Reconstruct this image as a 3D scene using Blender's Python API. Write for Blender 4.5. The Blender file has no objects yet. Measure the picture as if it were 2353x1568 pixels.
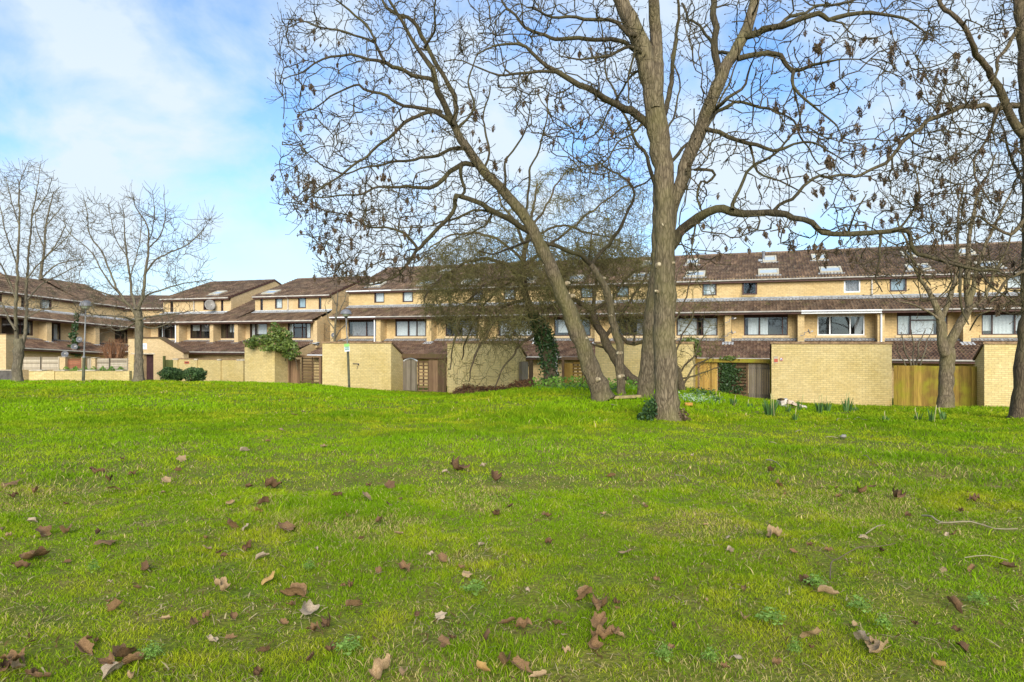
import bpy, math, random
import numpy as np
from mathutils import Vector

random.seed(7)
RNG = np.random.default_rng(11)
scene = bpy.context.scene
col = scene.collection
EYE = 1.6
FPX, CU, CV = 1569.0, 1176.5, 784.0      # focal length and centre of the photograph as measured
PI = math.pi

def W(u, v, y):
    return np.array([(u - CU) / FPX * y, y, EYE + (CV - v) / FPX * y])

# ------------------------------------------------------------------ tagging
def tag(o, label=None, cat=None, group=None, kind=None):
    if label: o['label'] = label
    if cat: o['category'] = cat
    if group: o['group'] = group
    if kind: o['kind'] = kind
    return o

def thing(name, loc, label, cat, group=None):
    o = bpy.data.objects.new(name, None)
    o.empty_display_size = 0.2
    o.location = loc
    col.objects.link(o)
    return tag(o, label, cat, group)

# ------------------------------------------------------------------ mesh building
class MB:
    def __init__(self):
        self.v = []; self.f = []; self.uv = []; self.n = 0; self.mi = []
        self.col = []
    def add(self, verts, faces, uvs=None, mi=0):
        """verts (N,3); faces list of index tuples; uvs list of per-face uv lists"""
        verts = np.asarray(verts, float).reshape(-1, 3)
        b = self.n
        self.v.append(verts); self.n += len(verts)
        for k, fc in enumerate(faces):
            self.f.append(tuple(b + i for i in fc))
            self.uv.append(uvs[k] if uvs else None)
            self.mi.append(mi)
    def quad(self, a, b, c, d, uv=None, mi=0):
        self.add([a, b, c, d], [(0, 1, 2, 3)], [uv] if uv else None, mi)
    def build(self, name, mats, parent=None, smooth=False):
        V = np.concatenate(self.v) if self.v else np.zeros((0, 3))
        loc = np.array(world_loc(parent)) if parent is not None else None
        if loc is not None: V = V - loc
        me = bpy.data.meshes.new(name)
        me.from_pydata(V.tolist(), [], self.f)
        if any(u is not None for u in self.uv):
            lay = me.uv_layers.new(name='UVMap')
            flat = []
            for fc, u in zip(self.f, self.uv):
                if u is None: flat += [0.0, 0.0] * len(fc)
                else:
                    for q in u: flat += [q[0], q[1]]
            lay.data.foreach_set('uv', flat)
        if not isinstance(mats, (list, tuple)): mats = [mats]
        for m in mats: me.materials.append(m)
        if len(mats) > 1: me.polygons.foreach_set('material_index', self.mi)
        if smooth: me.polygons.foreach_set('use_smooth', [True] * len(me.polygons))
        me.update()
        return link(name, me, parent)

def world_loc(o):
    l = Vector((0, 0, 0))
    while o is not None:
        l = l + o.location; o = o.parent
    return l

def link(name, me, parent=None):
    o = bpy.data.objects.new(name, me)
    col.objects.link(o)
    if parent is not None: o.parent = parent
    return o

class NB:
    """fast mesh builder from numpy blocks"""
    def __init__(self): self.V = []; self.F = []; self.C = []; self.n = 0
    def add(self, V, F, C=None):
        V = np.asarray(V, np.float32).reshape(-1, 3); F = np.asarray(F, np.int64)
        self.V.append(V); self.F.append(F + self.n); self.n += len(V)
        if C is not None: self.C.append(np.asarray(C, np.float32).reshape(-1, 3))
    def build(self, name, mat, parent=None, smooth=True):
        V = np.concatenate(self.V)
        if parent is not None: V = V - np.array(world_loc(parent), np.float32)
        me = bpy.data.meshes.new(name)
        me.vertices.add(len(V)); me.vertices.foreach_set('co', V.astype(np.float32).ravel())
        nl = sum(f.size for f in self.F); npoly = sum(len(f) for f in self.F)
        me.loops.add(nl); me.polygons.add(npoly)
        me.loops.foreach_set('vertex_index', np.concatenate([f.ravel() for f in self.F]).astype(np.int32))
        st = []; o = 0
        for f in self.F:
            k = f.shape[1]; st.append(o + np.arange(len(f)) * k); o += f.size
        me.polygons.foreach_set('loop_start', np.concatenate(st).astype(np.int32))
        me.materials.append(mat)
        if smooth: me.polygons.foreach_set('use_smooth', np.ones(npoly, bool))
        if self.C:
            C = np.concatenate(self.C)
            at = me.color_attributes.new('Col', 'FLOAT_COLOR', 'POINT')
            at.data.foreach_set('color', np.concatenate([C, np.ones((len(C), 1), np.float32)], 1).ravel())
        me.update(calc_edges=True); me.validate()
        return link(name, me, parent)

def nrm(a): return a / np.maximum(np.linalg.norm(a, axis=-1, keepdims=True), 1e-9)

def tubes(P, R, sides=3):
    """P (N,K,3), R (N,K) -> verts, quads for N tubes"""
    N, K, _ = P.shape
    T = np.empty_like(P); T[:, 1:-1] = P[:, 2:] - P[:, :-2]; T[:, 0] = P[:, 1] - P[:, 0]; T[:, -1] = P[:, -1] - P[:, -2]
    T = nrm(T)
    mean = nrm(P[:, -1] - P[:, 0])
    ref = np.where(np.abs(mean[:, 2:3]) > .85, np.array([[1., 0, 0]]), np.array([[0, 0, 1.]]))[:, None, :]
    A = nrm(np.cross(T, ref)); B = np.cross(T, A)
    an = np.arange(sides) * 2 * PI / sides
    V = P[:, :, None, :] + R[:, :, None, None] * (A[:, :, None, :] * np.cos(an)[:, None] + B[:, :, None, :] * np.sin(an)[:, None])
    i = np.arange(N)[:, None, None] * K * sides + np.arange(K - 1)[None, :, None] * sides
    j = np.arange(sides)[None, None, :]; j2 = (j + 1) % sides
    F = np.stack([i + j, i + j2, i + sides + j2, i + sides + j], -1).reshape(-1, 4)
    return V.reshape(-1, 3), F

class Fr:
    """plan frame: s runs along a facade, d away from the green, z is height relative to the eye"""
    def __init__(self, o, e1, shear=0.0):
        self.o = np.array(o, float); self.e1 = np.array(e1, float); self.e2 = np.array([-e1[1], e1[0]], float); self.sh = shear
    def __call__(self, s, d, z):
        p = self.o + self.e1 * s + self.e2 * d
        return (p[0], p[1], EYE + z + self.sh * s)

def box(mb, F, s0, s1, d0, d1, z0, z1, mi=0):
    c = [F(s, d, z) for s in (s0, s1) for d in (d0, d1) for z in (z0, z1)]
    q = [((0, 4, 5, 1), [(s0, z0), (s1, z0), (s1, z1), (s0, z1)]), ((6, 2, 3, 7), [(s1, z0), (s0, z0), (s0, z1), (s1, z1)]),
         ((4, 6, 7, 5), [(d0, z0), (d1, z0), (d1, z1), (d0, z1)]), ((2, 0, 1, 3), [(d1, z0), (d0, z0), (d0, z1), (d1, z1)]),
         ((1, 5, 7, 3), [(s0, d0), (s1, d0), (s1, d1), (s0, d1)]), ((0, 2, 6, 4), [(s0, d0), (s0, d1), (s1, d1), (s1, d0)])]
    mb.add(c, [a for a, b in q], [b for a, b in q], mi)

def sbox(mb, F, s0, s1, dA, zA, dB, zB, th, mi=0):
    """slab lying on the slope from (dA,zA) to (dB,zB), th thick"""
    L = math.hypot(dB - dA, zB - zA); nx, nz = -(zB - zA) / L * th, (dB - dA) / L * th
    c = [F(s0, dA, zA), F(s1, dA, zA), F(s1, dB, zB), F(s0, dB, zB), F(s0, dA + nx, zA + nz), F(s1, dA + nx, zA + nz), F(s1, dB + nx, zB + nz), F(s0, dB + nx, zB + nz)]
    uvt = [(s0, 0), (s1, 0), (s1, L), (s0, L)]
    f = [(4, 5, 6, 7), (0, 3, 2, 1), (0, 1, 5, 4), (2, 3, 7, 6), (1, 2, 6, 5), (3, 0, 4, 7)]
    mb.add(c, f, [uvt] * 6, mi)

def wallrect(mb, F, s0, s1, z0, z1, d, holes=(), reveal=.09):
    ss = sorted({s0, s1} | {min(max(h[i], s0), s1) for h in holes for i in (0, 1)})
    zs = sorted({z0, z1} | {min(max(h[i], z0), z1) for h in holes for i in (2, 3)})
    for a, b in zip(ss, ss[1:]):
        for c, e in zip(zs, zs[1:]):
            if any(h[0] - 1e-6 <= a and b <= h[1] + 1e-6 and h[2] - 1e-6 <= c and e <= h[3] + 1e-6 for h in holes): continue
            mb.quad(F(a, d, c), F(b, d, c), F(b, d, e), F(a, d, e), [(a, c), (b, c), (b, e), (a, e)])
    for (a, b, c, e) in holes:
        r = d + reveal
        for (p, q, uv) in (((a, c), (a, e), 0), ((b, e), (b, c), 0), ((a, e), (b, e), 1), ((b, c), (a, c), 1)):
            mb.quad(F(p[0], d, p[1]), F(q[0], d, q[1]), F(q[0], r, q[1]), F(p[0], r, p[1]), [(0, p[1]), (0, q[1]), (.1, q[1]), (.1, p[1])])

def prism(mb, F, prof, s0, s1):
    """solid with (d,z) profile between s0 and s1"""
    n = len(prof)
    c = [F(s0, d, z) for d, z in prof] + [F(s1, d, z) for d, z in prof]
    faces = [tuple(range(n - 1, -1, -1)), tuple(range(n, 2 * n))]
    uvs = [[prof[i] for i in range(n - 1, -1, -1)], list(prof)]
    acc = 0
    for i in range(n):
        j = (i + 1) % n
        L = math.hypot(prof[j][0] - prof[i][0], prof[j][1] - prof[i][1])
        vert = abs(prof[j][0] - prof[i][0]) < 1e-6
        a0, a1 = (prof[i][1], prof[j][1]) if vert else (acc, acc + L)
        faces.append((i, j, n + j, n + i)); uvs.append([(s0, a0), (s0, a1), (s1, a1), (s1, a0)]); acc += L
    mb.add(c, faces, uvs)

def roof_tiles(mb, F, s0, s1, dA, zA, dB, zB, tw=.168, row=.34):
    L = math.hypot(dB - dA, zB - zA); nr = max(2, round(L / row)); nt = max(2, round((s1 - s0) / tw))
    per = 5; ns = nt * per + 1
    nx, nz = -(zB - zA) / L, (dB - dA) / L
    verts = []; uv = []
    for r in range(nr):
        for top in (0, 1):
            q = (r + top) / nr
            for i in range(ns):
                s = s0 + (s1 - s0) * i / (ns - 1)
                ph = (i % per) / per
                h = .062 * (0.5 + 0.5 * math.cos(2 * PI * ph)) ** 1.5 + (.055 if not top else 0.004)
                verts.append(F(s, dA + (dB - dA) * q + nx * h, zA + (zB - zA) * q + nz * h))
                uv.append((i / per + .001, r + top * .98 + .01))
    faces = []; fu = []
    for l in range(2 * nr - 1):
        for i in range(ns - 1):
            a = l * ns + i; f = (a, a + 1, a + ns + 1, a + ns)
            faces.append(f)
            fu.append([uv[k] for k in f] if l % 2 == 0 else [uv[a], uv[a + 1], uv[a + 1], uv[a]])
    # eave lip
    b = len(verts)
    for i in range(ns):
        s = s0 + (s1 - s0) * i / (ns - 1); verts.append(F(s, dA, zA - .01))
    for i in range(ns - 1):
        faces.append((b + i, b + i + 1, i + 1, i)); fu.append([uv[i], uv[i + 1], uv[i + 1], uv[i]])
    mb.add(verts, faces, fu)

def rod(mb, pts, r, sides=8, cap=True):
    P = np.array([pts], float); R = np.full((1, len(pts)), r) if np.isscalar(r) else np.array([r], float)
    V, Fq = tubes(P, R, sides)
    faces = [tuple(f) for f in Fq]
    if cap:
        faces.append(tuple(range(sides - 1, -1, -1))); n = len(V); faces.append(tuple(range(n - sides, n)))
    mb.add(V, faces)

def lathe(mb, base, prof, sides=20):
    base = np.array(base, float); vs = []
    for r, z in prof:
        for k in range(sides):
            a = 2 * PI * k / sides; vs.append(base + [r * math.cos(a), r * math.sin(a), z])
    f = []
    for i in range(len(prof) - 1):
        for k in range(sides):
            k2 = (k + 1) % sides; f.append((i * sides + k, i * sides + k2, (i + 1) * sides + k2, (i + 1) * sides + k))
    mb.add(vs, f)

# ------------------------------------------------------------------ materials
def newmat(name):
    m = bpy.data.materials.new(name); m.use_nodes = True
    nt = m.node_tree; nt.nodes.clear()
    out = nt.nodes.new('ShaderNodeOutputMaterial'); b = nt.nodes.new('ShaderNodeBsdfPrincipled')
    nt.links.new(b.outputs[0], out.inputs[0])
    b.inputs['Roughness'].default_value = .85
    try: b.inputs['Specular IOR Level'].default_value = .25
    except Exception: pass
    return m, nt, b, out

def N(nt, typ, **kw):
    n = nt.nodes.new(typ)
    for k, v in kw.items():
        if k.startswith('i_'):
            key = k[2:].replace('_', ' ')
            n.inputs[key].default_value = v
        else: setattr(n, k, v)
    return n

def ramp(nt, stops, fac):
    r = nt.nodes.new('ShaderNodeValToRGB')
    while len(r.color_ramp.elements) < len(stops): r.color_ramp.elements.new(.5)
    for e, (p, c) in zip(r.color_ramp.elements, stops):
        e.position = p; e.color = (*c, 1) if len(c) == 3 else c
    nt.links.new(fac, r.inputs[0]); return r

def mixc(nt, fac, a, b, mode='MIX'):
    m = nt.nodes.new('ShaderNodeMix'); m.data_type = 'RGBA'; m.blend_type = mode
    for sock, val in ((m.inputs[0], fac), (m.inputs[6], a), (m.inputs[7], b)):
        if hasattr(val, 'is_linked') or hasattr(val, 'links'): nt.links.new(val, sock)
        elif isinstance(val, (int, float)): sock.default_value = val
        else: sock.default_value = (*val, 1)
    return m.outputs[2]

def bump(nt, b, h, strength=.4, dist=.02):
    bp = N(nt, 'ShaderNodeBump'); bp.inputs['Strength'].default_value = strength; bp.inputs['Distance'].default_value = dist
    nt.links.new(h, bp.inputs['Height']); nt.links.new(bp.outputs[0], b.inputs['Normal'])

def plain(name, c, rough=.7, var=.12, scale=6, metal=0, spec=.3):
    m, nt, b, out = newmat(name)
    tc = N(nt, 'ShaderNodeTexCoord'); no = N(nt, 'ShaderNodeTexNoise', i_Scale=scale, i_Detail=5)
    nt.links.new(tc.outputs['Object'], no.inputs['Vector'])
    d = tuple(max(0, x * (1 - var * 1.6)) for x in c); l = tuple(min(1, x * (1 + var * 1.6)) for x in c)
    r = ramp(nt, [(.3, d), (.7, l)], no.outputs[0]); nt.links.new(r.outputs[0], b.inputs['Base Color'])
    b.inputs['Roughness'].default_value = rough; b.inputs['Metallic'].default_value = metal
    b.inputs['Specular IOR Level'].default_value = spec
    return m

def brickmat(name, c1, c2, mortar, stain, bw=.225, bh=.081):
    m, nt, b, out = newmat(name)
    uv = N(nt, 'ShaderNodeUVMap'); uv.uv_map = 'UVMap'
    br = N(nt, 'ShaderNodeTexBrick')
    br.inputs['Scale'].default_value = 1; br.inputs['Brick Width'].default_value = bw; br.inputs['Row Height'].default_value = bh
    br.inputs['Mortar Size'].default_value = .0085; br.inputs['Mortar Smooth'].default_value = .25; br.inputs['Bias'].default_value = 0
    br.inputs['Color1'].default_value = (*c1, 1); br.inputs['Color2'].default_value = (*c2, 1); br.inputs['Mortar'].default_value = (*mortar, 1)
    nt.links.new(uv.outputs[0], br.inputs['Vector'])
    tc = N(nt, 'ShaderNodeTexCoord')
    n1 = N(nt, 'ShaderNodeTexNoise', i_Scale=.55, i_Detail=6, i_Roughness=.62); nt.links.new(tc.outputs['Object'], n1.inputs['Vector'])
    n2 = N(nt, 'ShaderNodeTexNoise', i_Scale=9., i_Detail=4); nt.links.new(tc.outputs['Object'], n2.inputs['Vector'])
    r1 = ramp(nt, [(.38, (0, 0, 0)), (.72, (1, 1, 1))], n1.outputs[0])
    c = mixc(nt, r1.outputs[0], br.outputs['Color'], stain, 'MULTIPLY')
    r2 = ramp(nt, [(.3, (.86, .86, .86)), (.7, (1.08, 1.08, 1.08))], n2.outputs[0])
    c = mixc(nt, 1.0, c, r2.outputs[0], 'MULTIPLY')
    nt.links.new(c, b.inputs['Base Color'])
    mps = N(nt, 'ShaderNodeMapping'); mps.inputs['Scale'].default_value = (2.2, 2.2, .35); nt.links.new(tc.outputs['Object'], mps.inputs[0])
    n3 = N(nt, 'ShaderNodeTexNoise', i_Scale=1.6, i_Detail=7, i_Roughness=.65); nt.links.new(mps.outputs[0], n3.inputs['Vector'])
    r3 = ramp(nt, [(.52, (0, 0, 0)), (.80, (.55, .55, .55))], n3.outputs[0])
    c = mixc(nt, r3.outputs[0], c, (.30, .245, .09))
    inv = N(nt, 'ShaderNodeMath', operation='SUBTRACT'); inv.inputs[0].default_value = 1; nt.links.new(br.outputs['Fac'], inv.inputs[1])
    bump(nt, b, inv.outputs[0], .5, .012)
    b.inputs['Roughness'].default_value = .9
    return m

def tilemat(name, cols, lichen=.5):
    m, nt, b, out = newmat(name)
    uv = N(nt, 'ShaderNodeUVMap'); uv.uv_map = 'UVMap'
    fl = N(nt, 'ShaderNodeVectorMath', operation='FLOOR'); nt.links.new(uv.outputs[0], fl.inputs[0])
    wn = N(nt, 'ShaderNodeTexWhiteNoise'); wn.noise_dimensions = '2D'; nt.links.new(fl.outputs[0], wn.inputs['Vector'])
    r = ramp(nt, [(0, cols[0]), (.5, cols[1]), (1, cols[2])], wn.outputs['Value'])
    tc = N(nt, 'ShaderNodeTexCoord')
    n1 = N(nt, 'ShaderNodeTexNoise', i_Scale=.7, i_Detail=5); nt.links.new(tc.outputs['Object'], n1.inputs['Vector'])
    rr = ramp(nt, [(.35, (.75, .72, .68)), (.68, (1.2, 1.12, 1.0))], n1.outputs[0])
    c = mixc(nt, 1.0, r.outputs[0], rr.outputs[0], 'MULTIPLY')
    n2 = N(nt, 'ShaderNodeTexNoise', i_Scale=11., i_Detail=3, i_Roughness=.7); nt.links.new(tc.outputs['Object'], n2.inputs['Vector'])
    r2 = ramp(nt, [(.60, (0, 0, 0)), (.70, (1, 1, 1))], n2.outputs[0])
    f = N(nt, 'ShaderNodeMath', operation='MULTIPLY'); f.inputs[1].default_value = lichen; nt.links.new(r2.outputs[0], f.inputs[0])
    c = mixc(nt, f.outputs[0], c, (.34, .30, .20))
    n3 = N(nt, 'ShaderNodeTexNoise', i_Scale=1.6, i_Detail=6); nt.links.new(tc.outputs['Object'], n3.inputs['Vector'])
    r3 = ramp(nt, [(.60, (0, 0, 0)), (.74, (.6, .6, .6))], n3.outputs[0])
    c = mixc(nt, r3.outputs[0], c, (.12, .11, .03))
    nt.links.new(c, b.inputs['Base Color']); b.inputs['Roughness'].default_value = .62; b.inputs['Specular IOR Level'].default_value = .35
    return m

def woodmat(name, c1, c2, green=.25, gcol=(.16, .17, .03), rough=.85):
    m, nt, b, out = newmat(name)
    g = N(nt, 'ShaderNodeNewGeometry'); tc = N(nt, 'ShaderNodeTexCoord')
    mp = N(nt, 'ShaderNodeMapping'); mp.inputs['Scale'].default_value = (14, 14, 1.3); nt.links.new(tc.outputs['Object'], mp.inputs[0])
    n1 = N(nt, 'ShaderNodeTexNoise', i_Scale=1.5, i_Detail=6, i_Roughness=.6); nt.links.new(mp.outputs[0], n1.inputs['Vector'])
    r = ramp(nt, [(.28, c1), (.72, c2)], n1.outputs[0])
    r0 = ramp(nt, [(0, (.55, .52, .5)), (1, (1.4, 1.4, 1.4))], g.outputs['Random Per Island'])
    c = mixc(nt, 1., r.outputs[0], r0.outputs[0], 'MULTIPLY')
    n2 = N(nt, 'ShaderNodeTexNoise', i_Scale=1.8, i_Detail=4); nt.links.new(tc.outputs['Object'], n2.inputs['Vector'])
    r2 = ramp(nt, [(.42, (0, 0, 0)), (.7, (green * 2, green * 2, green * 2))], n2.outputs[0])
    c = mixc(nt, r2.outputs[0], c, gcol)
    nt.links.new(c, b.inputs['Base Color']); b.inputs['Roughness'].default_value = rough
    bump(nt, b, n1.outputs[0], .25, .01)
    return m

def barkmat(name, c1, c2, moss, mossamt=.5, sc=9., stretch=.22, disp=.5):
    m, nt, b, out = newmat(name)
    tc = N(nt, 'ShaderNodeTexCoord'); mp = N(nt, 'ShaderNodeMapping'); mp.inputs['Scale'].default_value = (1, 1, stretch)
    nt.links.new(tc.outputs['Object'], mp.inputs[0])
    n1 = N(nt, 'ShaderNodeTexNoise', i_Scale=sc * 2.4, i_Detail=8, i_Roughness=.68); nt.links.new(mp.outputs[0], n1.inputs['Vector'])
    vo = N(nt, 'ShaderNodeTexVoronoi', i_Scale=sc * 2.2); vo.feature = 'DISTANCE_TO_EDGE'
    nd = N(nt, 'ShaderNodeTexNoise', i_Scale=sc, i_Detail=4); nt.links.new(mp.outputs[0], nd.inputs['Vector'])
    av = N(nt, 'ShaderNodeMixRGB'); av.inputs[0].default_value = .12
    nt.links.new(mp.outputs[0], av.inputs[1]); nt.links.new(nd.outputs[1], av.inputs[2]); nt.links.new(av.outputs[0], vo.inputs['Vector'])
    rv = ramp(nt, [(.0, (.52, .51, .5)), (.2, (1, 1, 1))], vo.outputs['Distance'])
    r = ramp(nt, [(.3, c1), (.7, c2)], n1.outputs[0])
    c = mixc(nt, 1., r.outputs[0], rv.outputs[0], 'MULTIPLY')
    n2 = N(nt, 'ShaderNodeTexNoise', i_Scale=1.3, i_Detail=5); nt.links.new(tc.outputs['Object'], n2.inputs['Vector'])
    r2 = ramp(nt, [(.42, (0, 0, 0)), (.72, (mossamt, mossamt, mossamt))], n2.outputs[0])
    c = mixc(nt, r2.outputs[0], c, moss)
    nt.links.new(c, b.inputs['Base Color']); b.inputs['Roughness'].default_value = .95
    h = N(nt, 'ShaderNodeMath', operation='ADD'); nt.links.new(n1.outputs[0], h.inputs[0]); nt.links.new(rv.outputs[0], h.inputs[1])
    bump(nt, b, h.outputs[0], disp, .03)
    return m

def leafmat(name, c1, c2, scale=3., trans=.25, attr=False, rough=.6, spec=.25):
    m, nt, b, out = newmat(name)
    if attr:
        a = N(nt, 'ShaderNodeAttribute'); a.attribute_name = 'Col'; c = a.outputs['Color']
    else:
        g = N(nt, 'ShaderNodeNewGeometry')
        r = ramp(nt, [(0, c1), (1, c2)], g.outputs['Random Per Island']); c = r.outputs[0]
    nt.links.new(c, b.inputs['Base Color']); b.inputs['Roughness'].default_value = rough; b.inputs['Specular IOR Level'].default_value = spec
    t = N(nt, 'ShaderNodeBsdfTranslucent'); nt.links.new(c, t.inputs['Color'])
    mx = N(nt, 'ShaderNodeMixShader'); mx.inputs[0].default_value = trans
    nt.links.new(b.outputs[0], mx.inputs[1]); nt.links.new(t.outputs[0], mx.inputs[2]); nt.links.new(mx.outputs[0], out.inputs[0])
    return m

def glassmat(name, refl=.35, tint=(.9, .95, 1)):
    m, nt, b, out = newmat(name)
    tr = N(nt, 'ShaderNodeBsdfTransparent'); tr.inputs[0].default_value = (.82, .86, .86, 1)
    gl = N(nt, 'ShaderNodeBsdfGlossy'); gl.inputs['Roughness'].default_value = .03; gl.inputs[0].default_value = (*tint, 1)
    mx = N(nt, 'ShaderNodeMixShader'); mx.inputs[0].default_value = refl
    nt.links.new(tr.outputs[0], mx.inputs[1]); nt.links.new(gl.outputs[0], mx.inputs[2]); nt.links.new(mx.outputs[0], out.inputs[0])
    return m

M = {}
M['brick_wall'] = brickmat('yellow_brick', (.68, .535, .255), (.59, .45, .20), (.44, .345, .17), (.84, .80, .60))
M['brick_house'] = brickmat('buff_brick', (.66, .49, .24), (.57, .41, .195), (.44, .33, .175), (.90, .84, .72))
M['brick_far'] = brickmat('peach_brick', (.66, .49, .265), (.58, .42, .22), (.47, .35, .20), (.92, .88, .78))
M['tile'] = tilemat('brown_roof_tile', [(.078, .049, .033), (.13, .086, .057), (.215, .15, .10)], .6)
M['tile_red'] = tilemat('red_brown_roof_tile', [(.085, .05, .035), (.14, .086, .06), (.215, .145, .10)], .5)
M['lead'] = plain('grey_lead_flashing', (.30, .31, .31), .6, .25, 5)
M['leadpale'] = plain('pale_lead_flashing', (.42, .44, .45), .6, .22, 5)
M['white'] = plain('white_upvc', (.78, .78, .76), .4, .04)
M['offwhite'] = plain('weathered_white_paint', (.52, .47, .40), .6, .15, 3)
M['brownframe'] = plain('dark_brown_paint', (.055, .026, .020), .5, .2)
M['fascia'] = plain('brown_stained_fascia', (.085, .04, .028), .6, .2)
M['gutter'] = plain('grey_gutter', (.36, .33, .28), .5, .15, 4)
M['glass'] = glassmat('window_glass', .13)
M['skyglass'] = glassmat('skylight_glass', .62)
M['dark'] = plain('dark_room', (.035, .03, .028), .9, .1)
M['curtain'] = plain('white_net_curtain', (.76, .76, .74), .9, .1, 14)
M['drape'] = plain('grey_drape', (.30, .28, .28), .9, .2, 12)
M['blueblind'] = plain('pale_blue_blind', (.38, .47, .52), .8, .06, 3)
M['cream'] = plain('cream_skylight_frame', (.50, .45, .34), .6, .1)
M['sillm'] = plain('cream_sill', (.55, .42, .24), .8, .1)
M['coping'] = plain('brown_clay_coping', (.26, .165, .085), .85, .3, 7)
M['wood_yellow'] = woodmat('honey_coloured_boards', (.26, .15, .035), (.40, .25, .06), .12, (.26, .24, .03))
M['wood_fence'] = woodmat('mossy_fence_boards', (.17, .105, .022), (.33, .215, .04), .48, (.25, .235, .015))
M['wood_grey'] = woodmat('silvered_boards', (.12, .10, .075), (.21, .175, .13), .15, (.15, .14, .06))
M['wood_brown'] = woodmat('brown_boards', (.13, .075, .042), (.235, .145, .08), .12, (.18, .14, .05))
M['wood_dark'] = woodmat('dark_timber', (.075, .042, .025), (.14, .085, .045), .18, (.12, .11, .03))
M['wood_red'] = woodmat('red_stained_boards', (.20, .07, .04), (.28, .11, .06), .1)
M['wood_pale'] = woodmat('pale_grey_panels', (.30, .25, .185), (.46, .39, .29), .08)
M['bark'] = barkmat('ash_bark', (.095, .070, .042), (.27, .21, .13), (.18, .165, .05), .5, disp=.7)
M['bark_limb_shaded'] = barkmat('ash_limb_bark_shaded', (.048, .037, .02), (.115, .09, .052), (.115, .105, .035), .55)  # limb shade painted into the colour: darker ash bark, with lichen
M['bark_twig'] = barkmat('ash_twig_bark', (.055, .042, .022), (.12, .093, .048), (.10, .09, .03), .3, 5, .6, .15)
M['bark_dark'] = barkmat('thorn_bark', (.085, .062, .04), (.17, .125, .075), (.16, .14, .05), .5)
M['twig_thorn'] = barkmat('thorn_twig', (.125, .10, .038), (.25, .205, .08), (.22, .215, .06), .55, 5, .6, .1)
M['bark_pale'] = barkmat('pale_bark', (.10, .082, .055), (.23, .19, .13), (.23, .21, .10), .4)
M['bark_red'] = barkmat('reddish_twig', (.22, .10, .05), (.36, .18, .09), (.3, .16, .07), .3, 5, .6, .1)
M['keys'] = leafmat('dry_ash_keys', (.082, .054, .03), (.185, .125, .07), trans=.15, rough=.8)
M['bud'] = plain('pale_cut_wood', (.46, .38, .24), .8, .2, 20)
M['knot'] = plain('pruned_knot', (.32, .25, .15), .9, .3, 25)
M['ivy'] = leafmat('ivy_leaves', (.018, .045, .012), (.06, .115, .03), trans=.12, rough=.45, spec=.4)
M['ivylight'] = leafmat('bright_ivy_leaves', (.05, .10, .015), (.20, .25, .05), trans=.2, rough=.5, spec=.35)
M['hedge'] = leafmat('hedge_leaves', (.025, .06, .018), (.085, .15, .04), trans=.12, rough=.5, spec=.3)
M['blade'] = leafmat('grass_blade', None, None, attr=True, trans=.35, rough=.8, spec=.06)
M['daff'] = leafmat('daffodil_leaf', (.055, .125, .03), (.12, .22, .055), trans=.2, rough=.5)
M['stem_pale'] = plain('seed_stalk', (.42, .38, .16), .8, .1)
M['weed'] = leafmat('weed_leaf', (.20, .36, .05), (.32, .48, .10), trans=.3, rough=.5)
M['snow'] = leafmat('pale_groundcover', (.22, .36, .17), (.52, .60, .44), trans=.2)
M['border'] = leafmat('border_leaf', (.09, .22, .02), (.22, .36, .05), trans=.25)
M['metal'] = plain('grey_lamp_metal', (.20, .20, .20), .5, .2, 4, 0, .4)
M['postdark'] = plain('dark_green_post', (.085, .085, .05), .7, .3, 5)
M['dome'] = plain('grey_lamp_dome', (.17, .17, .18), .45, .12)
M['diffuser'] = plain('clear_lamp_bowl', (.42, .44, .34), .3, .1, 3, 0, .5)
M['dish'] = plain('grey_dish', (.13, .13, .13), .5, .12)
M['dishw'] = plain('pale_mesh_dish', (.24, .22, .19), .5, .12)
M['red'] = plain('red_plate', (.46, .10, .055), .5, .08)
M['plate'] = plain('white_plate', (.72, .74, .76), .4, .03)
M['green'] = plain('green_plate', (.24, .52, .12), .5, .05)
M['teal'] = plain('teal_plate', (.20, .34, .28), .5, .05)
M['ink'] = plain('dark_lettering', (.05, .05, .05), .6, .05)
M['inkpale'] = plain('grey_lettering', (.36, .42, .50), .6, .05)
M['doorbrown'] = plain('maroon_brown_door', (.05, .022, .022), .6, .2, 5)
M['stone'] = plain('broken_slab', (.52, .40, .29), .9, .25, 9)
M['stonew'] = plain('pale_broken_slab', (.62, .54, .44), .9, .2, 9)
M['plank'] = plain('weathered_plank', (.36, .27, .12), .85, .2, 12)
M['stick'] = plain('pale_stick', (.26, .22, .13), .9, .2, 12)
M['stickd'] = plain('dark_stick', (.12, .085, .055), .9, .2, 12)
M['orange'] = plain('orange_brown_brick', (.50, .24, .05), .8, .2, 15)
M['concrete'] = plain('pale_coping_slab', (.50, .42, .30), .9, .2, 5)
M['darkwall'] = plain('dark_grey_kerb_wall', (.10, .088, .075), .9, .25, 4)
M['panelgreen'] = woodmat('dark_green_boards', (.055, .065, .02), (.10, .105, .03), .3, (.09, .11, .02))
def drymat(name, c1, c2):
    m, nt, b, out = newmat(name)
    tc = N(nt, 'ShaderNodeTexCoord'); n1 = N(nt, 'ShaderNodeTexNoise', i_Scale=22., i_Detail=5); nt.links.new(tc.outputs['Object'], n1.inputs['Vector'])
    r = ramp(nt, [(.3, c1), (.7, c2)], n1.outputs[0]); nt.links.new(r.outputs[0], b.inputs['Base Color'])
    b.inputs['Roughness'].default_value = .8
    wv = N(nt, 'ShaderNodeTexWave', i_Scale=9., i_Distortion=3.); nt.links.new(tc.outputs['Object'], wv.inputs['Vector'])
    bump(nt, b, wv.outputs[1], .35, .004)
    return m
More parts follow.
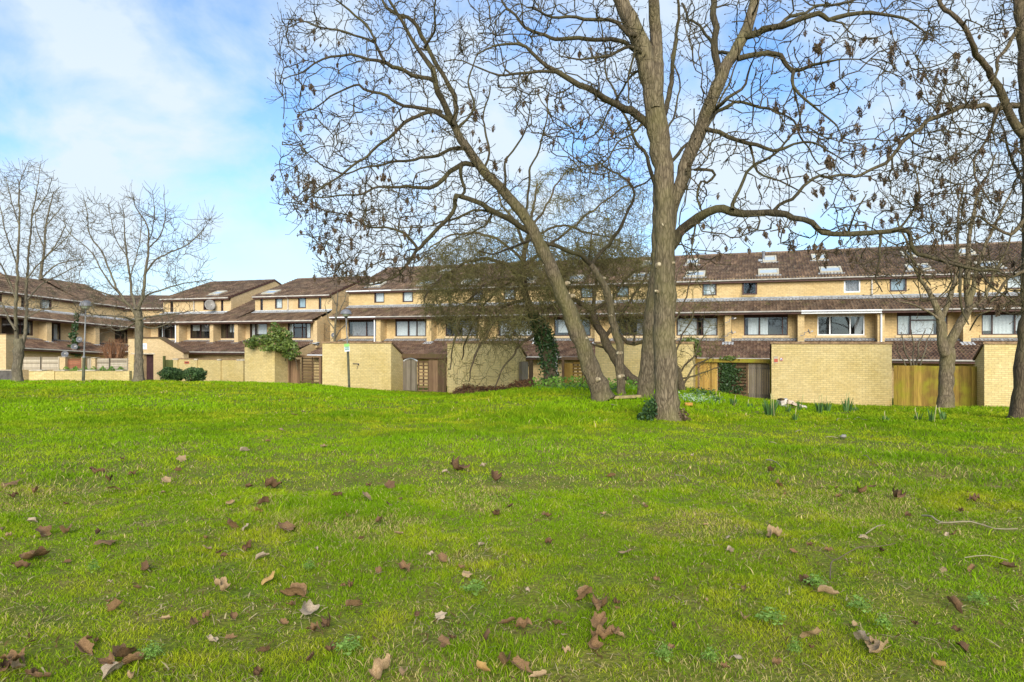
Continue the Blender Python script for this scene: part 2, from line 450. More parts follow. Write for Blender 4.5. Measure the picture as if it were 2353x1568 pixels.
M['dry0'] = drymat('tan_dry_leaf', (.25, .16, .075), (.42, .285, .15))
M['dry1'] = drymat('red_brown_dry_leaf', (.13, .072, .03), (.25, .145, .065))
M['dry2'] = drymat('dark_brown_dry_leaf', (.085, .045, .02), (.17, .095, .045))
M['dry3'] = drymat('golden_dry_leaf', (.34, .20, .055), (.48, .31, .11))
M['dry4'] = drymat('pale_grey_dry_leaf', (.30, .22, .14), (.46, .36, .24))
# ------------------------------------------------------------------ camera, light, sky
cam = bpy.data.cameras.new('camera'); camo = bpy.data.objects.new('camera', cam); col.objects.link(camo)
camo.location = (0, 0, EYE); camo.rotation_euler = (PI / 2, 0, 0); cam.lens = 24.0; cam.sensor_width = 36.0; cam.clip_end = 4000; cam.clip_start = .05
scene.camera = camo
SUN_EL, SUN_AZ = math.radians(24), math.radians(178)     # behind the viewer, a little to the right
sd = bpy.data.lights.new('sun', 'SUN'); sd.energy = 3.2; sd.angle = math.radians(38); sd.color = (1, .955, .88)
so = bpy.data.objects.new('sun', sd); col.objects.link(so)
sdir = Vector((math.sin(SUN_AZ) * math.cos(SUN_EL), math.cos(SUN_AZ) * math.cos(SUN_EL), math.sin(SUN_EL)))
so.rotation_euler = sdir.to_track_quat('Z', 'Y').to_euler()

wd = bpy.data.worlds.new('World'); scene.world = wd; wd.use_nodes = True
nt = wd.node_tree; nt.nodes.clear()
wo = nt.nodes.new('ShaderNodeOutputWorld'); bg = nt.nodes.new('ShaderNodeBackground'); nt.links.new(bg.outputs[0], wo.inputs[0])
sky = nt.nodes.new('ShaderNodeTexSky'); sky.sky_type = 'NISHITA'; sky.sun_disc = False
sky.sun_elevation = SUN_EL; sky.sun_rotation = SUN_AZ; sky.air_density = 1.0; sky.dust_density = .3; sky.ozone_density = 1.5
bg.inputs['Strength'].default_value = .084
tc = nt.nodes.new('ShaderNodeTexCoord'); sx = nt.nodes.new('ShaderNodeSeparateXYZ'); nt.links.new(tc.outputs['Generated'], sx.inputs[0])
def mth(op, a, b=None, c=None):
    n = nt.nodes.new('ShaderNodeMath'); n.operation = op
    for i, v in enumerate((a, b, c)):
        if v is None: continue
        if isinstance(v, (int, float)): n.inputs[i].default_value = v
        else: nt.links.new(v, n.inputs[i])
    return n.outputs[0]
zz = mth('ADD', mth('MAXIMUM', sx.outputs[2], 0.0), .22)
cx = nt.nodes.new('ShaderNodeCombineXYZ')
nt.links.new(mth('DIVIDE', sx.outputs[0], zz), cx.inputs[0]); nt.links.new(mth('DIVIDE', sx.outputs[1], zz), cx.inputs[1])
cn = nt.nodes.new('ShaderNodeTexNoise'); cn.inputs['Scale'].default_value = 6.6; cn.inputs['Detail'].default_value = 8; cn.inputs['Roughness'].default_value = .55
cn.inputs['Distortion'].default_value = .25
mp = nt.nodes.new('ShaderNodeMapping'); mp.inputs['Location'].default_value = (5.1, 2.9, 1.3); mp.inputs['Scale'].default_value = (1, 1, 1.35)
nt.links.new(tc.outputs['Generated'], mp.inputs[0]); nt.links.new(mp.outputs[0], cn.inputs['Vector'])
cr = nt.nodes.new('ShaderNodeValToRGB'); cr.color_ramp.elements[0].position = .35; cr.color_ramp.elements[0].color = (.0, .0, .0, 1)
cr.color_ramp.elements[1].position = .62; cr.color_ramp.elements[1].color = (.84, .84, .84, 1); nt.links.new(cn.outputs[0], cr.inputs[0])
hz = mth('SUBTRACT', 1.0, mth('MULTIPLY', mth('MAXIMUM', sx.outputs[2], 0.0), 2.3))
hzc = mth('MULTIPLY', mth('MAXIMUM', hz, 0.0), .42)
cf = mth('MINIMUM', mth('ADD', cr.outputs[0], hzc), .95)
skc = nt.nodes.new('ShaderNodeMixRGB'); skc.blend_type = 'MULTIPLY'; skc.inputs[0].default_value = 1; skc.inputs[2].default_value = (.92, 1.30, 1.70, 1)
nt.links.new(sky.outputs[0], skc.inputs[1])
cm = nt.nodes.new('ShaderNodeMixRGB'); nt.links.new(cf, cm.inputs[0]); nt.links.new(skc.outputs[0], cm.inputs[1]); cm.inputs[2].default_value = (5.6, 6.4, 7.1, 1)
nt.links.new(cm.outputs[0], bg.inputs[0])
vs = scene.view_settings; vs.view_transform = 'Standard'; vs.look = 'None'; vs.exposure = 0.80; vs.gamma = 1.0
scene.cycles.max_bounces = 6; scene.cycles.transparent_max_bounces = 12; scene.cycles.use_denoising = True
scene.cycles.sample_clamp_indirect = 6

# ------------------------------------------------------------------ ground
GT = np.array([-.85, -.5, -.36, -.28, -.18, -.09, 0, .06, .13, .27, .37, .47, .64, .85])
GY = np.array([0, 3, 8, 14, 20, 26, 30, 34, 40, 60.])
GH = np.array([
 [1.5]*14, [1.5]*14, [1.56]*14,
 [1.62, 1.62, 1.62, 1.62, 1.63, 1.63, 1.63, 1.63, 1.63, 1.64, 1.66, 1.68, 1.66, 1.66],
 [1.66, 1.66, 1.68, 1.72, 1.75, 1.75, 1.68, 1.63, 1.60, 1.62, 1.85, 2.02, 2.02, 2.05],
 [1.70, 1.72, 1.76, 1.83, 2.05, 2.20, 1.85, 1.74, 1.70, 1.85, 2.30, 2.52, 2.60, 2.55],
 [1.76, 1.79, 1.84, 1.95, 2.35, 2.46, 2.15, 1.95, 1.92, 2.25, 2.64, 2.78, 2.75, 2.75],
 [2.00, 2.10, 2.20, 2.28, 2.60, 2.66, 2.60, 2.50, 2.50, 2.55, 2.75, 2.80, 2.80, 2.80],
 [2.40, 2.55, 2.65, 2.70, 2.72, 2.75, 2.75, 2.75, 2.75, 2.75, 2.80, 2.80, 2.80, 2.80],
 [2.75]*14])
_tt = np.linspace(-.85, .85, 171); _yy = np.linspace(0, 60, 241)
_g1 = np.stack([np.interp(_tt, GT, r) for r in GH])
_g2 = np.stack([np.interp(_yy, GY, _g1[:, j]) for j in range(len(_tt))], 1)
def _blur(a, k, ax):
    w = np.exp(-.5 * (np.arange(-3 * k, 3 * k + 1) / k) ** 2); w /= w.sum()
    pad = [(0, 0), (0, 0)]; pad[ax] = (3 * k, 3 * k); b = np.pad(a, pad, 'edge')
    return np.apply_along_axis(lambda r: np.convolve(r, w, 'valid'), ax, b)
_g2 = _blur(_blur(_g2, 3, 0), 3, 1)
def gz(x, y):
    x = np.asarray(x, float); y = np.asarray(y, float)
    t = np.clip(x / np.maximum(y, 3.0), -.85, .85)
    fi = np.clip(y, 0, 59.9) / 60 * 240; fj = (t + .85) / 1.7 * 170
    i = np.minimum(fi.astype(int), 239); j = np.minimum(fj.astype(int), 169); a = fi - i; b = fj - j
    h = _g2[i, j] * (1 - a) * (1 - b) + _g2[i + 1, j] * a * (1 - b) + _g2[i, j + 1] * (1 - a) * b + _g2[i + 1, j + 1] * a * b
    bm = .016 * np.sin(x * 2.1 + .7 * np.sin(y * 1.3)) * np.sin(y * 1.7 + x * .6) + .012 * np.sin(x * 5.3 + y * 3.1) + .010 * np.sin(y * 6.1 - x * 2.2)
    return EYE - h + bm
def G(x, y): return float(gz(x, y))
def hit(u, v):
    """where the line of sight through a point of the photograph meets the lawn"""
    ys = np.arange(2.2, 45, .02); x = (u - CU) / FPX * ys; z = EYE + (CV - v) / FPX * ys
    k = np.nonzero(z <= gz(x, ys))[0]
    i = k[0] if len(k) else len(ys) - 1
    return np.array([x[i], ys[i], float(gz(x[i], ys[i]))])

def vnoise(x, y, sc, seed=0):
    x = np.asarray(x) * sc + seed * 17.3; y = np.asarray(y) * sc - seed * 9.1
    xi = np.floor(x).astype(np.int64); yi = np.floor(y).astype(np.int64); fx = x - xi; fy = y - yi
    fx = fx * fx * (3 - 2 * fx); fy = fy * fy * (3 - 2 * fy)
    def h(a, b):
        n = (a * 374761393 + b * 668265263 + seed * 1442695) & 0x7fffffff
        n = ((n ^ (n >> 13)) * 1274126177) & 0x7fffffff
        return ((n ^ (n >> 16)) & 0xffff) / 65535.
    return (h(xi, yi) * (1 - fx) + h(xi + 1, yi) * fx) * (1 - fy) + (h(xi, yi + 1) * (1 - fx) + h(xi + 1, yi + 1) * fx) * fy
def fbm(x, y, sc, seed=0): return .5 * vnoise(x, y, sc, seed) + .3 * vnoise(x, y, sc * 2.1, seed + 1) + .2 * vnoise(x, y, sc * 4.3, seed + 2)

def dirtmask(x, y):
    t = x / np.maximum(y, 1); e = .16 * (fbm(x, y, .9, 5) - .5)
    a = np.exp(-(((t + .03 + e * .2) / .055) ** 2) - (((y - 29.6 + 8 * e) / 1.9) ** 2)) * (y > 26)
    P = x * .3387 + y * .9409                      # distance along the terrace's normal
    b = np.exp(-(((P - 30.75 + 2 * e) / .42) ** 2)) * (t > .40) * (t < .635)
    c = np.exp(-(((P - 31.7) / .7) ** 2)) * (t > .27) * (t < .38)
    return np.clip(1.4 * np.maximum(np.maximum(a, b), c * .8), 0, 1)

xs = np.unique(np.concatenate([np.arange(-60, 60.1, .6), np.arange(-9, 9, .15)])); ys_ = np.unique(np.concatenate([np.arange(-12, 3, 1.), np.arange(3, 14, .15), np.arange(14, 44, .35), np.arange(44, 90, 2.)]))
X, Y = np.meshgrid(xs, ys_); Z = gz(X, Y)
nb = NB(); ny, nx = X.shape
V = np.stack([X, Y, Z], -1).reshape(-1, 3); i0 = (np.arange(ny - 1)[:, None] * nx + np.arange(nx - 1)[None]).reshape(-1)
dm = dirtmask(X, Y).reshape(-1); st = fbm(X, Y, .35, 9).reshape(-1)
nb.add(V, np.stack([i0, i0 + 1, i0 + nx + 1, i0 + nx], 1), np.stack([dm, st, st * 0], 1))
# skirt out to the horizon
zb = EYE - 2.78
def zed(x, y): return float(gz(x, y))
ring = [(-60, -12), (60, -12), (60, 88), (-60, 88)]; far = [(-900, -900), (900, -900), (900, 900), (-900, 900)]
for k in range(4):
    a, b = ring[k], ring[(k + 1) % 4]; c, d = far[(k + 1) % 4], far[k]
    n = 24; P1 = [(a[0] + (b[0] - a[0]) * i / n, a[1] + (b[1] - a[1]) * i / n) for i in range(n + 1)]
    P2 = [(d[0] + (c[0] - d[0]) * i / n, d[1] + (c[1] - d[1]) * i / n) for i in range(n + 1)]
    Vv = [(p[0], p[1], zed(*p) - .01) for p in P1] + [(p[0], p[1], zb) for p in P2]
    nb.add(Vv, [(i, n + 1 + i, n + 2 + i, i + 1) for i in range(n)], [(0, .5, 0)] * len(Vv))
m, nt, b, out = newmat('turf_soil')
at = N(nt, 'ShaderNodeAttribute'); at.attribute_name = 'Col'; sp = N(nt, 'ShaderNodeSeparateColor'); nt.links.new(at.outputs['Color'], sp.inputs[0])
tcn = N(nt, 'ShaderNodeTexCoord')
n1 = N(nt, 'ShaderNodeTexNoise', i_Scale=2.2, i_Detail=8, i_Roughness=.65); nt.links.new(tcn.outputs['Object'], n1.inputs['Vector'])
n2 = N(nt, 'ShaderNodeTexNoise', i_Scale=38., i_Detail=5); nt.links.new(tcn.outputs['Object'], n2.inputs['Vector'])
g1 = ramp(nt, [(.32, (.115, .16, .010)), (.52, (.155, .165, .016)), (.70, (.205, .155, .045))], n1.outputs[0])
g2 = ramp(nt, [(.3, (.6, .6, .6)), (.7, (1.3, 1.3, 1.3))], n2.outputs[0])
gc = mixc(nt, 1., g1.outputs[0], g2.outputs[0], 'MULTIPLY')
e1 = ramp(nt, [(.3, (.075, .045, .024)), (.7, (.19, .115, .06))], n2.outputs[0])
gc = mixc(nt, sp.outputs[0], gc, e1.outputs[0]); nt.links.new(gc, b.inputs['Base Color']); b.inputs['Roughness'].default_value = 1
bump(nt, b, n2.outputs[0], .6, .03)
tag(nb.build('ground', m), kind='structure', label='green lawn sloping gently to the brick sheds')

# grass blades
def blades(n, ysamp, spread, hgt, wid, seed, cap=None, side=0):
    r = np.random.default_rng(seed)
    y = ysamp(r, n); x = (r.random(n) * 2 - 1) * (spread * y + .4)
    if side: x = np.where(r.random(n) < .5, -1, 1) * (.78 * y + .3 + side * r.random(n))
    keep = np.ones(n, bool)
    dmk = dirtmask(x, y); keep &= r.random(n) > dmk * 1.05
    P = x * .3387 + y * .9409; keep &= P < 31.25
    bare = fbm(x, y, 1.1, 31); keep &= ~((bare < .38) & (r.random(n) < .5 - .3 * np.clip((y - 6) / 8, 0, 1)))
    if cap is not None: keep &= cap(x, y, r)
    cl1 = vnoise(x, y, 6.5, 51); cl2 = vnoise(x, y, 15., 52); cl3 = .55 * cl1 + .45 * cl2
    lo_ = .22 + .6 * np.clip((y - 5) / 7, 0, 1); keep &= r.random(n) < np.clip((cl3 - .20) * 3.4, lo_, 1)
    x, y = x[keep], y[keep]; n = len(x); cl1 = cl1[keep]; cl3 = cl3[keep]
    pt = fbm(x, y, .55, 3); pt2 = fbm(x, y, 1.7, 21); lush = fbm(x, y, .28, 40)
    far = np.clip((y - 8) / 14, 0, 1)
    h = hgt(y) * (.55 + .75 * r.random(n)) * (.6 + .65 * np.clip((pt - .33) * 2.2, 0, 1)) * (.55 + .9 * cl3); w = wid(y) * (.7 + .6 * r.random(n))
    z = gz(x, y) - .008
    a = r.random(n) * 2 * PI; lean = h * (.3 + 1.3 * r.random(n) ** 1.5); la = r.random(n) * 2 * PI
    dx, dy = np.cos(a) * w / 2, np.sin(a) * w / 2; lx, ly = np.cos(la) * lean, np.sin(la) * lean
    o = np.zeros((n, 5, 3), np.float32)
    o[:, 0] = np.stack([x - dx, y - dy, z], 1); o[:, 1] = np.stack([x + dx, y + dy, z], 1)
    o[:, 2] = np.stack([x - dx * .8 + lx * .35, y - dy * .8 + ly * .35, z + h * .6], 1); o[:, 3] = np.stack([x + dx * .8 + lx * .35, y + dy * .8 + ly * .35, z + h * .6], 1)
    o[:, 4] = np.stack([x + lx, y + ly, z + h * .95], 1)
    b5 = np.arange(n)[:, None] * 5
    F = np.concatenate([b5 + np.array([0, 1, 3]), b5 + np.array([0, 3, 2]), b5 + np.array([2, 3, 4])])
    cg = np.array([.205, .325, .008]); cy = np.array([.40, .43, .020]); cd = np.array([.13, .26, .007]); cs = np.array([.54, .43, .17]); cl = np.array([.255, .45, .008])
    k = np.clip((pt2 - .42) * 2.6 + (cl1 - .5) * .9 + (r.random(n) - .5) * .7, 0, 1)[:, None]
    C = cg * (1 - k) + cy * k
    kd = np.clip((pt - .5) * 4.0 + (r.random(n) - .5) * .5, 0, 1)[:, None] * .6; C = C * (1 - kd) + cd * kd
    kl = (np.clip((lush - .42) * 4, 0, 1) * (.35 + .55 * far))[:, None]; C = C * (1 - kl) + cl * kl
    straw = r.random(n) < (.075 + .40 * np.clip((.47 - bare[keep]) * 6, 0, 1)) * (1 - .93 * np.clip((y - 5.5) / 6, 0, 1)); C[straw] = cs * (.7 + .5 * r.random((straw.sum(), 1)))
    C = C * (.75 + .5 * r.random((n, 1)))
    return o.reshape(-1, 3), F, np.repeat(C, 5, 0)
gb = NB()
def near(r, n): return 2.6 + 4.6 * r.random(n) ** .8
def midd(r, n): return np.sqrt(6.2 ** 2 + (15.5 ** 2 - 6.2 ** 2) * r.random(n))
def fard(r, n): return 13.5 + 24 * r.random(n) ** 1.05
for args in ((430000, near, .80, lambda y: .040 + 0 * y, lambda y: .0030 + .0003 * y, 1), (260000, midd, .80, lambda y: .042 + .001 * y, lambda y: .0036 + .0006 * y, 2),
             (230000, fard, .80, lambda y: .06 + .0012 * y, lambda y: .004 + .0011 * y, 3)):
    gb.add(*blades(*args))
# the lawn runs on to either side of the view
gb.add(*blades(150000, lambda r, n: .5 + 17 * r.random(n), .8, lambda y: .055 + 0 * y, lambda y: .010 + .0004 * y, 12, side=7.))
# dead strands and scraps lying in the sward
r = np.random.default_rng(91); n = 52000; y = 2.6 + 9 * r.random(n) ** 1.15; x = (r.random(n) * 2 - 1) * (.8 * y + .4)
kk = r.random(n) < np.clip((.62 - vnoise(x, y, 6.5, 51)) * 2.2, .06, 1) * np.clip(1.25 - fbm(x, y, 1.1, 31) * 1.1, .25, 1); x, y = x[kk], y[kk]; n = len(x)
a = r.random(n) * 2 * PI; L = .02 + .075 * r.random(n) ** 2; w = .0022 + .0004 * y + .004 * (r.random(n) < .25); z = gz(x, y) + .004 + .024 * r.random(n); tl = r.normal(0, .25, n) * L
d = np.stack([np.cos(a) * L, np.sin(a) * L, tl], 1); q = np.stack([-np.sin(a) * w, np.cos(a) * w, 0 * a], 1); c0 = np.stack([x, y, z], 1)
V = np.stack([c0 - d / 2 - q / 2, c0 - d / 2 + q / 2, c0 + q * .5 + [0, 0, .006], c0 - q * .5 + [0, 0, .006], c0 + d / 2], 1)
b5 = np.arange(n)[:, None] * 5; C = np.where((r.random(n) < .6)[:, None], np.array([[.46, .37, .19]]), np.array([[.17, .10, .045]])) * (.6 + .7 * r.random((n, 1)))
gb.add(V.reshape(-1, 3), np.concatenate([b5 + np.array([0, 1, 2]), b5 + np.array([0, 2, 3]), b5 + np.array([3, 2, 4])]), np.repeat(C, 5, 0))
# rougher, longer tufts round the trees
gb.add(*blades(60000, lambda r, n: 12 + 18 * r.random(n), .45, lambda y: .15 + 0 * y, lambda y: .012 + .0006 * y, 4, lambda x, y, r: (np.abs(x / y - .12) < .22) & (fbm(x, y, .8, 61) > .50) & (y > 12.5 + 14 * np.abs(x / y - .1))))
gb.add(*blades(14000, lambda r, n: 3 + 14 * r.random(n), .8, lambda y: .085 + 0 * y, lambda y: .006 + .0005 * y, 6, lambda x, y, r: fbm(x, y, 1.3, 77) > .60))
tag(gb.build('grass', M['blade'], smooth=False), 'short green grass with straw patches covering the lawn', 'grass', kind='stuff')
# ------------------------------------------------------------------ the terraces
CT = math.atan(.36); ct, st_ = math.cos(CT), math.sin(CT)
PW = 31.3
FC = Fr((PW * st_, PW * ct), (ct, -st_))
def S(u, d):
    t = (u - CU) / FPX; y = (PW + d) / (ct + t * st_); return y * (t * ct - st_)
def ZV(u, v, d):
    t = (u - CU) / FPX; y = (PW + d) / (ct + t * st_); return (CV - v) / FPX * y

def make_window(F, par, s0, s1, z0, z1, d, layout=(.3, .7), frame='brownframe', drapes=(), transom=None, room=True, fw=.055, open_=False, side=None):
    """casement window in a wall opening: frame (top) > pane, curtain"""
    mb = MB()
    a, b = d + .015, d + .085
    box(mb, F, s0, s1, a, b, z0, z0 + fw); box(mb, F, s0, s1, a, b, z1 - fw, z1)
    box(mb, F, s0, s0 + fw, a, b, z0 + fw, z1 - fw); box(mb, F, s1 - fw, s1, a, b, z0 + fw, z1 - fw)
    for q in layout:
        c = s0 + (s1 - s0) * q; box(mb, F, c - fw * .55, c + fw * .55, a + .004, b - .004, z0 + fw, z1 - fw)
    if transom:
        q0, q1, zq = transom; box(mb, F, s0 + (s1 - s0) * q0, s0 + (s1 - s0) * q1, a + .006, b - .006, z0 + (z1 - z0) * zq - .03, z0 + (z1 - z0) * zq + .03)
    w = mb.build('window', M[frame], par)
    g = MB(); dd = d + .055; g.quad(F(s0 + fw, dd, z0 + fw), F(s1 - fw, dd, z0 + fw), F(s1 - fw, dd, z1 - fw), F(s0 + fw, dd, z1 - fw))
    g.build('pane', M['glass'], w)
    for (q0, q1, mat, zq) in drapes:
        c = MB(); n = max(4, int((q1 - q0) * (s1 - s0) / .05)); vs = []
        for i in range(n + 1):
            s = s0 + (s1 - s0) * (q0 + (q1 - q0) * i / n); dp = d + .17 + .025 * math.sin(i * 1.9)
            vs += [F(s, dp, z0 + (z1 - z0) * zq), F(s, dp, z1 - .02)]
        c.add(vs, [(2 * i, 2 * i + 2, 2 * i + 3, 2 * i + 1) for i in range(n)])
        c.build('curtain', M[mat], w, True)
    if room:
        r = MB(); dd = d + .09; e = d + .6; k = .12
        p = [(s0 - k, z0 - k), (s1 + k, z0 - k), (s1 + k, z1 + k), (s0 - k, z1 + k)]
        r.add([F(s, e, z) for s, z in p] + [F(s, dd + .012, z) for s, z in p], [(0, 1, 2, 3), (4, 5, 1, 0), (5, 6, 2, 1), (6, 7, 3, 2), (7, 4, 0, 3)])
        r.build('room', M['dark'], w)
    if open_:
        o = MB(); L = z1 - z0
        def T(s, k, off): return F(s, d - .02 - .30 * (1 - k) + off, z0 - .02 + (L) * k)
        for (sa, sb, ka, kb) in ((s0 + .03, s1 - .03, 0, .08), (s0 + .03, s1 - .03, .92, 1), (s0 + .03, s0 + .09, .08, .92), (s1 - .09, s1 - .03, .08, .92)):
            o.add([T(sa, ka, 0), T(sb, ka, 0), T(sb, kb, 0), T(sa, kb, 0), T(sa, ka, .04), T(sb, ka, .04), T(sb, kb, .04), T(sa, kb, .04)], [(0, 1, 2, 3), (7, 6, 5, 4), (0, 4, 5, 1), (2, 6, 7, 3), (1, 5, 6, 2), (4, 0, 3, 7)])
        o.build('open_sash', M['brownframe'], w)
    return w

def make_skylight(F, par, sc, w, dA, zA, dB, zB, q0, q1):
    """rooflight lying on the slope between fractions q0 and q1"""
    L = math.hypot(dB - dA, zB - zA); ux, uz = (dB - dA) / L, (zB - zA) / L
    def at(q, lift): return dA + (dB - dA) * q - uz * lift, zA + (zB - zA) * q + ux * lift
    def slab(mb, s0, s1, qa, qb, l0, l1):
        a, b, c, d = at(qa, l0), at(qb, l0), at(qa, l1), at(qb, l1)
        v = [F(s0, *a), F(s1, *a), F(s1, *b), F(s0, *b), F(s0, *c), F(s1, *c), F(s1, *d), F(s0, *d)]
        mb.add(v, [(0, 3, 2, 1), (4, 5, 6, 7), (0, 1, 5, 4), (2, 3, 7, 6), (1, 2, 6, 5), (3, 0, 4, 7)])
    mb = MB(); f = .085; fq = f / L; s0, s1 = sc - w / 2, sc + w / 2
    slab(mb, s0, s1, q0, q0 + fq, .0, .16); slab(mb, s0, s1, q1 - fq, q1, .0, .16)
    slab(mb, s0, s0 + f, q0 + fq, q1 - fq, .0, .16); slab(mb, s1 - f, s1, q0 + fq, q1 - fq, .0, .16)
    o = mb.build('skylight', M['cream'], par)
    g = MB(); slab(g, s0 + f, s1 - f, q0 + fq, q1 - fq, .07, .12); g.build('pane', M['skypane'], o)
    k = MB(); slab(k, s0 - .12, s1 + .12, q0 - .12 / L, q0, .02, .08); k.build('flashing', M['lead'], o)
    return o
# rooflight glass: opaque blind right behind a reflecting pane
def skypane():
    m, nt, b, out = newmat('skylight_pane')
    b.inputs['Base Color'].default_value = (.40, .46, .47, 1); b.inputs['Roughness'].default_value = .06; b.inputs['Specular IOR Level'].default_value = .5
    try: b.inputs['Coat Weight'].default_value = 1.0; b.inputs['Coat Roughness'].default_value = .03
    except Exception: pass
    return m
M['skypane'] = skypane()

SPEC_C = dict(dl=6.0, zl=-.90, dp=8.5, zf=.07, dm=9.3, zg=1.58, du=10.5, zfl=2.40, zug=3.50, dr=15.9, zr=5.68, db=21, z0=-3.3)
SPEC_A = dict(SPEC_C, zl=-.75, zf=.0, zg=1.385, zfl=2.17, zug=3.28, dr=15.5, zr=5.05, db=20)

def house(F, s0, s1, D, label, mid=(), up=(), sky=(), group=None, endL=False, endR=False, pierL=True, pierR=False, brick='brick_house', tile='tile', fascia='fascia', downs=(), vents=(), cat='terraced house', lower=True, gutter='gutter', upper=True, pier_w=.165, name='terraced_house', zr_off=0, row=.34, sillm='sillm', flash='lead'):
    D = dict(D); D['zr'] += zr_off
    sc = (s0 + s1) / 2; root = thing(name, F(sc, D['dm'], D['z0']), label, cat, group)
    zbase = D['z0']
    dl = D['dl'] + .45
    mh = [(w['s'][0], w['s'][1], w['z'][0], w['z'][1]) for w in mid]
    uh = [(w['s'][0], w['s'][1], w['z'][0], w['z'][1]) for w in up]
    def wpart(nm, za, zb, d, holes=()):
        mb = MB(); wallrect(mb, F, s0, s1, za, zb, d, holes); mb.build(nm, M[brick], root)
    if upper: wpart('top_floor_wall', D['zfl'] - .2, D['zug'] + .14, D['du'], uh)
    wpart('first_floor_wall', D['zf'] - .3, D['zg'] + .35, D['dm'], mh)
    if lower: wpart('ground_floor_wall', zbase, D['zl'] + .14, dl)
    mb = MB(); mb.quad(F(s1, D['db'], zbase), F(s0, D['db'], zbase), F(s0, D['db'], D['zug'] + .1), F(s1, D['db'], D['zug'] + .1), [(s1, -3), (s0, -3), (s0, 3), (s1, 3)]); mb.build('back_wall', M[brick], root)
    sl = (D['zr'] - D['zug']) / (D['dr'] - D['du'] + .25)
    for fl, s in ((endL, s0 + .002), (endR, s1 - .002)):
        if not fl: continue
        def pol(pts):
            mb = MB(); mb.add([F(s, d, z) for d, z in pts], [tuple(range(len(pts)))], [[(d, z) for d, z in pts]]); mb.build('gable_wall', M[brick], root)
        pol([(dl, zbase), (D['dp'], zbase), (D['dp'], D['zf'] - .06), (dl, D['zl'] + .06)])
        pol([(D['dp'], zbase), (D['du'], zbase), (D['du'], D['zfl'] - .06), (D['dp'], D['zg'] - .02)])
        pol([(D['du'], zbase), (D['db'], zbase), (D['db'], D['zug'] + .0), (D['dr'], D['zr'] - .07), (D['du'], D['zug'] + .02)])
    for fl, s in ((pierL, s0), (pierR, s1)):
        if fl:
            p = MB(); box(p, F, s - pier_w, s + pier_w, D['dp'], D['dm'] - .003, D['zf'] - .45, D['zg'] + .02); pr = p.build('pier', M[brick], root)
            q = MB(); zz = D['zf'] - .14
            sl2 = (D['zf'] - D['zl']) / (D['dm'] - D['dl'] + .2)
            sbox(q, F, s - .30, s + .30, D['dp'] - .30, D['zl'] + (D['dp'] - .34 - D['dl'] + .2) * sl2 + .05, D['dp'] + .1, D['zl'] + (D['dp'] + .1 - D['dl'] + .2) * sl2 + .05, .03)
            box(q, F, s - pier_w - .015, s + pier_w + .015, D['dp'] - .015, D['dp'] + .2, D['zf'] - .3, D['zf'] - .1)
            q.build('flashing', M['leadpale'], pr)
    # roofs
    def roof(dA, zA, dB, zB, mat):
        r = MB(); roof_tiles(r, F, s0, s1, dA, zA, dB, zB, row=row); return r.build('roof', M[mat], root)
    if upper:
        r = roof(D['du'] - .28, D['zug'], D['dr'], D['zr'], tile)
        k = MB(); k.quad(F(s1, D['db'] + .2, D['zug']), F(s0, D['db'] + .2, D['zug']), F(s0, D['dr'], D['zr']), F(s1, D['dr'], D['zr']), [(s1 / .168, 0), (s0 / .168, 0), (s0 / .168, 14), (s1 / .168, 14)])
        k.build('back_roof', M[tile], root)
        k = MB(); n = max(1, round((s1 - s0) / .45))
        for i in range(n):
            a = s0 + (s1 - s0) * i / n; bq = s0 + (s1 - s0) * (i + 1) / n
            pts = [(D['dr'] + .13 * math.cos(q), D['zr'] - .015 + .12 * math.sin(q)) for q in np.linspace(PI, 0, 6)]
            hh = .006 * (i % 2)
            prism(k, F, [(x, z + hh) for x, z in pts], a + .004, bq - .004)
        k.build('ridge_tiles', M[tile], root)
        if endR or endL:
            v = MB()
            for fl, s, sg in ((endL, s0, -1), (endR, s1, 1)):
                if fl:
                    a, bq = (s - .06, s + .05)
                    sbox(v, F, a, bq, D['du'] - .3, D['zug'] - .05, D['dr'], D['zr'] - .05, .11)
                    sbox(v, F, a, bq, D['db'] + .2, D['zug'] - .05, D['dr'] + .003, D['zr'] - .05, -.11)
            v.build('verge', M['fascia'], root)
        g = MB(); rod(g, [F(s0, D['du'] - .33, D['zug'] + .0), F(s1, D['du'] - .33, D['zug'] + .0)], .045)
        g.build('gutter', M[gutter], root)
        g = MB(); box(g, F, s0, s1, D['du'] - .27, D['du'] - .24, D['zug'] - .14, D['zug'] - .01); box(g, F, s0, s1, D['du'] - .24, D['du'] - .002, D['zug'] - .14, D['zug'] - .12)
        g.build('fascia', M[fascia if fascia != 'white' else 'fascia'], root)
    roof(D['dp'] - .28, D['zg'] + .02, D['du'] if upper else D['dr'], D['zfl'] if upper else D['zg'] + .02 + (D['dr'] - D['dp'] + .28) * .385, tile)
    if lower: roof(D['dl'] - .2, D['zl'], D['dm'], D['zf'], 'tile_red')
    g = MB()
    if upper:
        sm = (D['zfl'] - D['zg']) / (D['du'] - D['dp'] + .28)
        sbox(g, F, s0, s1, D['du'] - .42, D['zfl'] - .42 * sm + .06, D['du'] - .02, D['zfl'] + .06, .03)
        box(g, F, s0, s1, D['du'] - .03, D['du'] - .003, D['zfl'] + .05, D['zfl'] + .13)
    fo = g.build('flashing', M[flash], root) if upper else None
    if lower:
        g = MB()
        sl2 = (D['zf'] - D['zl']) / (D['dm'] - D['dl'] + .2)
        sbox(g, F, s0 + pier_w, s1 - pier_w, D['dm'] - .38, D['zf'] - .38 * sl2 + .06, D['dm'] - .02, D['zf'] + .06, .025); g.build('flashing', M['lead'], root)
    g = MB(); rod(g, [F(s0, D['dp'] - .34, D['zg'] + .01), F(s1, D['dp'] - .34, D['zg'] + .01)], .045); g.build('gutter', M['white' if fascia == 'white' else gutter], root)
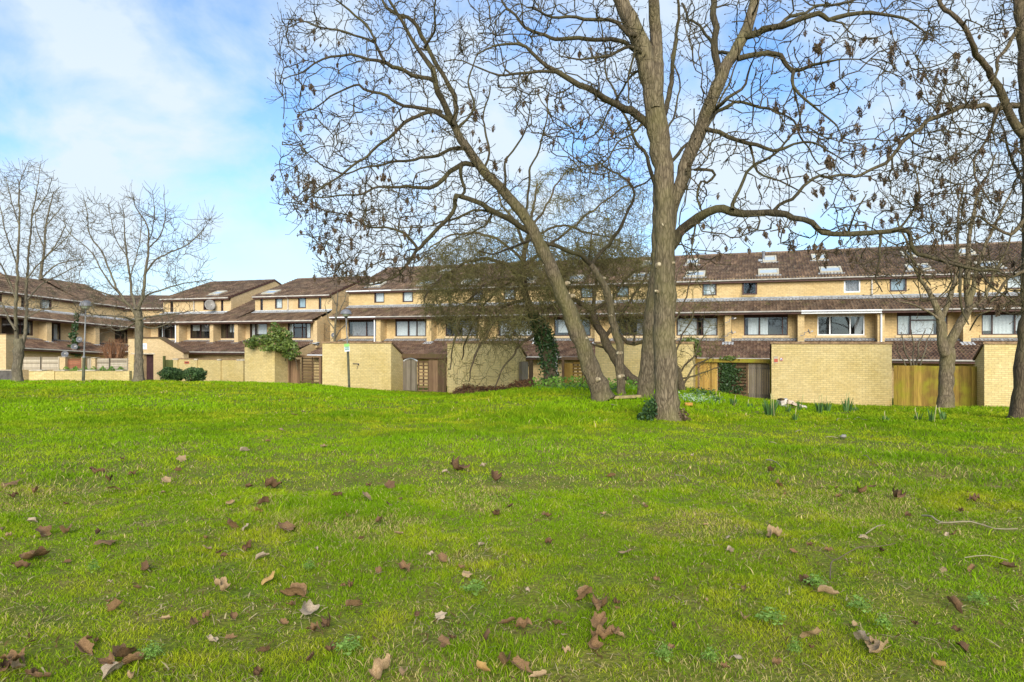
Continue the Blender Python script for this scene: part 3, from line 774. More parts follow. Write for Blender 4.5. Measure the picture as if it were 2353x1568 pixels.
    g = MB(); box(g, F, s0, s1, D['dp'] - .27, D['dp'] - .235, D['zg'] - .13, D['zg'] + .0); box(g, F, s0, s1, D['dp'] - .235, D['dm'] - .003, D['zg'] - .03, D['zg'] - .01)
    g.build('fascia', M[fascia], root)
    if mid:
        g = MB()
        for w in mid:
            if w.get('brownhead', True) and w['z'][1] < D['zg'] - .06: box(g, F, w['s'][0], w['s'][1], D['dm'] - .012, D['dm'] - .002, w['z'][1], D['zg'] - .031)
        if g.n: g.build('head_panel', M['fascia' if fascia != 'white' else 'offwhite'], root)
    if lower:
        g = MB(); rod(g, [F(s0, D['dl'] - .26, D['zl'] - .02), F(s1, D['dl'] - .26, D['zl'] - .02)], .045); g.build('gutter', M['white' if gutter == 'white' else 'gutter'], root)
        g = MB(); box(g, F, s0, s1, D['dl'] - .2, D['dl'] - .17, D['zl'] - .16, D['zl'] - .02); box(g, F, s0, s1, D['dl'] - .17, dl - .003, D['zl'] - .16, D['zl'] - .14); g.build('fascia', M['fascia'], root)
    for w in mid:
        make_window(F, root, w['s'][0], w['s'][1], w['z'][0], w['z'][1], D['dm'], w.get('lay', (.36,)), w.get('fr', 'brownframe'), w.get('dr', ()), w.get('tr'))
    if mid:
        g = MB()
        for w in mid: box(g, F, w['s'][0] - .08, w['s'][1] + .08, D['dm'] - .05, D['dm'] - .002, w['z'][0] - .13, w['z'][0] - .002)
        g.build('sill', M[sillm], root)
    for w in up:
        make_window(F, root, w['s'][0], w['s'][1], w['z'][0], w['z'][1], D['du'], w.get('lay', ()), w.get('fr', 'brownframe'), w.get('dr', ()), w.get('tr'), open_=w.get('open', False), fw=w.get('fw', .075))
    for (sc2, wd_, q0, q1) in sky:
        make_skylight(F, root, sc2, wd_, D['du'] - .28, D['zug'], D['dr'], D['zr'], q0, q1)
    for kind, s in downs:
        g = MB()
        if kind == 'mid': rod(g, [F(s, D['dp'] - .06, D['zg'] - .05), F(s, D['dp'] - .06, D['zf'] - .1), F(s, D['dp'] - .2, D['zf'] - .22)], .045)
        else: rod(g, [F(s, D['du'] - .3, D['zug'] - .02), F(s, D['du'] - .07, D['zug'] - .2), F(s, D['du'] - .07, D['zfl'] + .2), F(s, D['du'] - .2, D['zfl'] + .1)], .04)
        g.build('downpipe', M['white' if kind == 'mid' else 'offwhite'], root)
    for s, dd, h in vents:
        zt = D['zug'] + (D['zr'] - D['zug']) * (dd - D['du'] + .28) / (D['dr'] - D['du'] + .28)
        g = MB(); lathe(g, F(s, dd, zt - .05), [(.0, 0), (.085, 0), (.085, h), (.11, h), (.11, h + .12), (.0, h + .13)], 10)
        pb = g.build('vent_pipe', M['dome'], root)
        q = MB(); sbox(q, F, s - .3, s + .3, dd - .28, zt - .28 * sl + .07, dd + .15, zt + .15 * sl + .07, .02); q.build('flashing', M['leadpale'], pb)
    return root

# --- long terrace (11 houses)
SC = [-27.4, -23.8, -20.05, -16.35, -12.65, -8.95, -5.25, -1.56, 2.19, 6.02, 9.84, 13.6]
zm = (.31, 1.36); zu = (2.68, 3.42)
NET, DR, BL = 'curtain', 'drape', 'blueblind'
info = [
 dict(lab='end house beside the tall gable, its first-floor window hung with dark patterned drapes', dr=[(.1, .62, DR, 0), (.64, 1, DR, 0)], lay=(.62,), udr=[(.1, .95, NET, 0)], up='R'),
 dict(lab='house with white net curtains across its brown window, just left of the drooping thorn twigs', dr=[(.02, .40, NET, 0), (.44, .98, NET, .05)], lay=(.42, .70), udr=[(0, 1, NET, 0)], up='L'),
 dict(lab='house behind the thorn tree\'s drooping twigs, above the gap with the arched gate', dr=[(.5, .98, DR, 0)], lay=(.4,), udr=[(0, 1, DR, 0)], up='R'),
 dict(lab='house with pale drawn curtains seen through thorn twigs left of the ivied trunk', dr=[(.05, .45, NET, 0), (.5, .95, NET, 0)], lay=(.45,), udr=[(0, 1, NET, 0)], up='L'),
 dict(lab='house half hidden behind the ivied trunk and the leaning ash', dr=[(.1, .4, NET, .2)], lay=(.4,), udr=[(0, 1, BL, 0)], up='R'),
 dict(lab='house between the leaning ash and the tall straight trunk, screened by thorn branches', dr=[(.6, .97, DR, 0)], lay=(.35,), udr=[(0, 1, BL, 0)], up='L'),
 dict(lab='house just right of the tall straight trunk with white net curtains across its wide window', dr=[(.03, .52, NET, 0), (.66, .98, NET, 0)], lay=(.52, .62), udr=[(.3, 1, NET, 0), (0, .3, BL, 0)], up='R'),
 dict(lab='house with half-drawn white curtains and its small top window tilted open', dr=[(.1, .33, NET, 0), (.38, .55, NET, 0)], lay=(.36, .88), udr=[], up='L', open=True),
 dict(lab='house with white window frames and a white fascia board', dr=[(.80, .97, DR, 0)], lay=(.27, .70), udr=[(0, 1, DR, 0)], up='R', fr='white'),
 dict(lab='house behind the forked tree by the board fence, its window divided by a dark transom', dr=[(.03, .24, NET, 0), (.3, .74, NET, .05)], lay=(.27, .80), udr=[(0, 1, BL, .1)], up='L', tr=(.27, .8, .74)),
 dict(lab='last house in view at the right edge, its windows behind hanging ash keys', dr=[(.04, .2, NET, .2), (.22, .6, NET, 0), (.65, .95, NET, .2)], lay=(.2, .62), udr=[(0, 1, NET, 0)], up='R'),
]
houses = []
for i, nf in enumerate(info):
    a, b = SC[i], SC[i + 1]; c = (a + b) / 2 + .1; fr = nf.get('fr', 'brownframe')
    uc = b - 1.12 if nf['up'] == 'R' else a + 1.12
    uw = .82
    if nf['up'] == 'R': k1, k2 = a + 1.7, a + 1.3
    else: k1, k2 = b - 1.6, b - 1.5
    sky_ = [(k1, 1.13, .13, .30)]
    if i >= 5 or i in (1, 3): sky_.append((k2, .80, .60, .80))
    downs = []
    if i in (1, 9): downs.append(('mid', a - .26 if i == 1 else a + .0))
    if i == 3: downs.append(('mid', b - .25))
    if i == 9: downs.append(('up', a - .15))
    if i == 5: downs.append(('up', b - .3))
    h = house(FC, a, b, SPEC_C, nf['lab'], mid=[dict(s=(c - 1.15, c + 1.15), z=zm, lay=nf['lay'], dr=nf['dr'], fr=fr, tr=nf.get('tr'))],
          up=[dict(s=(uc - uw / 2, uc + uw / 2), z=zu, fr=fr, dr=nf['udr'], open=nf.get('open', False))], sky=sky_, group='houses of the long brick terrace',
          endL=(i == 0), endR=(i == 10), pierR=(i == 10), fascia='white' if i == 8 else 'fascia', downs=downs,
          vents=[(a + 1.9, 14.1, .55)] if i == 7 else ([(a + .6, 14.6, .45)] if i in (7, 4) else []), tile='tile', gutter='white' if i == 0 else 'gutter')
    houses.append(h)
# one more house beyond the right edge so that the roof runs on
house(FC, 13.6, 17.4, SPEC_C, 'next house of the long terrace, beyond the trunk at the right edge', mid=[dict(s=(14.4, 16.7), z=zm, lay=(.4,), dr=[(.1, .9, NET, 0)])],
      up=[dict(s=(14.3, 15.1), z=zu)], sky=[(15.8, 1.1, .13, .3)], group='houses of the long brick terrace', endR=True, pierR=True)

# --- shorter terrace to the left, stepped down a little
zmA = (.19, 1.27); zuA = (2.40, 3.18)
def sw(u0, u1, d): return (S(u0, d), S(u1, d))
DU, DM = SPEC_A['du'], SPEC_A['dm']
SA = [-44.6, -41.1, -37.85, -35.6, -32.2, -28.8]
ga = 'houses of the short terrace'
kw = dict(group=ga, brick='brick_far', gutter='offwhite', flash='leadpale')
house(FC, SA[0], SA[1], SPEC_A, 'end house behind the spreading bare tree, one pale strip of curtain in its window', mid=[dict(s=sw(363, 405, DM), z=zmA, lay=(.28, .7), dr=[(.12, .26, NET, 0)])],
      up=[dict(s=sw(391, 398, DU), z=(2.3, 3.2), fw=.05), ], endL=True, downs=[('mid', SA[1] - .1)], pierL=False, **kw)
house(FC, SA[1], SA[2], SPEC_A, 'house carrying the big round dish, its upper gable wall bare brick', mid=[dict(s=sw(437, 482, DM), z=zmA, lay=(.5,), dr=[(.05, .45, NET, .55), (.5, .95, DR, .5)])],
      up=[dict(s=sw(420.5, 435, DU), z=zuA, dr=[(.1, .9, BL, .1)]), dict(s=sw(467, 494, DU), z=zuA, dr=[(.1, .9, DR, 0)], lay=(.5,)), dict(s=sw(507.5, 513, DU), z=(2.3, 3.2), fw=.05)],
      sky=[(S(505, 11.6), 1.0, .14, .32)], endR=True, downs=[('up', S(447, DU))], **kw)
house(FC, SA[2], SA[3], dict(SPEC_A, dr=13.6, db=16), 'narrow linking house with a long unbroken tiled roof and two white notices in its window', mid=[dict(s=sw(503, 539, DM), z=(.19, 1.3), lay=(.5,), dr=[(.60, .70, 'plate', .42), (.78, .88, 'plate', .42)])],
      upper=False, **kw)
house(FC, SA[3], SA[4], SPEC_A, 'house above the ivy-topped shed, with a skylight low on its roof', mid=[dict(s=sw(574, 614, DM), z=zmA, lay=(.3,), dr=[(.05, .28, NET, 0), (.36, .97, NET, .3)])],
      up=[dict(s=sw(598, 604, DU), z=(2.3, 3.2), fw=.05), dict(s=sw(631.6, 649, DU), z=zuA, dr=[(.05, .95, NET, 0)])], sky=[(S(628, 11.4), 1.15, .10, .27)], endL=True, downs=[('up', S(663, DU))], **kw)
house(FC, SA[4], SA[5], SPEC_A, 'gable-end house with a long blank brick flank beside the passage', mid=[dict(s=sw(661, 714, DM), z=zmA, lay=(.25, .62, .78), dr=[(.02, .22, NET, 0), (.79, .98, NET, 0)], tr=(.25, .78, .7))],
      up=[dict(s=sw(684.5, 703, DU), z=zuA, dr=[(.05, .95, BL, 0)]), dict(s=sw(732, 738.5, DU), z=(2.3, 3.2), fw=.05)], endR=True, pierR=True, **kw)

# --- wing on the far left, falling away with the slope
FL = Fr((-33.4, 44.0), (.363, .932), -.066)
FL.e1 = FL.e1 / np.linalg.norm(FL.e1); FL.e2 = np.array([-FL.e1[1], FL.e1[0]])
SPEC_L = dict(dl=-2.0, zl=-.42, dp=0, zf=.33, dm=.85, zg=1.68, du=2.0, zfl=2.42, zug=3.42, dr=6.2, zr=5.1, db=10.4, z0=-3.2)
kl = dict(group='houses of the falling wing', brick='brick_far', gutter='offwhite', flash='leadpale', row=.4)
house(FL, -3.7, 0, SPEC_L, 'nearest house of the left wing, cut off by the photo edge', mid=[dict(s=(-3.2, -1.0), z=(.55, 1.5), dr=[(.1, .9, DR, 0)])], up=[dict(s=(-2, -1.2), z=(2.6, 3.34))], endL=True, zr_off=.85, **kl)
house(FL, 0, 3.6, SPEC_L, 'house behind the forked trunk with a wide dark brown window', mid=[dict(s=(1.0, 3.05), z=(.56, 1.55), lay=(.6, .78), dr=[(.8, .95, DR, .2)])], up=[dict(s=(.95, 1.75), z=(2.6, 3.34)), dict(s=(3.0, 3.25), z=(2.5, 3.3), fw=.05)], downs=[('mid', -.1)], zr_off=.50, endR=True, **kl)
house(FL, 3.6, 7.2, dict(SPEC_L, zr=5.12), 'house with the tall narrow window just left of the street lamp', mid=[dict(s=(3.95, 5.0), z=(.28, 1.55), lay=(.5,), dr=[(.1, .45, NET, 0), (.55, .9, NET, 0)])], up=[dict(s=(4.3, 5.15), z=(2.6, 3.34), dr=[(.1, .9, NET, 0)])], endR=False, **kl)
house(FL, 7.2, 10.9, dict(SPEC_L, zr=5.3), 'corner house with the rust-stained wall behind the reddish bush', mid=[dict(s=(9.3, 10.4), z=(.5, 1.5), lay=(.5,))], up=[dict(s=(7.35, 7.75), z=(2.5, 3.3), fw=.05)], endR=True, **kl)
# upper link roof closing the corner between the wing and the short terrace
FK = Fr((-37.0, 56.4), (.97, .02)); FK.e1 /= np.linalg.norm(FK.e1); FK.e2 = np.array([-FK.e1[1], FK.e1[0]])
house(FK, 0, 9.0, dict(SPEC_L, zl=-1.2, zf=-.4, zg=1.03, zfl=1.8, zug=2.78, zr=4.1, dr=6.2, db=10), 'far corner house closing the court behind the spreading tree', mid=[dict(s=(5.4, 6.4), z=(-.2, .8), lay=(.5,))], up=[dict(s=(4.8, 5.3), z=(2.0, 2.7))], group='houses of the falling wing', brick='brick_far', gutter='offwhite')

# ------------------------------------------------------------------ brick sheds along the green
def shed(u0, u1, label, ret=1.25, zt=-.12, drop=.68, d0=0., left=True, right=True, s1=None):
    a = S(u0, d0); b = S(u1, d0) if s1 is None else s1
    root = thing('brick_shed', FC((a + b) / 2, d0, -3.0), label, 'brick shed', 'yellow brick sheds along the green')
    m = MB(); prism(m, FC, [(d0, -3.3), (d0, zt), (d0 + .02, zt), (d0 + ret, zt - drop), (d0 + ret, -3.3)][::-1], a, b); m.build('wall', M['brick_wall'], root)
    m = MB(); box(m, FC, a - .05, b + .05, d0 - .05, d0 + .16, zt + .002, zt + .09)
    m.build('coping', M['coping'], root)
    m = MB()
    for s in (a, b): sbox(m, FC, s - .055, s + .055, d0 + .165, zt - .09 + .004, d0 + ret + .06, zt - drop + .0, .085)
    m.build('verge', M['wood_dark'], root)
    m = MB(); roof_tiles(m, FC, a + .06, b - .06, d0 + ret, zt - drop + .02, d0 + .17, zt - .05); m.build('roof', M['tile'], root)
    return root, a, b
sh1, a1, b1 = shed(562, 631, 'shed crowned with a tangle of leafy ivy', zt=-.2, drop=1.0, ret=1.9)
sh2, a2, b2 = shed(740.5, 898.6, 'shed behind the leaning lamp post, with a small slot in its face')
sh3, a3, b3 = shed(1028, 1189, 'shed behind the thorn tree\'s hanging twigs and the bank of brown mulch')
sh4, a4, b4 = shed(1368, 1593, 'shed behind the tall straight trunk')
sh5, a5, b5 = shed(1773, 2049.5, 'shed with two small red plates at its corner and rubble at its foot', ret=1.2)
sh6, a6, b6 = shed(2262, 2420, 'shed behind the trunk at the right edge, right of the board fence', s1=S(2262, 0) + 4.5)

# things between the sheds
def boards(name, label, s0, s1, d, z0, z1, mat, w=.12, cat='fence', arch=0., jit=.006, group=None, F=FC, gap=.006, post=True):
    root = thing(name, F((s0 + s1) / 2, d, z0), label, cat, group)
    m = MB(); n = max(2, round((s1 - s0) / w)); rr = random.Random(int(abs(s0) * 100))
    for i in range(n):
        a = s0 + (s1 - s0) * i / n + gap / 2; b = s0 + (s1 - s0) * (i + 1) / n - gap / 2
        q = ((a + b) / 2 - s0) / (s1 - s0) * 2 - 1; zt = z1 + arch * (1 - q * q) + rr.uniform(-.012, .012)
        dd = rr.uniform(-jit, jit); box(m, F, a, b, d - .01 + dd, d + .015 + dd, z0, zt)
    m.build('boards', M[mat], root)
    m = MB()
    for z in (z0 + .35, z1 - .25): box(m, F, s0, s1, d + .03, d + .07, z, z + .08)
    m.build('rails', M['wood_dark'], root)
    return root
def slats(name, label, s0, s1, d, z0, z1, mat, n=11, h=.055, F=FC, posts=True, cat='trellis', group=None, rr=random.Random(4), back=False):
    root = thing(name, F((s0 + s1) / 2, d, z0), label, cat, group)
    m = MB()
    for i in range(n):
        z = z0 + .08 + (z1 - z0 - .12) * i / (n - 1); k = rr.uniform(-.012, .012)
        box(m, F, s0, s1, d - .012, d + .012, z - h / 2 + k, z + h / 2 + k)
    m.build('slats', M[mat], root)
    if back: m = MB(); box(m, F, s0 + .04, s1 - .04, d + .09, d + .11, z0, z1 - .02); m.build('backing', M['wood_dark'], root)
    for s in (s0, (s0 + s1) / 2, s1):
        m = MB(); box(m, F, s - .035, s + .035, d + .0125, d + .07, z0 - .2, z1 + .03); m.build('post', M['wood_dark'], root)
    return root
def beam(label, s0, s1, d, z0, z1, mat='wood_dark', F=FC, th=.12):
    m = MB(); box(m, F, s0, s1, d - th / 2, d + th / 2, z0, z1)
    root = thing('timber_beam', F((s0 + s1) / 2, d, z0), label, 'timber beam')
    m.build('beam', M[mat], root)
    m = MB()
    for s in (s0 + .07, s1 - .07): box(m, F, s - .055, s + .055, d - th / 2 + .012, d + th / 2 - .012, -3.0, z0 - .002)
    m.build('post', M[mat], root); return root
GD = 1.3
def sg(u): return S(u, GD)
# gap 1
boards('wooden_gate', 'brown board gate right of the ivy-topped shed', sg(663), sg(689), GD, -2.8, -1.06, 'wood_brown', .16, 'gate')
slats('garden_trellis', 'slatted trellis woven with dry stems beside the leaning lamp post\'s shed', sg(692.5), sg(739), GD + .05, -2.9, -.95, 'wood_dark', 12, .05)
beam('thin brown beam over the gate by the ivy-topped shed', sg(664), sg(741), GD - .1, -.93, -.82, 'wood_brown')
m = MB(); box(m, FC, sg(694), sg(707), GD + 2.0, GD + 2.6, -2.8, -1.35); box(m, FC, sg(693.6), sg(707.5), GD + 1.95, GD + 2.65, -1.35, -1.24)
tag(m.build('garden_box', M['panelgreen']), 'green bin seen through the trellis by the ivy-topped shed', 'bin')
# gap 2
boards('arched_gate', 'grey round-topped board gate with a white edged arch', sg(926), sg(958), GD, -2.75, -1.13, 'wood_grey', .11, 'gate', arch=.14)
m = MB()
pts = [FC(sg(926) + (sg(958) - sg(926)) * q, GD + .06, -1.08 + .14 * (1 - (2 * q - 1) ** 2)) for q in np.linspace(0, 1, 12)]
rod(m, pts, .035); tag(m.build('curved_handrail', M['white']), 'white curved rail along the top of the grey arched gate', 'rail')
slats('garden_trellis', 'open slatted trellis between the grey arched gate and brown boards', sg(960), sg(983), GD + .04, -2.9, -1.08, 'wood_brown', 10, .07)
boards('wooden_gate', 'brown board gate right of the open trellis, under the hanging twigs', sg(985), sg(1006), GD, -2.85, -.98, 'wood_brown', .15, 'gate')
boards('wooden_gate', 'darker brown boards butting the shed behind the thorn tree', sg(1007.5), sg(1027), GD - .05, -2.9, -.96, 'wood_dark', .13, 'gate')
beam('heavy weathered beam above the grey arched gate', sg(913), sg(1028), GD - .12, -.90, -.68, 'wood_dark')
# gap 3
boards('panel_fence', 'mossy olive panel left of the ivied trunk', sg(1190), sg(1229), .25, -2.8, -1.0, 'wood_grey', .3, 'fence')
m = MB(); box(m, FC, sg(1231), sg(1239), .2, .32, -3.0, -.95); tag(m.build('timber_post', M['wood_dark']), 'dark square post left of the ivied trunk', 'post')
m = MB(); box(m, FC, sg(1283), sg(1289), .6, .7, -3.0, -.6); po = thing('grey_post', FC(sg(1286), .65, -3), 'thin grey post with two white brackets beside the ivied trunk', 'post'); m.build('post', M['offwhite'], po)
m = MB(); box(m, FC, sg(1279), sg(1293), .58, .598, -1.62, -1.55); m.build('bracket', M['white'], po)
boards('wooden_gate', 'orange-brown gate between the grey post and the leaning ash', sg(1297), sg(1316), GD, -2.8, -1.1, 'wood_yellow', .13, 'gate')
slats('garden_trellis', 'pale horizontal slats right of the orange-brown gate', sg(1317), sg(1338), GD, -2.8, -1.05, 'wood_yellow', 11, .10)
boards('panel_fence', 'red-stained boards behind the foot of the leaning ash', sg(1341), sg(1367), GD, -2.8, -1.1, 'wood_red', .14)
beam('brown beam above the orange-brown gate', sg(1292), sg(1368), GD - .1, -.92, -.78, 'wood_brown')
# gap 4
m = MB(); box(m, FC, sg(1597), sg(1607), GD - .1, GD + .06, -3., -.99); tag(m.build('timber_post', M['wood_brown']), 'broad brown post left of the honey-coloured gate', 'post')
boards('wooden_gate', 'honey-coloured board gate left of the ivied trellis', sg(1608), sg(1648), GD, -2.7, -1.0, 'wood_yellow', .11, 'gate')
slats('garden_trellis', 'dark slatted trellis grown over with ivy', sg(1651), sg(1717), GD + .02, -2.8, -.98, 'wood_dark', 13, .085, back=True)
boards('wooden_gate', 'greyish-brown board gate beside the shed with red plates', sg(1720), sg(1772), GD, -2.85, -1.02, 'wood_grey', .075, 'gate')
beam('mossy beam over the honey-coloured gate and the ivied trellis', sg(1597), sg(1776), GD - .12, -.97, -.80, 'wood_fence')
# gap 5
boards('board_fence', 'mossy yellow-brown close-board fence behind the forked tree', sg(2050), sg(2246), GD - .35, -2.95, -1.02, 'wood_fence', .145, jit=.012, gap=.004)

# small fittings on the sheds
def plate(name, label, u0, u1, v0, v1, d, mat, cat='sign', th=.02, F=FC):
    root = thing(name, F(S((u0 + u1) / 2, d), d, ZV(u0, v1, d)), label, cat)
    m = MB(); box(m, F, S(u0, d), S(u1, d), d - th, d - .001, ZV(u0, v1, d), ZV(u0, v0, d)); m.build('plate', M[mat], root); return root
def addbox(root, name, u0, u1, v0, v1, d, mat, th=.004):
    m = MB(); box(m, FC, S(u0, d), S(u1, d), d - th, d - .0005, ZV(u0, v1, d), ZV(u0, v0, d)); return m.build(name, M[mat], root)
p = plate('warning_plate', 'square plate with a red lower half, nearer the shed corner', 1778.5, 1788, 819.5, 834.5, -.001, 'concrete'); addbox(p, 'red_panel', 1779, 1787.5, 825, 832.5, -.022, 'red')
p = plate('hydrant_plate', 'smaller red square plate with a white middle and dark mark', 1792, 1799, 822.3, 829.8, -.001, 'red'); addbox(p, 'white_panel', 1793.2, 1797.6, 823.3, 828.6, -.022, 'plate'); addbox(p, 'mark', 1794.5, 1796.3, 825, 828.5, -.027, 'ink')
sl_ = plate('letter_slot', 'dark metal slot in the shed behind the leaning lamp post', 811, 825, 835.3, 837.2, -.001, 'ink', 'letter slot', .03); addbox(sl_, 'slot_end', 822.5, 825.2, 837.2, 840, -.001, 'ink', .03)

def text(body, F, s, d, z, size, mat, parent=None, name='lettering', rotz=None, align='CENTER'):
    cu = bpy.data.curves.new(name, 'FONT'); cu.body = body; cu.size = size; cu.align_x = align; cu.align_y = 'CENTER'; cu.extrude = .003
    o = bpy.data.objects.new(name, cu); col.objects.link(o)
    p = Vector(F(s, d, z)); a = math.atan2(F.e1[1], F.e1[0]) if rotz is None else rotz
    o.rotation_euler = (PI / 2, 0, a)
    bpy.context.view_layer.update()
    me = bpy.data.meshes.new_from_object(o.evaluated_get(bpy.context.evaluated_depsgraph_get())); bpy.data.objects.remove(o)
    from mathutils import Euler
    me.transform(Euler((PI / 2, 0, a)).to_matrix().to_4x4())
    me.materials.clear(); me.materials.append(M[mat])
    q = bpy.data.objects.new(name, me); col.objects.link(q); 
    if parent is not None: q.parent = parent; q.location = p - world_loc(parent)
    else: q.location = p
    return q
nm = text('3', FC, S(821, 0), -.004, ZV(821, 845.3, 0), .20, 'ink', name='house_number'); tag(nm, 'dark number 3 below the slot on the shed', 'house number')

# gable-ended store with the dark doorway, far left
FE = Fr((0, 0), (ct, -st_))
dE = 3.4
def SE(u): return S(u, dE)
root = thing('gabled_store', FC(SE(355), dE, -3), 'buff brick store with a dark doorway and a sloping shoulder, behind the spreading tree', 'brick store')
pz = lambda u, v: (SE(u), ZV(u, v, dE))
sL, sR = SE(294.5), SE(422); zT = ZV(350, 778, dE); s6, s7 = SE(367), SE(421.7); z7 = ZV(421, 811, dE); zB = -3.3
dw0, dw1, dwz = SE(327), SE(352.5), ZV(340, 814.5, dE)
dl0, dl1 = SE(301.5), SE(311)
m = MB()
def vq(a, b, c, d): m.quad(FC(a, dE, c), FC(b, dE, c), FC(b, dE, d), FC(a, dE, d), [(a, c), (b, c), (b, d), (a, d)])
vq(sL, dw0, zB, dwz); vq(dw1, s6, zB, dwz); vq(sL, s6, dwz, zT)
m.add([FC(s6, dE, zB), FC(s7, dE, zB), FC(s7, dE, z7), FC(s6, dE, zT)], [(0, 1, 2, 3)], [[(s6, zB), (s7, zB), (s7, z7), (s6, zT)]])
for (p, q) in ((dw0, -1), (dw1, 1)): m.quad(FC(p, dE, zB), FC(p, dE + .42, zB), FC(p, dE + .42, dwz), FC(p, dE, dwz), [(0, zB), (.5, zB), (.5, dwz), (0, dwz)])
D2 = dE + .42
m.quad(FC(sL, D2, zB), FC(sL, dE, zB), FC(sL, dE, zT), FC(sL, D2, zT), [(0, zB), (2.6, zB), (2.6, zT), (0, zT)])
m.quad(FC(s7, dE, zB), FC(s7, D2, zB), FC(s7, D2, z7), FC(s7, dE, z7), [(0, zB), (2.6, zB), (2.6, z7), (0, z7)])
m.quad(FC(dw0, dE, dwz), FC(dw1, dE, dwz), FC(dw1, dE + .42, dwz), FC(dw0, dE + .42, dwz), [(0, 0)] * 4)
m.build('wall', M['brick_far'], root)
m = MB(); box(m, FC, dw0 - .05, dw1 + .05, dE + .33, dE + .38, zB, dwz + .02); m.build('door', M['doorbrown'], root)
m = MB(); box(m, FC, SE(301.5), SE(356), dE - .03, dE - .002, dwz, dwz + .09); m.build('lintel', M['concrete'], root)
m = MB(); box(m, FC, sL - .05, s6, dE - .06, D2, zT + .001, zT + .1)
L = math.hypot(s7 - s6, z7 - zT)
a, b = (s6, zT + .001), (s7 + .08, z7 - .05)
m.add([FC(a[0], dE - .06, a[1]), FC(b[0], dE - .06, b[1]), FC(b[0], D2, b[1]), FC(a[0], D2, a[1]), FC(a[0], dE - .06, a[1] + .1), FC(b[0], dE - .06, b[1] + .1), FC(b[0], D2, b[1] + .1), FC(a[0], D2, a[1] + .1)],
      [(0, 1, 5, 4), (4, 5, 6, 7), (1, 2, 6, 5), (2, 3, 7, 6), (3, 2, 1, 0)])
m.build('coping', M['wood_dark'], root)
m = MB(); box(m, FC, dl0, dl1, dE - .14, dE - .002, zB, dwz - .06); m.build('buttress', M['brick_wall'], root)
p = plate('notice_board', 'white notice with two grey lines above the dark doorway', 326, 337.5, 789.5, 803, dE - .001, 'plate', 'sign'); addbox(p, 'line', 328, 335, 792.4, 794.4, dE - .022, 'inkpale'); addbox(p, 'line', 329.5, 333, 796, 798, dE - .022, 'inkpale')
# low brick wall right of the store
dW = 2.0
def SW(u): return S(u, dW)
root = thing('low_garden_wall', FC(SW(480), dW, -3), 'low buff brick garden wall with square piers behind the two clipped bushes', 'garden wall')
m = MB(); z_ = ZV(480, 827, dW); box(m, FC, SW(402), SW(561), dW, dW + .22, -3.3, z_); m.build('wall', M['brick_wall'], root)
for u0, u1 in ((400, 410), (449, 455), (502, 509), (547, 561)):
    m = MB(); box(m, FC, SW(u0), SW(u1), dW - .08, dW + .3, -3.3, z_ - .04); pr = m.build('pier', M['brick_wall'], root)
    m = MB(); box(m, FC, SW(u0) - .03, SW(u1) + .03, dW - .11, dW + .33, z_ - .039, z_ + .05); m.build('pier_cap', M['concrete'], pr)
m = MB(); box(m, FC, SW(409), SW(548), dW - .02, dW + .24, z_ + .001, z_ + .06); m.build('coping', M['coping'], root)
p = plate('street_plate', 'small dark red plate on the low garden wall', 424, 434.5, 830.5, 836, dW - .001, 'red', 'sign')
addbox(p, 'lettering_line', 426, 432.5, 832.5, 834, dW - .022, 'ink')
boards('panel_fence', 'dark green boarded panel behind the clipped bushes', SW(368), SW(399), dW + .3, -2.9, ZV(380, 827.5, dW), 'panelgreen', .2)
m = MB(); box(m, FC, SW(368), SW(372), dW + .2, dW + .29, -2.9, ZV(370, 818.5, dW)); tag(m.build('timber_post', M['panelgreen']), 'green post standing left of the dark green panel', 'post')

# far-left forecourt
FF = Fr((0, 37.0), (1, 0))
def xF(u, y): return (u - CU) / FPX * y
def zF(v, y): return (CV - v) / FPX * y
def fbox(mb, u0, u1, v0, v1, y, dep): 
    box(mb, FF, xF(u0, y), xF(u1, y), y - 37, y - 37 + dep, zF(v1, y), zF(v0, y))
root = thing('planter_wall', (xF(180, 34.5), 34.5, -1.2), 'low yellow brick planter wall with pale slabs, behind the lit lamp-free lawn edge'.replace('lit lamp-free ', ''), 'planter wall')
m = MB(); fbox(m, 66, 297, 853, 905, 34.5, .25); m.build('wall', M['brick_wall'], root)
for u0, u1 in ((66, 96), (122, 148), (177, 219), (265, 281)):
    m = MB(); fbox(m, u0, u1, 850.6, 853, 34.46, .4); m.build('coping', M['concrete'], root)
m = MB(); fbox(m, 121, 124.5, 852.8, 905, 34.45, .049); m.build('pier', M['brick_wall'], root)
root = thing('dark_low_wall', (xF(10, 34), 34, -1.2), 'dark grey low wall left of the forked trunk', 'low wall'); m = MB(); fbox(m, -60, 33, 852, 905, 34, .3); m.build('wall', M['darkwall'], root)
m = MB(); fbox(m, -60, 33, 850.6, 852, 33.97, .36); m.build('coping', M['concrete'], root)
def panel(label, u0, u1, v0, v1, y, mat, n, horiz=True):
    r = thing('panel_fence', (xF((u0 + u1) / 2, y), y, EYE + zF(v1, y)), label, 'fence', None)
    m = MB(); x0, x1, z0, z1 = xF(u0, y), xF(u1, y), zF(v1, y), zF(v0, y); rr = random.Random(int(u0))
    for i in range(n):
        k = rr.uniform(0, .012)
        if horiz: box(m, FF, x0, x1, y - 37 + k, y - 37 + k + .02, z0 + (z1 - z0) * i / n + .006, z0 + (z1 - z0) * (i + 1) / n - .006)
        else: box(m, FF, x0 + (x1 - x0) * i / n + .008, x0 + (x1 - x0) * (i + 1) / n - .008, y - 37 + k, y - 37 + k + .02, z0, z1)
    m.build('boards', M[mat], r)
    m = MB()
    k = max(1, round((x1 - x0) / .9))
    for i in range(k + 1):
        x = x0 + (x1 - x0) * i / k; box(m, FF, x - .03, x + .03, y - 37.05, y - 37.002, z0, z1 + .02)
    m.build('battens', M[mat], r); return r
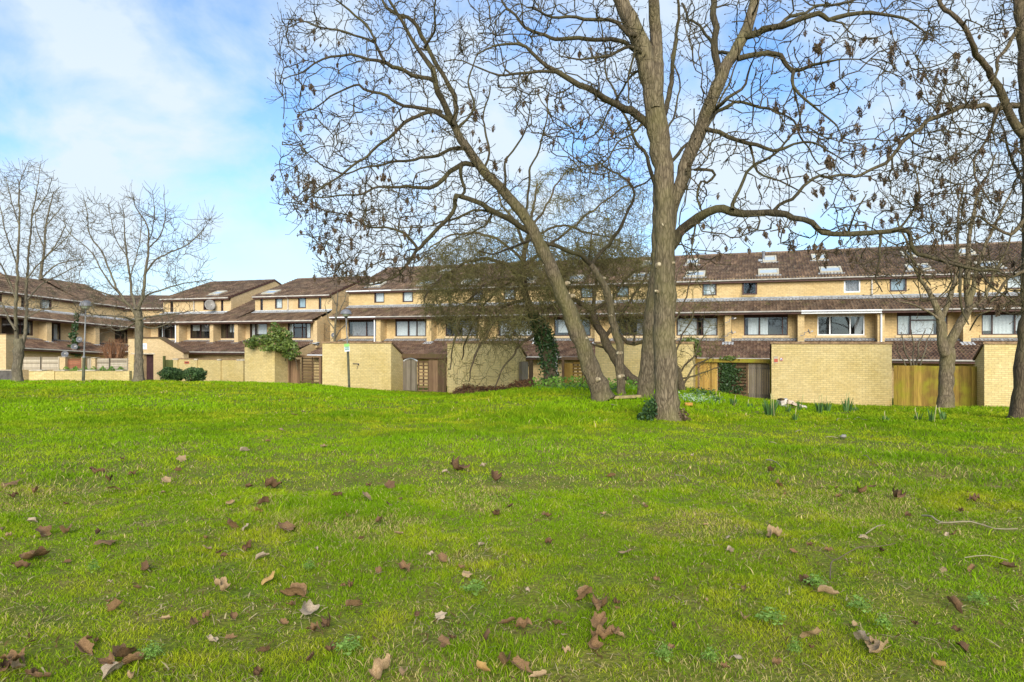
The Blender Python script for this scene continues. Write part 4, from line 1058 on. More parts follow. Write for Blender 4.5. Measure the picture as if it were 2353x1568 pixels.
panel('pale larch-lap fence panel left of the forked trunk', 14, 40, 821, 850, 37.5, 'wood_pale', 9)
panel('pale larch-lap fence panel right of the forked trunk', 52, 94, 820.5, 850, 37.5, 'wood_pale', 9)
panel('pale larch-lap fence panel against the brick pier', 94.6, 136, 820.5, 850, 37.5, 'wood_pale', 9)
panel('purplish-brown slatted panel between two brick piers', 150, 186.5, 824.5, 846, 37.6, 'wood_red', 5)
panel('upright grey picket gate right of the street lamp', 196, 209, 824, 850, 37.5, 'wood_pale', 6, False)
panel('grey panel right of the picket gate', 219, 252, 824, 852, 37.5, 'wood_pale', 7)
panel('grey battened panel beside the brick store', 252.6, 293, 824, 852, 37.5, 'wood_pale', 6)
for u0, u1, v0, lb in ((136.5, 149.5, 821.5, 'left of the slatted panel'), (187, 195.5, 822, 'behind the street lamp'), (209.5, 218.5, 823, 'right of the picket gate')):
    r = thing('brick_pier', (xF((u0 + u1) / 2, 37.4), 37.4, -1), 'square brick pier ' + lb, 'brick pier', 'brick piers of the forecourt'); m = MB(); fbox(m, u0, u1, v0, 905, 37.35, .4); m.build('pier', M['brick_far'], r)
    m = MB(); fbox(m, u0 - .6, u1 + .6, v0 - 1.2, v0, 37.3, .5); m.build('pier_cap', M['concrete'], r)
r = thing('brick_block', (xF(4, 37), 37, -1), 'tall plain brick block at the left edge', 'brick wall'); m = MB(); fbox(m, -70, 13.5, 769, 905, 36.8, 1.2); m.build('wall', M['brick_far'], r)
m = MB(); fbox(m, -70, 14.2, 767.6, 769, 36.75, 1.3); m.build('coping', M['coping'], r)
# ------------------------------------------------------------------ trees
def smooth_poly(P, R, step):
    """Catmull-Rom through the limb's joints"""
    P = np.asarray(P, float); R = np.asarray(R, float)
    Q = np.vstack([2 * P[0] - P[1], P, 2 * P[-1] - P[-2]]); out = []; ro = []
    for i in range(1, len(Q) - 2):
        n = max(2, int(np.linalg.norm(Q[i + 1] - Q[i]) / step))
        for k in range(n):
            t = k / n
            out.append(.5 * (2 * Q[i] + (Q[i + 1] - Q[i - 1]) * t + (2 * Q[i - 1] - 5 * Q[i] + 4 * Q[i + 1] - Q[i + 2]) * t * t + (3 * Q[i] - Q[i - 1] - 3 * Q[i + 1] + Q[i + 2]) * t ** 3))
            ro.append(R[i - 1] * (1 - t) + R[i] * t)
    out.append(P[-1]); ro.append(R[-1])
    return np.array(out), np.array(ro)

class Tree:
    def __init__(self, seed, base_y, up=.25, kink=1.0):
        self.kink = kink
        self.r = np.random.default_rng(seed); self.y = base_y; self.pos = []; self.rad = []; self.dir = []
        self.trunk = NB(); self.limb = NB(); self.twig = NB(); self.up = up
        self.newnodes = []; self.tips = []
    def _nodes(self, P, R):
        T = np.gradient(P, axis=0); T = nrm(T)
        self.pos.append(P); self.rad.append(R); self.dir.append(T)
    def limb_px(self, pts, y0=None, y1=None, trunk=False, stem=False, sides=7, wob=.012, step=.16, flare=0):
        """a limb measured on the photograph: (u, v, width) joints, with its distance running from y0 to y1"""
        y0 = self.y if y0 is None else y0; y1 = y0 if y1 is None else y1
        n = len(pts); P = []; R = []
        ln = np.cumsum([0] + [math.hypot(pts[i + 1][0] - pts[i][0], pts[i + 1][1] - pts[i][1]) for i in range(n - 1)]); ln = ln / ln[-1]
        for (u, v, w), q in zip(pts, ln):
            y = y0 + (y1 - y0) * q + (0 if trunk else .18 * math.sin(q * 7 + pts[0][0]))
            P.append(W(u, v, y)); R.append(w / 2 / FPX * y)
        P, R = smooth_poly(P, R, step)
        if wob: 
            nz = self.r.normal(0, 1, P.shape); nz[0] = 0
            P = P + nz * np.minimum(R[:, None] * .22, wob)
        R = R * (1 + self.r.normal(0, .04, len(R)))
        if not trunk and len(P) > 6:
            ph = self.r.random(6) * 6; q = np.arange(len(P)) * step; e = np.minimum(1, np.arange(len(P)) / 4.)[:, None]
            P = P + self.kink * e * np.stack([.022 * np.sin(q * 7 + ph[0]) + .03 * np.sin(q * 3.1 + ph[1]), .05 * np.sin(q * 4 + ph[2]), .022 * np.sin(q * 8 + ph[3]) + .03 * np.sin(q * 3.5 + ph[4])], 1)
        if trunk:
            sides = 18
            V, F = tubes(P[None], R[None], sides)
            Vr = V.reshape(len(P), sides, 3); a = np.arange(sides) / sides * 2 * PI
            zz = np.arange(len(P))[:, None] * .35
            bump_ = 1 + .035 * np.sin(3 * a + zz * .7) + .03 * np.sin(5 * a - zz) + .02 * self.r.normal(0, 1, (len(P), sides))
            if flare:
                hh = np.clip(1 - (P[:, 2] - P[0, 2]) / flare, 0, 1)[:, None]
                bump_ = bump_ + hh ** 2.2 * (.22 + .30 * np.maximum(0, np.sin(4 * a + .6)) )
            Vr = P[:, None] + (Vr - P[:, None]) * bump_[..., None]
            self.trunk.add(Vr.reshape(-1, 3), F)
        else:
            V, F = tubes(P[None], R[None], max(sides, 14) if stem else sides); (self.trunk if stem else self.limb).add(V, F)
        self._nodes(P, R); return P, R
    def colonise(self, targets, tip=.004, k=.006, wob=.10, sag=0., maxr=.6, seglen=.16, upb=.25, minnodes=None):
        """grow a curved branch from the nearest wood to each target point"""
        pos = np.concatenate(self.pos); rad = np.concatenate(self.rad); dr = np.concatenate(self.dir)
        cap = len(pos) + len(targets) * 14
        PP = np.zeros((cap, 3)); RR = np.zeros(cap); DD = np.zeros((cap, 3)); n = len(pos)
        PP[:n] = pos; RR[:n] = rad; DD[:n] = dr; n0 = n
        d0 = np.array([np.min(((pos[::3] - t) ** 2).sum(1)) for t in targets]); targets = targets[np.argsort(d0)]
        groups = {}
        for t in targets:
            dv = t - PP[:n]; d = np.sqrt((dv ** 2).sum(1)) + .02
            cost = d * (1.25 - .35 * (dv * DD[:n]).sum(1) / d)
            i = int(np.argmin(cost)); L = d[i]
            if L < .12: continue
            p0 = PP[i]; m = max(3, int(L / seglen) + 1); m = min(m, 12)
            side = nrm(np.cross(t - p0, self.r.normal(0, 1, 3))) 
            c1 = p0 + (DD[i] * .45 + nrm(t - p0) * .35 + side * .22) * L * .5
            c2 = t - (nrm(t - p0) * .6 + np.array([0, 0, upb]) ) * L * .35
            q = np.linspace(0, 1, m)[:, None]
            P = (1 - q) ** 3 * p0 + 3 * (1 - q) ** 2 * q * c1 + 3 * (1 - q) * q * q * c2 + q ** 3 * t
            P[1:-1] += self.r.normal(0, wob * L / m, (m - 2, 3))
            P[:, 2] -= sag * L * (q[:, 0] * (1 - q[:, 0]))
            r0 = min(RR[i] * maxr, tip + k * L + .002); R = np.linspace(max(r0, tip), tip, m)
            groups.setdefault(m, []).append((P, R))
            T = nrm(np.gradient(P, axis=0)); a = m - 1
            if n + a >= cap: break
            PP[n:n + a] = P[1:]; RR[n:n + a] = R[1:]; DD[n:n + a] = T[1:]; n += a
            self.tips.append((P[-1], T[-1]))
        for m, L in groups.items():
            V, F = tubes(np.stack([a for a, b in L]), np.stack([b for a, b in L]), 4 if tip > .006 else 3); self.twig.add(V, F)
        self.pos.append(PP[n0:n]); self.rad.append(RR[n0:n]); self.dir.append(DD[n0:n])
    def spurs(self, count, lmin, lmax, r=.0035, up=.6, maxrad=.03, K=4, spread=.9, bud=0., sag=0.):
        """short curved end twigs"""
        pos = np.concatenate(self.pos); rad = np.concatenate(self.rad); dr = np.concatenate(self.dir)
        ok = np.nonzero(rad < maxrad)[0]; i = self.r.choice(ok, count)
        p0 = pos[i]; d = dr[i]; rv = nrm(self.r.normal(0, 1, (count, 3))); rv = nrm(rv - (rv * d).sum(1, keepdims=True) * d)
        d0 = nrm(d * (1 - spread * .55) + rv * spread); L = lmin + (lmax - lmin) * self.r.random((count, 1)) ** 1.4
        d1 = nrm(d0 + np.array([0, 0, up]) + self.r.normal(0, .25, (count, 3)))
        q = np.linspace(0, 1, K)[None, :, None]
        P = p0[:, None] + (d0[:, None] * (q - .5 * q * q) + d1[:, None] * (.5 * q * q)) * L[:, None] * 1.15
        P[:, 1:] += self.r.normal(0, .012, (count, K - 1, 3)); P[:, :, 2] -= sag * L * q[..., 0] ** 2
        R = np.linspace(1, .7, K)[None] * np.minimum(r, rad[i] * .8)[:, None]; R = np.maximum(R, r * .6)
        V, F = tubes(P, R, 3); self.twig.add(V, F)
        T = nrm(P[:, -1] - P[:, -2])
        if bud:
            k = self.r.random(count) < bud; e = P[k, -1]; t = T[k]
            PB = np.stack([e - t * .004, e + t * .012, e + t * .042], 1); RB = np.repeat(np.array([[.004, .0125, .002]]), len(PB), 0)
            V, F = tubes(PB, RB, 4); self.twig.add(V, F)
            k2 = self.r.random(count) < bud * .7; e = P[k2, 2] + self.r.normal(0, .006, (k2.sum(), 3)); t = nrm(self.r.normal(0, 1, e.shape) + [0, 0, .6])
            PB = np.stack([e, e + t * .012, e + t * .026], 1); V, F = tubes(PB, np.repeat(np.array([[.004, .008, .0015]]), len(PB), 0), 4); self.twig.add(V, F)
        self.pos.append(P[:, 1:].reshape(-1, 3)); self.rad.append(R[:, 1:].reshape(-1)); self.dir.append(np.repeat(T[:, None], K - 1, 1).reshape(-1, 3))
        self.tips += list(zip(P[:, -1], T))
    def finish(self, name, label, loc, bark, twig, group=None, cat='tree', crownname='crown'):
        root = thing(name, loc, label, cat, group)
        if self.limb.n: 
            # limbs are one part; weak light from below is painted in as darker, lichened bark
            self.limb.build('limbs', M['bark_limb_shaded' if bark == 'bark' and name == 'ash_tree' else bark], root)
        if self.trunk.n: self.trunk.build('trunk', M[bark], root)
        if self.twig.n: self.twig.build(crownname, M[twig], root)
        return root

def inpoly(poly, p):
    poly = np.array(poly, float); x, y = p[:, 0], p[:, 1]; c = np.zeros(len(p), bool); j = len(poly) - 1
    for i in range(len(poly)):
        xi, yi = poly[i]; xj, yj = poly[j]
        c ^= ((yi > y) != (yj > y)) & (x < (xj - xi) * (y - yi) / (yj - yi + 1e-9) + xi); j = i
    return c
def crown_points(tree, poly, n, y, dy, dens=None):
    """n points filling a crown that spans the outline at distance y and is 2*dy deep"""
    poly = np.array(poly, float); lo, hi = poly.min(0), poly.max(0); out = []
    while len(out) < n:
        p = lo + (hi - lo) * tree.r.random((n * 3, 2)); p = p[inpoly(poly, p)]
        if dens is not None: p = p[tree.r.random(len(p)) < dens(p)]
        out += list(p)
    out = out[:n]; yy = y + dy * np.clip(tree.r.normal(0, .45, n), -1, 1)
    return np.array([W(u, v, b) for (u, v), b in zip(out, yy)])

# ash keys: hanging bunches of dry brown seeds
def key_bunch(seed, n, size):
    r = np.random.default_rng(seed); nb = NB()
    for i in range(n):
        a = r.random() * 2 * PI; h = -size * (.10 + .85 * r.random() ** .8); rr = size * .30 * math.sin(min(1, (-h / size) * 1.1 + .12) * PI) * (.35 + .65 * r.random())
        p = np.array([rr * math.cos(a), rr * math.sin(a), h]); L = .045 + .02 * r.random(); w = .012
        d = nrm(np.array([.35 * math.cos(a), .35 * math.sin(a), -1]) + r.normal(0, .35, 3)); s = nrm(np.cross(d, r.normal(0, 1, 3))); k = np.cross(d, s) * .006
        V = [p, p + d * L * .4 + s * w, p + d * L, p + d * L * .4 - s * w, p + d * L * .4 + k]
        nb.add(V, [(0, 1, 4), (1, 2, 4), (2, 3, 4), (3, 0, 4)])
        if i % 2 == 0:
            st = np.array([[np.array([0, 0, 0]), p * .45 + [0, 0, h * .1], p]]); V, F = tubes(st, np.full((1, 3), .0022), 3)
            nb.add(V, np.concatenate([F[:, [0, 1, 2]], F[:, [0, 2, 3]]]))
    o = nb.build('seed_cluster', M['keys'], None, False); me = o.data; bpy.data.objects.remove(o); return me
KEYS = [key_bunch(k, 60 + 12 * (k % 5), .15 + .025 * (k % 4)) for k in range(9)]
def hang_keys(tree, root, pix, count, regions, smin=.65, smax=1.2, maxparts=90):
    """bunches at measured points, then more among the twig tips of the given regions"""
    tips = np.array([t[0] for t in tree.tips])
    uv = np.stack([CU + tips[:, 0] / tips[:, 1] * FPX, CV - (tips[:, 2] - EYE) / tips[:, 1] * FPX], 1)
    used = []; out = []
    for (u, v, s) in pix:
        d = (uv[:, 0] - u) ** 2 + (uv[:, 1] - v) ** 2; d[used] = 1e9; i = int(np.argmin(d)); used.append(i); out.append((i, s))
    for poly, n in regions:
        c = np.nonzero(inpoly(poly, uv))[0]
        if len(c) == 0: continue
        for i in tree.r.choice(c, n, replace=len(c) < n): out.append((int(i), smin + (smax - smin) * tree.r.random() ** 2))
    base = np.array(world_loc(root)); spare = []
    out.sort(key=lambda q: -q[1])
    for k, (i, s) in enumerate(out):
        if k >= maxparts: spare.append((i, s)); continue
        o = bpy.data.objects.new('seed_cluster', KEYS[int(tree.r.integers(9))]); col.objects.link(o); o.parent = root
        o.location = tips[i] - base; s *= .92; o.scale = (s * (.8 + .4 * tree.r.random()), s * .9, s * (.85 + .35 * tree.r.random())); o.rotation_euler = (tree.r.normal(0, .18), tree.r.normal(0, .18), tree.r.random() * 6)
    if spare:
        nb = NB()
        for i, s in spare:
            me = KEYS[int(tree.r.integers(9))]; V = np.zeros(len(me.vertices) * 3, np.float32); me.vertices.foreach_get('co', V); V = V.reshape(-1, 3) * s
            F = np.zeros(len(me.polygons) * 3, np.int32); me.polygons.foreach_get('vertices', F); nb.add(V + tips[i], F.reshape(-1, 3))
        o = nb.build('small_seed_clusters', M['keys'], root, False); o['kind'] = 'stuff'

def knots(tree, root, pts, y, size=.05):
    """stubs of pruned branches with pale cut ends"""
    for (u, v, sgn, k) in pts:
        p = W(u, v, y); d = nrm(np.array([sgn, -.55, .15])); P = np.array([[p - d * .04, p + d * .015, p + d * .05]]) 
        V, F = tubes(P, np.array([[size * 1.5 * k, size * 1.15 * k, size * .75 * k]]), 9); nb = NB(); nb.add(V, F); o = nb.build('branch_stub', M['knot'], root)
        mb = MB(); n = 9; mb.add(V[-n:] + d * .002, [tuple(range(n))]); mb.build('cut_face', M['bud'], o)

def ground_base(u, v, y): 
    x = (u - CU) / FPX * y; return (x, y, G(x, y))

# ---- the tall straight ash
T1 = Tree(21, 14.0)
yb = 14.0
T1.limb_px([(1535, 990, 70), (1534, 965, 62), (1532, 940, 57), (1531, 915, 55), (1530, 880, 53), (1528, 800, 51), (1528, 700, 50), (1528, 645, 49), (1527, 560, 46), (1528, 430, 46), (1520, 350, 46), (1512, 300, 48), (1503, 230, 46), (1493, 175, 44), (1478, 120, 40), (1455, 60, 37), (1425, 0, 34), (1395, -70, 27), (1370, -170, 14)], trunk=True, flare=.6)
L = T1.limb_px
L([(1507, 250, 24), (1506, 190, 31), (1507, 110, 28), (1507, 40, 26), (1506, -60, 22), (1508, -200, 12)], 14, 13.8, stem=True)
L([(1534, 580, 22), (1540, 510, 30), (1563, 430, 31), (1582, 365, 31), (1612, 285, 29), (1657, 180, 27), (1690, 125, 26), (1713, 64, 24), (1735, 0, 22), (1752, -80, 17), (1765, -180, 8)], 14, 13.2, stem=True)
L([(1648, 200, 18), (1649, 142, 17), (1645, 64, 15), (1634, 0, 14), (1625, -110, 7)], 13.6, 14.4)
L([(1712, 84, 18), (1740, 77, 16), (1778, 66, 14), (1842, 43, 13), (1877, 32, 12), (1902, 41, 11), (1950, 37, 10), (2018, 32, 8), (2079, 41, 6), (2130, 70, 3.5)], 13.3, 12.4)
L([(1770, 68, 9), (1829, 34, 8), (1907, 13, 6), (1958, 2, 5), (2020, -10, 3)], 13.2, 14)
L([(1695, 135, 14), (1743, 122, 12), (1799, 133, 11), (1825, 161, 10), (1885, 146, 6), (1924, 133, 4), (1970, 138, 3)], 13.4, 12.6)
L([(1825, 161, 9), (1821, 198, 7), (1855, 232, 6), (1885, 254, 5), (1920, 284, 4), (1935, 320, 2.5)], 13.1, 12.5)
L([(1822, 180, 5), (1830, 240, 4), (1842, 300, 3)], 13.1, 13.3)
L([(1612, 293, 12), (1675, 314, 10), (1722, 327, 9), (1774, 344, 8), (1821, 329, 6), (1864, 331, 5), (1903, 344, 4), (1950, 380, 2.5)], 13.7, 13)
L([(1636, 258, 9), (1675, 224, 8), (1709, 202, 7), (1713, 172, 5), (1728, 144, 3)], 13.6, 13)
L([(1575, 392, 9), (1600, 390, 7), (1623, 391, 7), (1638, 404, 6.5), (1623, 415, 6), (1608, 417, 6), (1608, 456, 5), (1612, 490, 4)], 13.8, 13.5)
L([(1722, 330, 7), (1735, 365, 5.5), (1742, 390, 5), (1790, 420, 4), (1845, 445, 3)], 13.4, 13)
L([(1535, 575, 26), (1552, 548, 25), (1571, 529, 23), (1606, 501, 21), (1649, 484, 20), (1683, 484, 18), (1761, 486, 16), (1821, 501, 14), (1864, 516, 13), (1898, 535, 12), (1950, 533, 12), (2014, 533, 11.5), (2061, 531, 11), (2087, 546, 10), (2109, 576, 9), (2134, 589, 8.5), (2186, 602, 7.5), (2250, 623, 6), (2285, 626, 5), (2330, 640, 3)], 14, 11.8, sides=12)
L([(1683, 482, 10), (1692, 452, 8), (1722, 400, 7), (1756, 370, 6), (1799, 331, 5), (1830, 290, 4), (1850, 250, 3)], 13.5, 14.2)
L([(1774, 488, 9), (1790, 473, 8), (1821, 458, 8), (1851, 426, 7), (1885, 404, 6.5), (1915, 410, 5)], 13.2, 13.2)
for p in ([(1600, 505, 5), (1590, 560, 3.5), (1592, 605, 2.5)], [(2025, 533, 7), (2021, 573, 5), (2024, 618, 4.5), (2017, 646, 3.5), (2024, 670, 2.5)], [(2207, 606, 7), (2207, 666, 6.5), (2215, 719, 4.5), (2222, 745, 3)],
          [(2120, 585, 6), (2170, 600, 5), (2185, 652, 4), (2156, 685, 3), (2106, 688, 2)], [(2250, 622, 5), (2290, 665, 4), (2330, 690, 3)], [(2061, 532, 6), (2095, 490, 5), (2110, 440, 4), (2105, 390, 3)], [(1950, 533, 5), (1965, 490, 4), (1990, 450, 3)]): L(p, 12.6, 12.2)
L([(1497, 300, 20), (1481, 275, 19), (1434, 249, 17), (1387, 228, 15), (1345, 203, 14), (1293, 168, 12), (1259, 150, 10), (1224, 125, 8), (1190, 107, 6.5), (1134, 103, 5), (1095, 125, 3)], 14, 13, sides=9)
L([(1290, 166, 8), (1224, 166, 7), (1181, 163, 6), (1143, 174, 5), (1104, 160, 4), (1061, 146, 3), (1018, 142, 2.5)], 13.3, 12.7)
L([(1478, 125, 12), (1450, 107, 11), (1405, 90, 10), (1297, 90, 9), (1233, 77, 8), (1177, 30, 6), (1160, 8, 5), (1140, -30, 4)], 14, 14.6)
L([(1462, 80, 11), (1444, 77, 10), (1413, 51, 9), (1340, 45, 8), (1276, 38, 6), (1220, 20, 5)], 14, 13)
L([(1475, 120, 8), (1451, 107, 8), (1412, 118, 7), (1348, 138, 5), (1290, 130, 3)], 14, 13.4)
L([(1490, 262, 6), (1465, 300, 5), (1420, 330, 4), (1380, 370, 3.5), (1330, 385, 2.5)], 14, 13.5)
L([(1462, 100, 6), (1450, 150, 5), (1446, 190, 4), (1449, 240, 3)], 13.8, 13.5)
L([(1520, 330, 6), (1545, 280, 5), (1560, 210, 4), (1545, 140, 3.5), (1560, 60, 3)], 14.1, 15.5)
L([(1500, 240, 8), (1490, 160, 7), (1440, 190, 5), (1380, 290, 4), (1345, 320, 3)], 14.1, 15.8)
L([(1610, 290, 9), (1660, 250, 8), (1720, 235, 7), (1790, 260, 5), (1850, 320, 4), (1880, 380, 3)], 13.8, 16)
L([(1690, 130, 9), (1650, 110, 8), (1600, 60, 6), (1570, 10, 5)], 13.5, 15.8)
PL1 = [(1060, -60), (1480, -60), (1485, 330), (1420, 420), (1330, 430), (1240, 330), (1120, 200)]
PR1 = [(1545, -60), (2080, -60), (2230, 150), (2290, 420), (2270, 640), (2150, 720), (2080, 700), (1980, 600), (1900, 625), (1780, 560), (1650, 600), (1560, 660), (1560, 450), (1600, 300)]
T1.colonise(crown_points(T1, PL1, 230, 13.8, 2.2), tip=.011, k=.015, wob=.20, upb=.15)
T1.colonise(crown_points(T1, PR1, 330, 13.2, 2.4), tip=.011, k=.015, wob=.20, upb=.05)
T1.colonise(np.concatenate([crown_points(T1, PL1, 420, 13.8, 2.6), crown_points(T1, PR1, 500, 13.2, 2.8)]), tip=.0075, k=.0065, wob=.16, upb=.2)
T1.spurs(2700, .10, .34, r=.0062, up=.65, maxrad=.022, bud=.75)
t1 = T1.finish('ash_tree', 'tall ash with a straight grey-brown trunk, ivy at its left foot', ground_base(1532, 968, yb), 'bark', 'bark_twig', 'ash trees on the green')
knots(T1, t1, [(1512, 293, .0, .9), (1523, 518, .1, .8), (1514, 609, .0, .9), (1537, 704, .5, .6), (1509, 670, -.4, .5), (1545, 605, .7, .5), (1552, 780, .9, .4), (1528, 845, .2, .5), (1657, 240, .6, .6)], 13.86, .055)
hang_keys(T1, t1, [(1872, 97, 1.9), (1945, 95, .8), (1903, 183, 1.3), (1778, 241, 1.2), (1892, 259, 1.0), (1974, 248, 1.1), (1974, 283, 1.0), (1887, 283, 1.3), (1976, 328, 1.0), (1907, 353, 1.5), (1922, 374, 1.0), (1958, 350, .9), (1848, 405, 1.1), (1872, 437, 1.0), (1894, 455, .9), (1897, 545, 1.3), (1725, 589, .8), (1760, 577, .6), (1862, 557, .8), (1907, 560, .7), (1702, 518, .7), (1930, 555, .8), (1785, 385, .8), (1738, 417, .6), (1651, 448, .6), (1460, 405, 1.0), (1490, 340, .7), (1400, 300, .9), (1335, 260, 1.0), (1300, 240, .9), (1276, 235, .9), (1900, 85, .8), (1555, 365, .7), (1560, 257, .5), (1750, 110, .6)],
          150, [([(1800, 60), (2250, 60), (2280, 640), (1900, 600), (1800, 400)], 110), ([(1560, 480), (1900, 480), (1900, 640), (1560, 620)], 22), ([(1150, 100), (1480, 100), (1480, 420), (1250, 400)], 16)], .55, 1.15)

# ---- the leaning ash
T2 = Tree(22, 18.5); L = T2.limb_px; y2 = 18.5
L([(1388, 925, 50), (1383, 910, 46), (1368, 870, 42), (1350, 826, 39), (1312, 727, 36), (1282, 651, 31), (1247, 577, 28), (1224, 529, 26), (1190, 477, 24), (1157, 440, 23), (1125, 408, 22), (1095, 370, 20), (1070, 335, 19), (1052, 309, 18), (1038, 280, 17)], 18.5, 17.6, trunk=True, flare=.4)
ya = 17.6
L([(1040, 285, 17), (1024, 245, 15), (1009, 215, 14), (990, 165, 12), (975, 129, 11), (952, 95, 9), (930, 55, 8), (905, 25, 7), (885, -10, 6), (860, -60, 4)], ya, 17)
L([(1042, 290, 12), (1048, 241, 12), (1035, 206, 11), (1010, 155, 10), (979, 103, 10), (950, 52, 9), (919, 37, 8), (889, 13, 7), (870, -20, 5), (850, -70, 3)], ya, 18.4)
L([(1100, 378, 14), (1080, 379, 12), (1061, 381, 12), (1035, 395, 11), (1000, 423, 10), (953, 430, 8), (889, 432, 6), (840, 440, 5), (780, 450, 4), (720, 455, 2.5)], 17.8, 16.6)
L([(1060, 382, 9), (1057, 395, 8), (1064, 420, 7), (1066, 440, 7), (1052, 451, 6), (1050, 468, 8)], 17.6, 17.3)
L([(1228, 540, 16), (1222, 536, 15), (1181, 511, 14), (1138, 486, 13), (1095, 468, 12), (1050, 450, 11), (1046, 475, 10), (1026, 499, 10), (1009, 524, 9.5), (975, 559, 9), (958, 580, 8), (932, 614, 7), (905, 635, 5), (870, 650, 4), (830, 655, 3), (790, 650, 2)], 18, 16.6)
L([(962, 576, 7), (932, 537, 6), (898, 522, 5), (850, 520, 4), (800, 500, 3.5), (740, 480, 3), (690, 465, 2)], 16.9, 16.2)
L([(1140, 488, 7), (1125, 487, 6), (1086, 485, 6), (1040, 503, 5), (1000, 515, 3)], 17.8, 17.4)
L([(1132, 488, 6), (1112, 518, 4.5), (1105, 525, 4), (1073, 543, 3)], 17.8, 17.4)
L([(1072, 340, 11), (1052, 340, 9), (1018, 352, 8), (975, 365, 7), (889, 374, 5), (830, 390, 4), (780, 400, 4), (730, 370, 3), (690, 345, 2)], 17.6, 18.6)
L([(1040, 285, 11), (1010, 262, 9), (966, 262, 9), (906, 305, 7), (846, 357, 6), (773, 408, 5), (740, 430, 4), (690, 470, 2.5)], 17.5, 16.6)
L([(1014, 262, 10), (1000, 254, 9), (945, 245, 8), (889, 223, 7), (833, 206, 6), (812, 196, 5), (773, 215, 4), (720, 250, 3), (680, 262, 2)], 17.5, 18)
L([(1000, 190, 11), (985, 180, 10), (932, 165, 10), (885, 144, 9), (846, 138, 7), (803, 125, 6), (760, 133, 5), (696, 163, 3.5), (650, 180, 2)], 17.4, 16.8)
L([(884, 142, 8), (863, 99, 6), (842, 60, 6), (803, 26, 5), (770, 0, 4), (740, -40, 3)], 17.1, 17.5)
L([(863, 99, 6), (812, 77, 5), (739, 65, 4), (690, 50, 3), (650, 40, 2)], 17.2, 16.6)
L([(1205, 505, 8), (1211, 469, 6), (1222, 387, 5), (1237, 340, 4), (1259, 258, 3), (1265, 180, 2)], 18, 18.8)
L([(1160, 440, 7), (1160, 421, 6), (1164, 374, 5), (1190, 331, 4), (1211, 284, 3), (1215, 220, 2)], 17.9, 17.2)
L([(1110, 395, 6), (1125, 340, 5), (1110, 270, 4), (1125, 200, 3)], 17.8, 18.5)
L([(1050, 300, 7), (1085, 250, 5), (1080, 190, 4), (1095, 120, 3)], 17.6, 18.3)
L([(975, 110, 7), (1000, 60, 5), (1005, 0, 4), (1020, -50, 3)], 17.3, 16.4)
P2 = [(625, 400), (655, 290), (612, 150), (640, 60), (690, -50), (1000, -60), (1110, 80), (1120, 280), (1180, 420), (1170, 500), (1080, 545), (1010, 590), (960, 640), (850, 665), (750, 640), (720, 560), (640, 470)]
T2.colonise(crown_points(T2, P2, 330, 17.3, 2.6), tip=.012, k=.015, wob=.20, upb=-.05)
T2.colonise(crown_points(T2, P2, 900, 17.3, 3.0), tip=.0080, k=.0065, wob=.16, upb=.15)
T2.colonise(crown_points(T2, [(640, 480), (660, 390), (800, 420), (980, 440), (960, 620), (850, 665), (740, 640), (700, 560)], 330, 16.8, 1.6), tip=.0080, k=.0065, wob=.16, upb=.1)
T2.spurs(3000, .12, .38, r=.0070, up=.6, maxrad=.022, bud=.7)
t2 = T2.finish('ash_tree', 'leaning ash whose trunk tilts left, its twigs laden with brown seed bunches', ground_base(1385, 912, y2), 'bark', 'bark_twig', 'ash trees on the green')
knots(T2, t2, [(1305, 651, .6, .8), (1306, 676, .3, .5), (1317, 680, .6, .7), (1310, 718, .2, .8), (1333, 752, .3, .6), (1345, 778, .6, .7), (1375, 872, .4, .8), (1268, 625, .0, .5)], 18.15, .06)
hang_keys(T2, t2, [(616, 404, 1.6), (652, 392, 1.4), (653, 425, .9), (686, 40, .9), (716, 68, 1.2), (691, 196, 1.0), (715, 185, 1.3), (723, 197, 1.0), (687, 275, 1.3), (686, 262, .9), (672, 355, .8), (686, 380, 1.2), (743, 125, .8), (720, 80, .7), (780, 150, .8), (864, 375, .9), (884, 395, 1.4), (935, 340, .8), (957, 318, .7), (700, 445, 1.2), (718, 465, 1.0), (715, 435, .9), (773, 495, 1.3), (745, 500, 1.0), (748, 530, 1.3), (767, 526, 1.0), (781, 538, 1.0), (738, 557, 1.4), (733, 545, .8), (690, 523, .8), (801, 500, 1.1), (800, 480, .9), (817, 515, .9), (833, 500, .9), (855, 485, .9), (797, 618, 1.2), (808, 615, 1.1), (908, 593, 1.2), (763, 585, .8), (997, 475, .8), (983, 595, .8), (1063, 238, 1.2), (1088, 250, 2.0), (1083, 225, 1.4), (1180, 285, 1.2), (1140, 280, .9), (1198, 196, 1.0), (1190, 366, .7), (1210, 225, 1.0), (1085, 300, .8), (690, 640, .9), (770, 610, .8), (935, 610, .7), (950, 40, .5)],
          150, [([(640, 380), (980, 400), (960, 640), (750, 640), (680, 540)], 95), ([(640, 30), (900, 60), (1000, 300), (650, 300)], 18), ([(1080, 180), (1260, 180), (1260, 420), (1100, 420)], 14)], .55, 1.1)

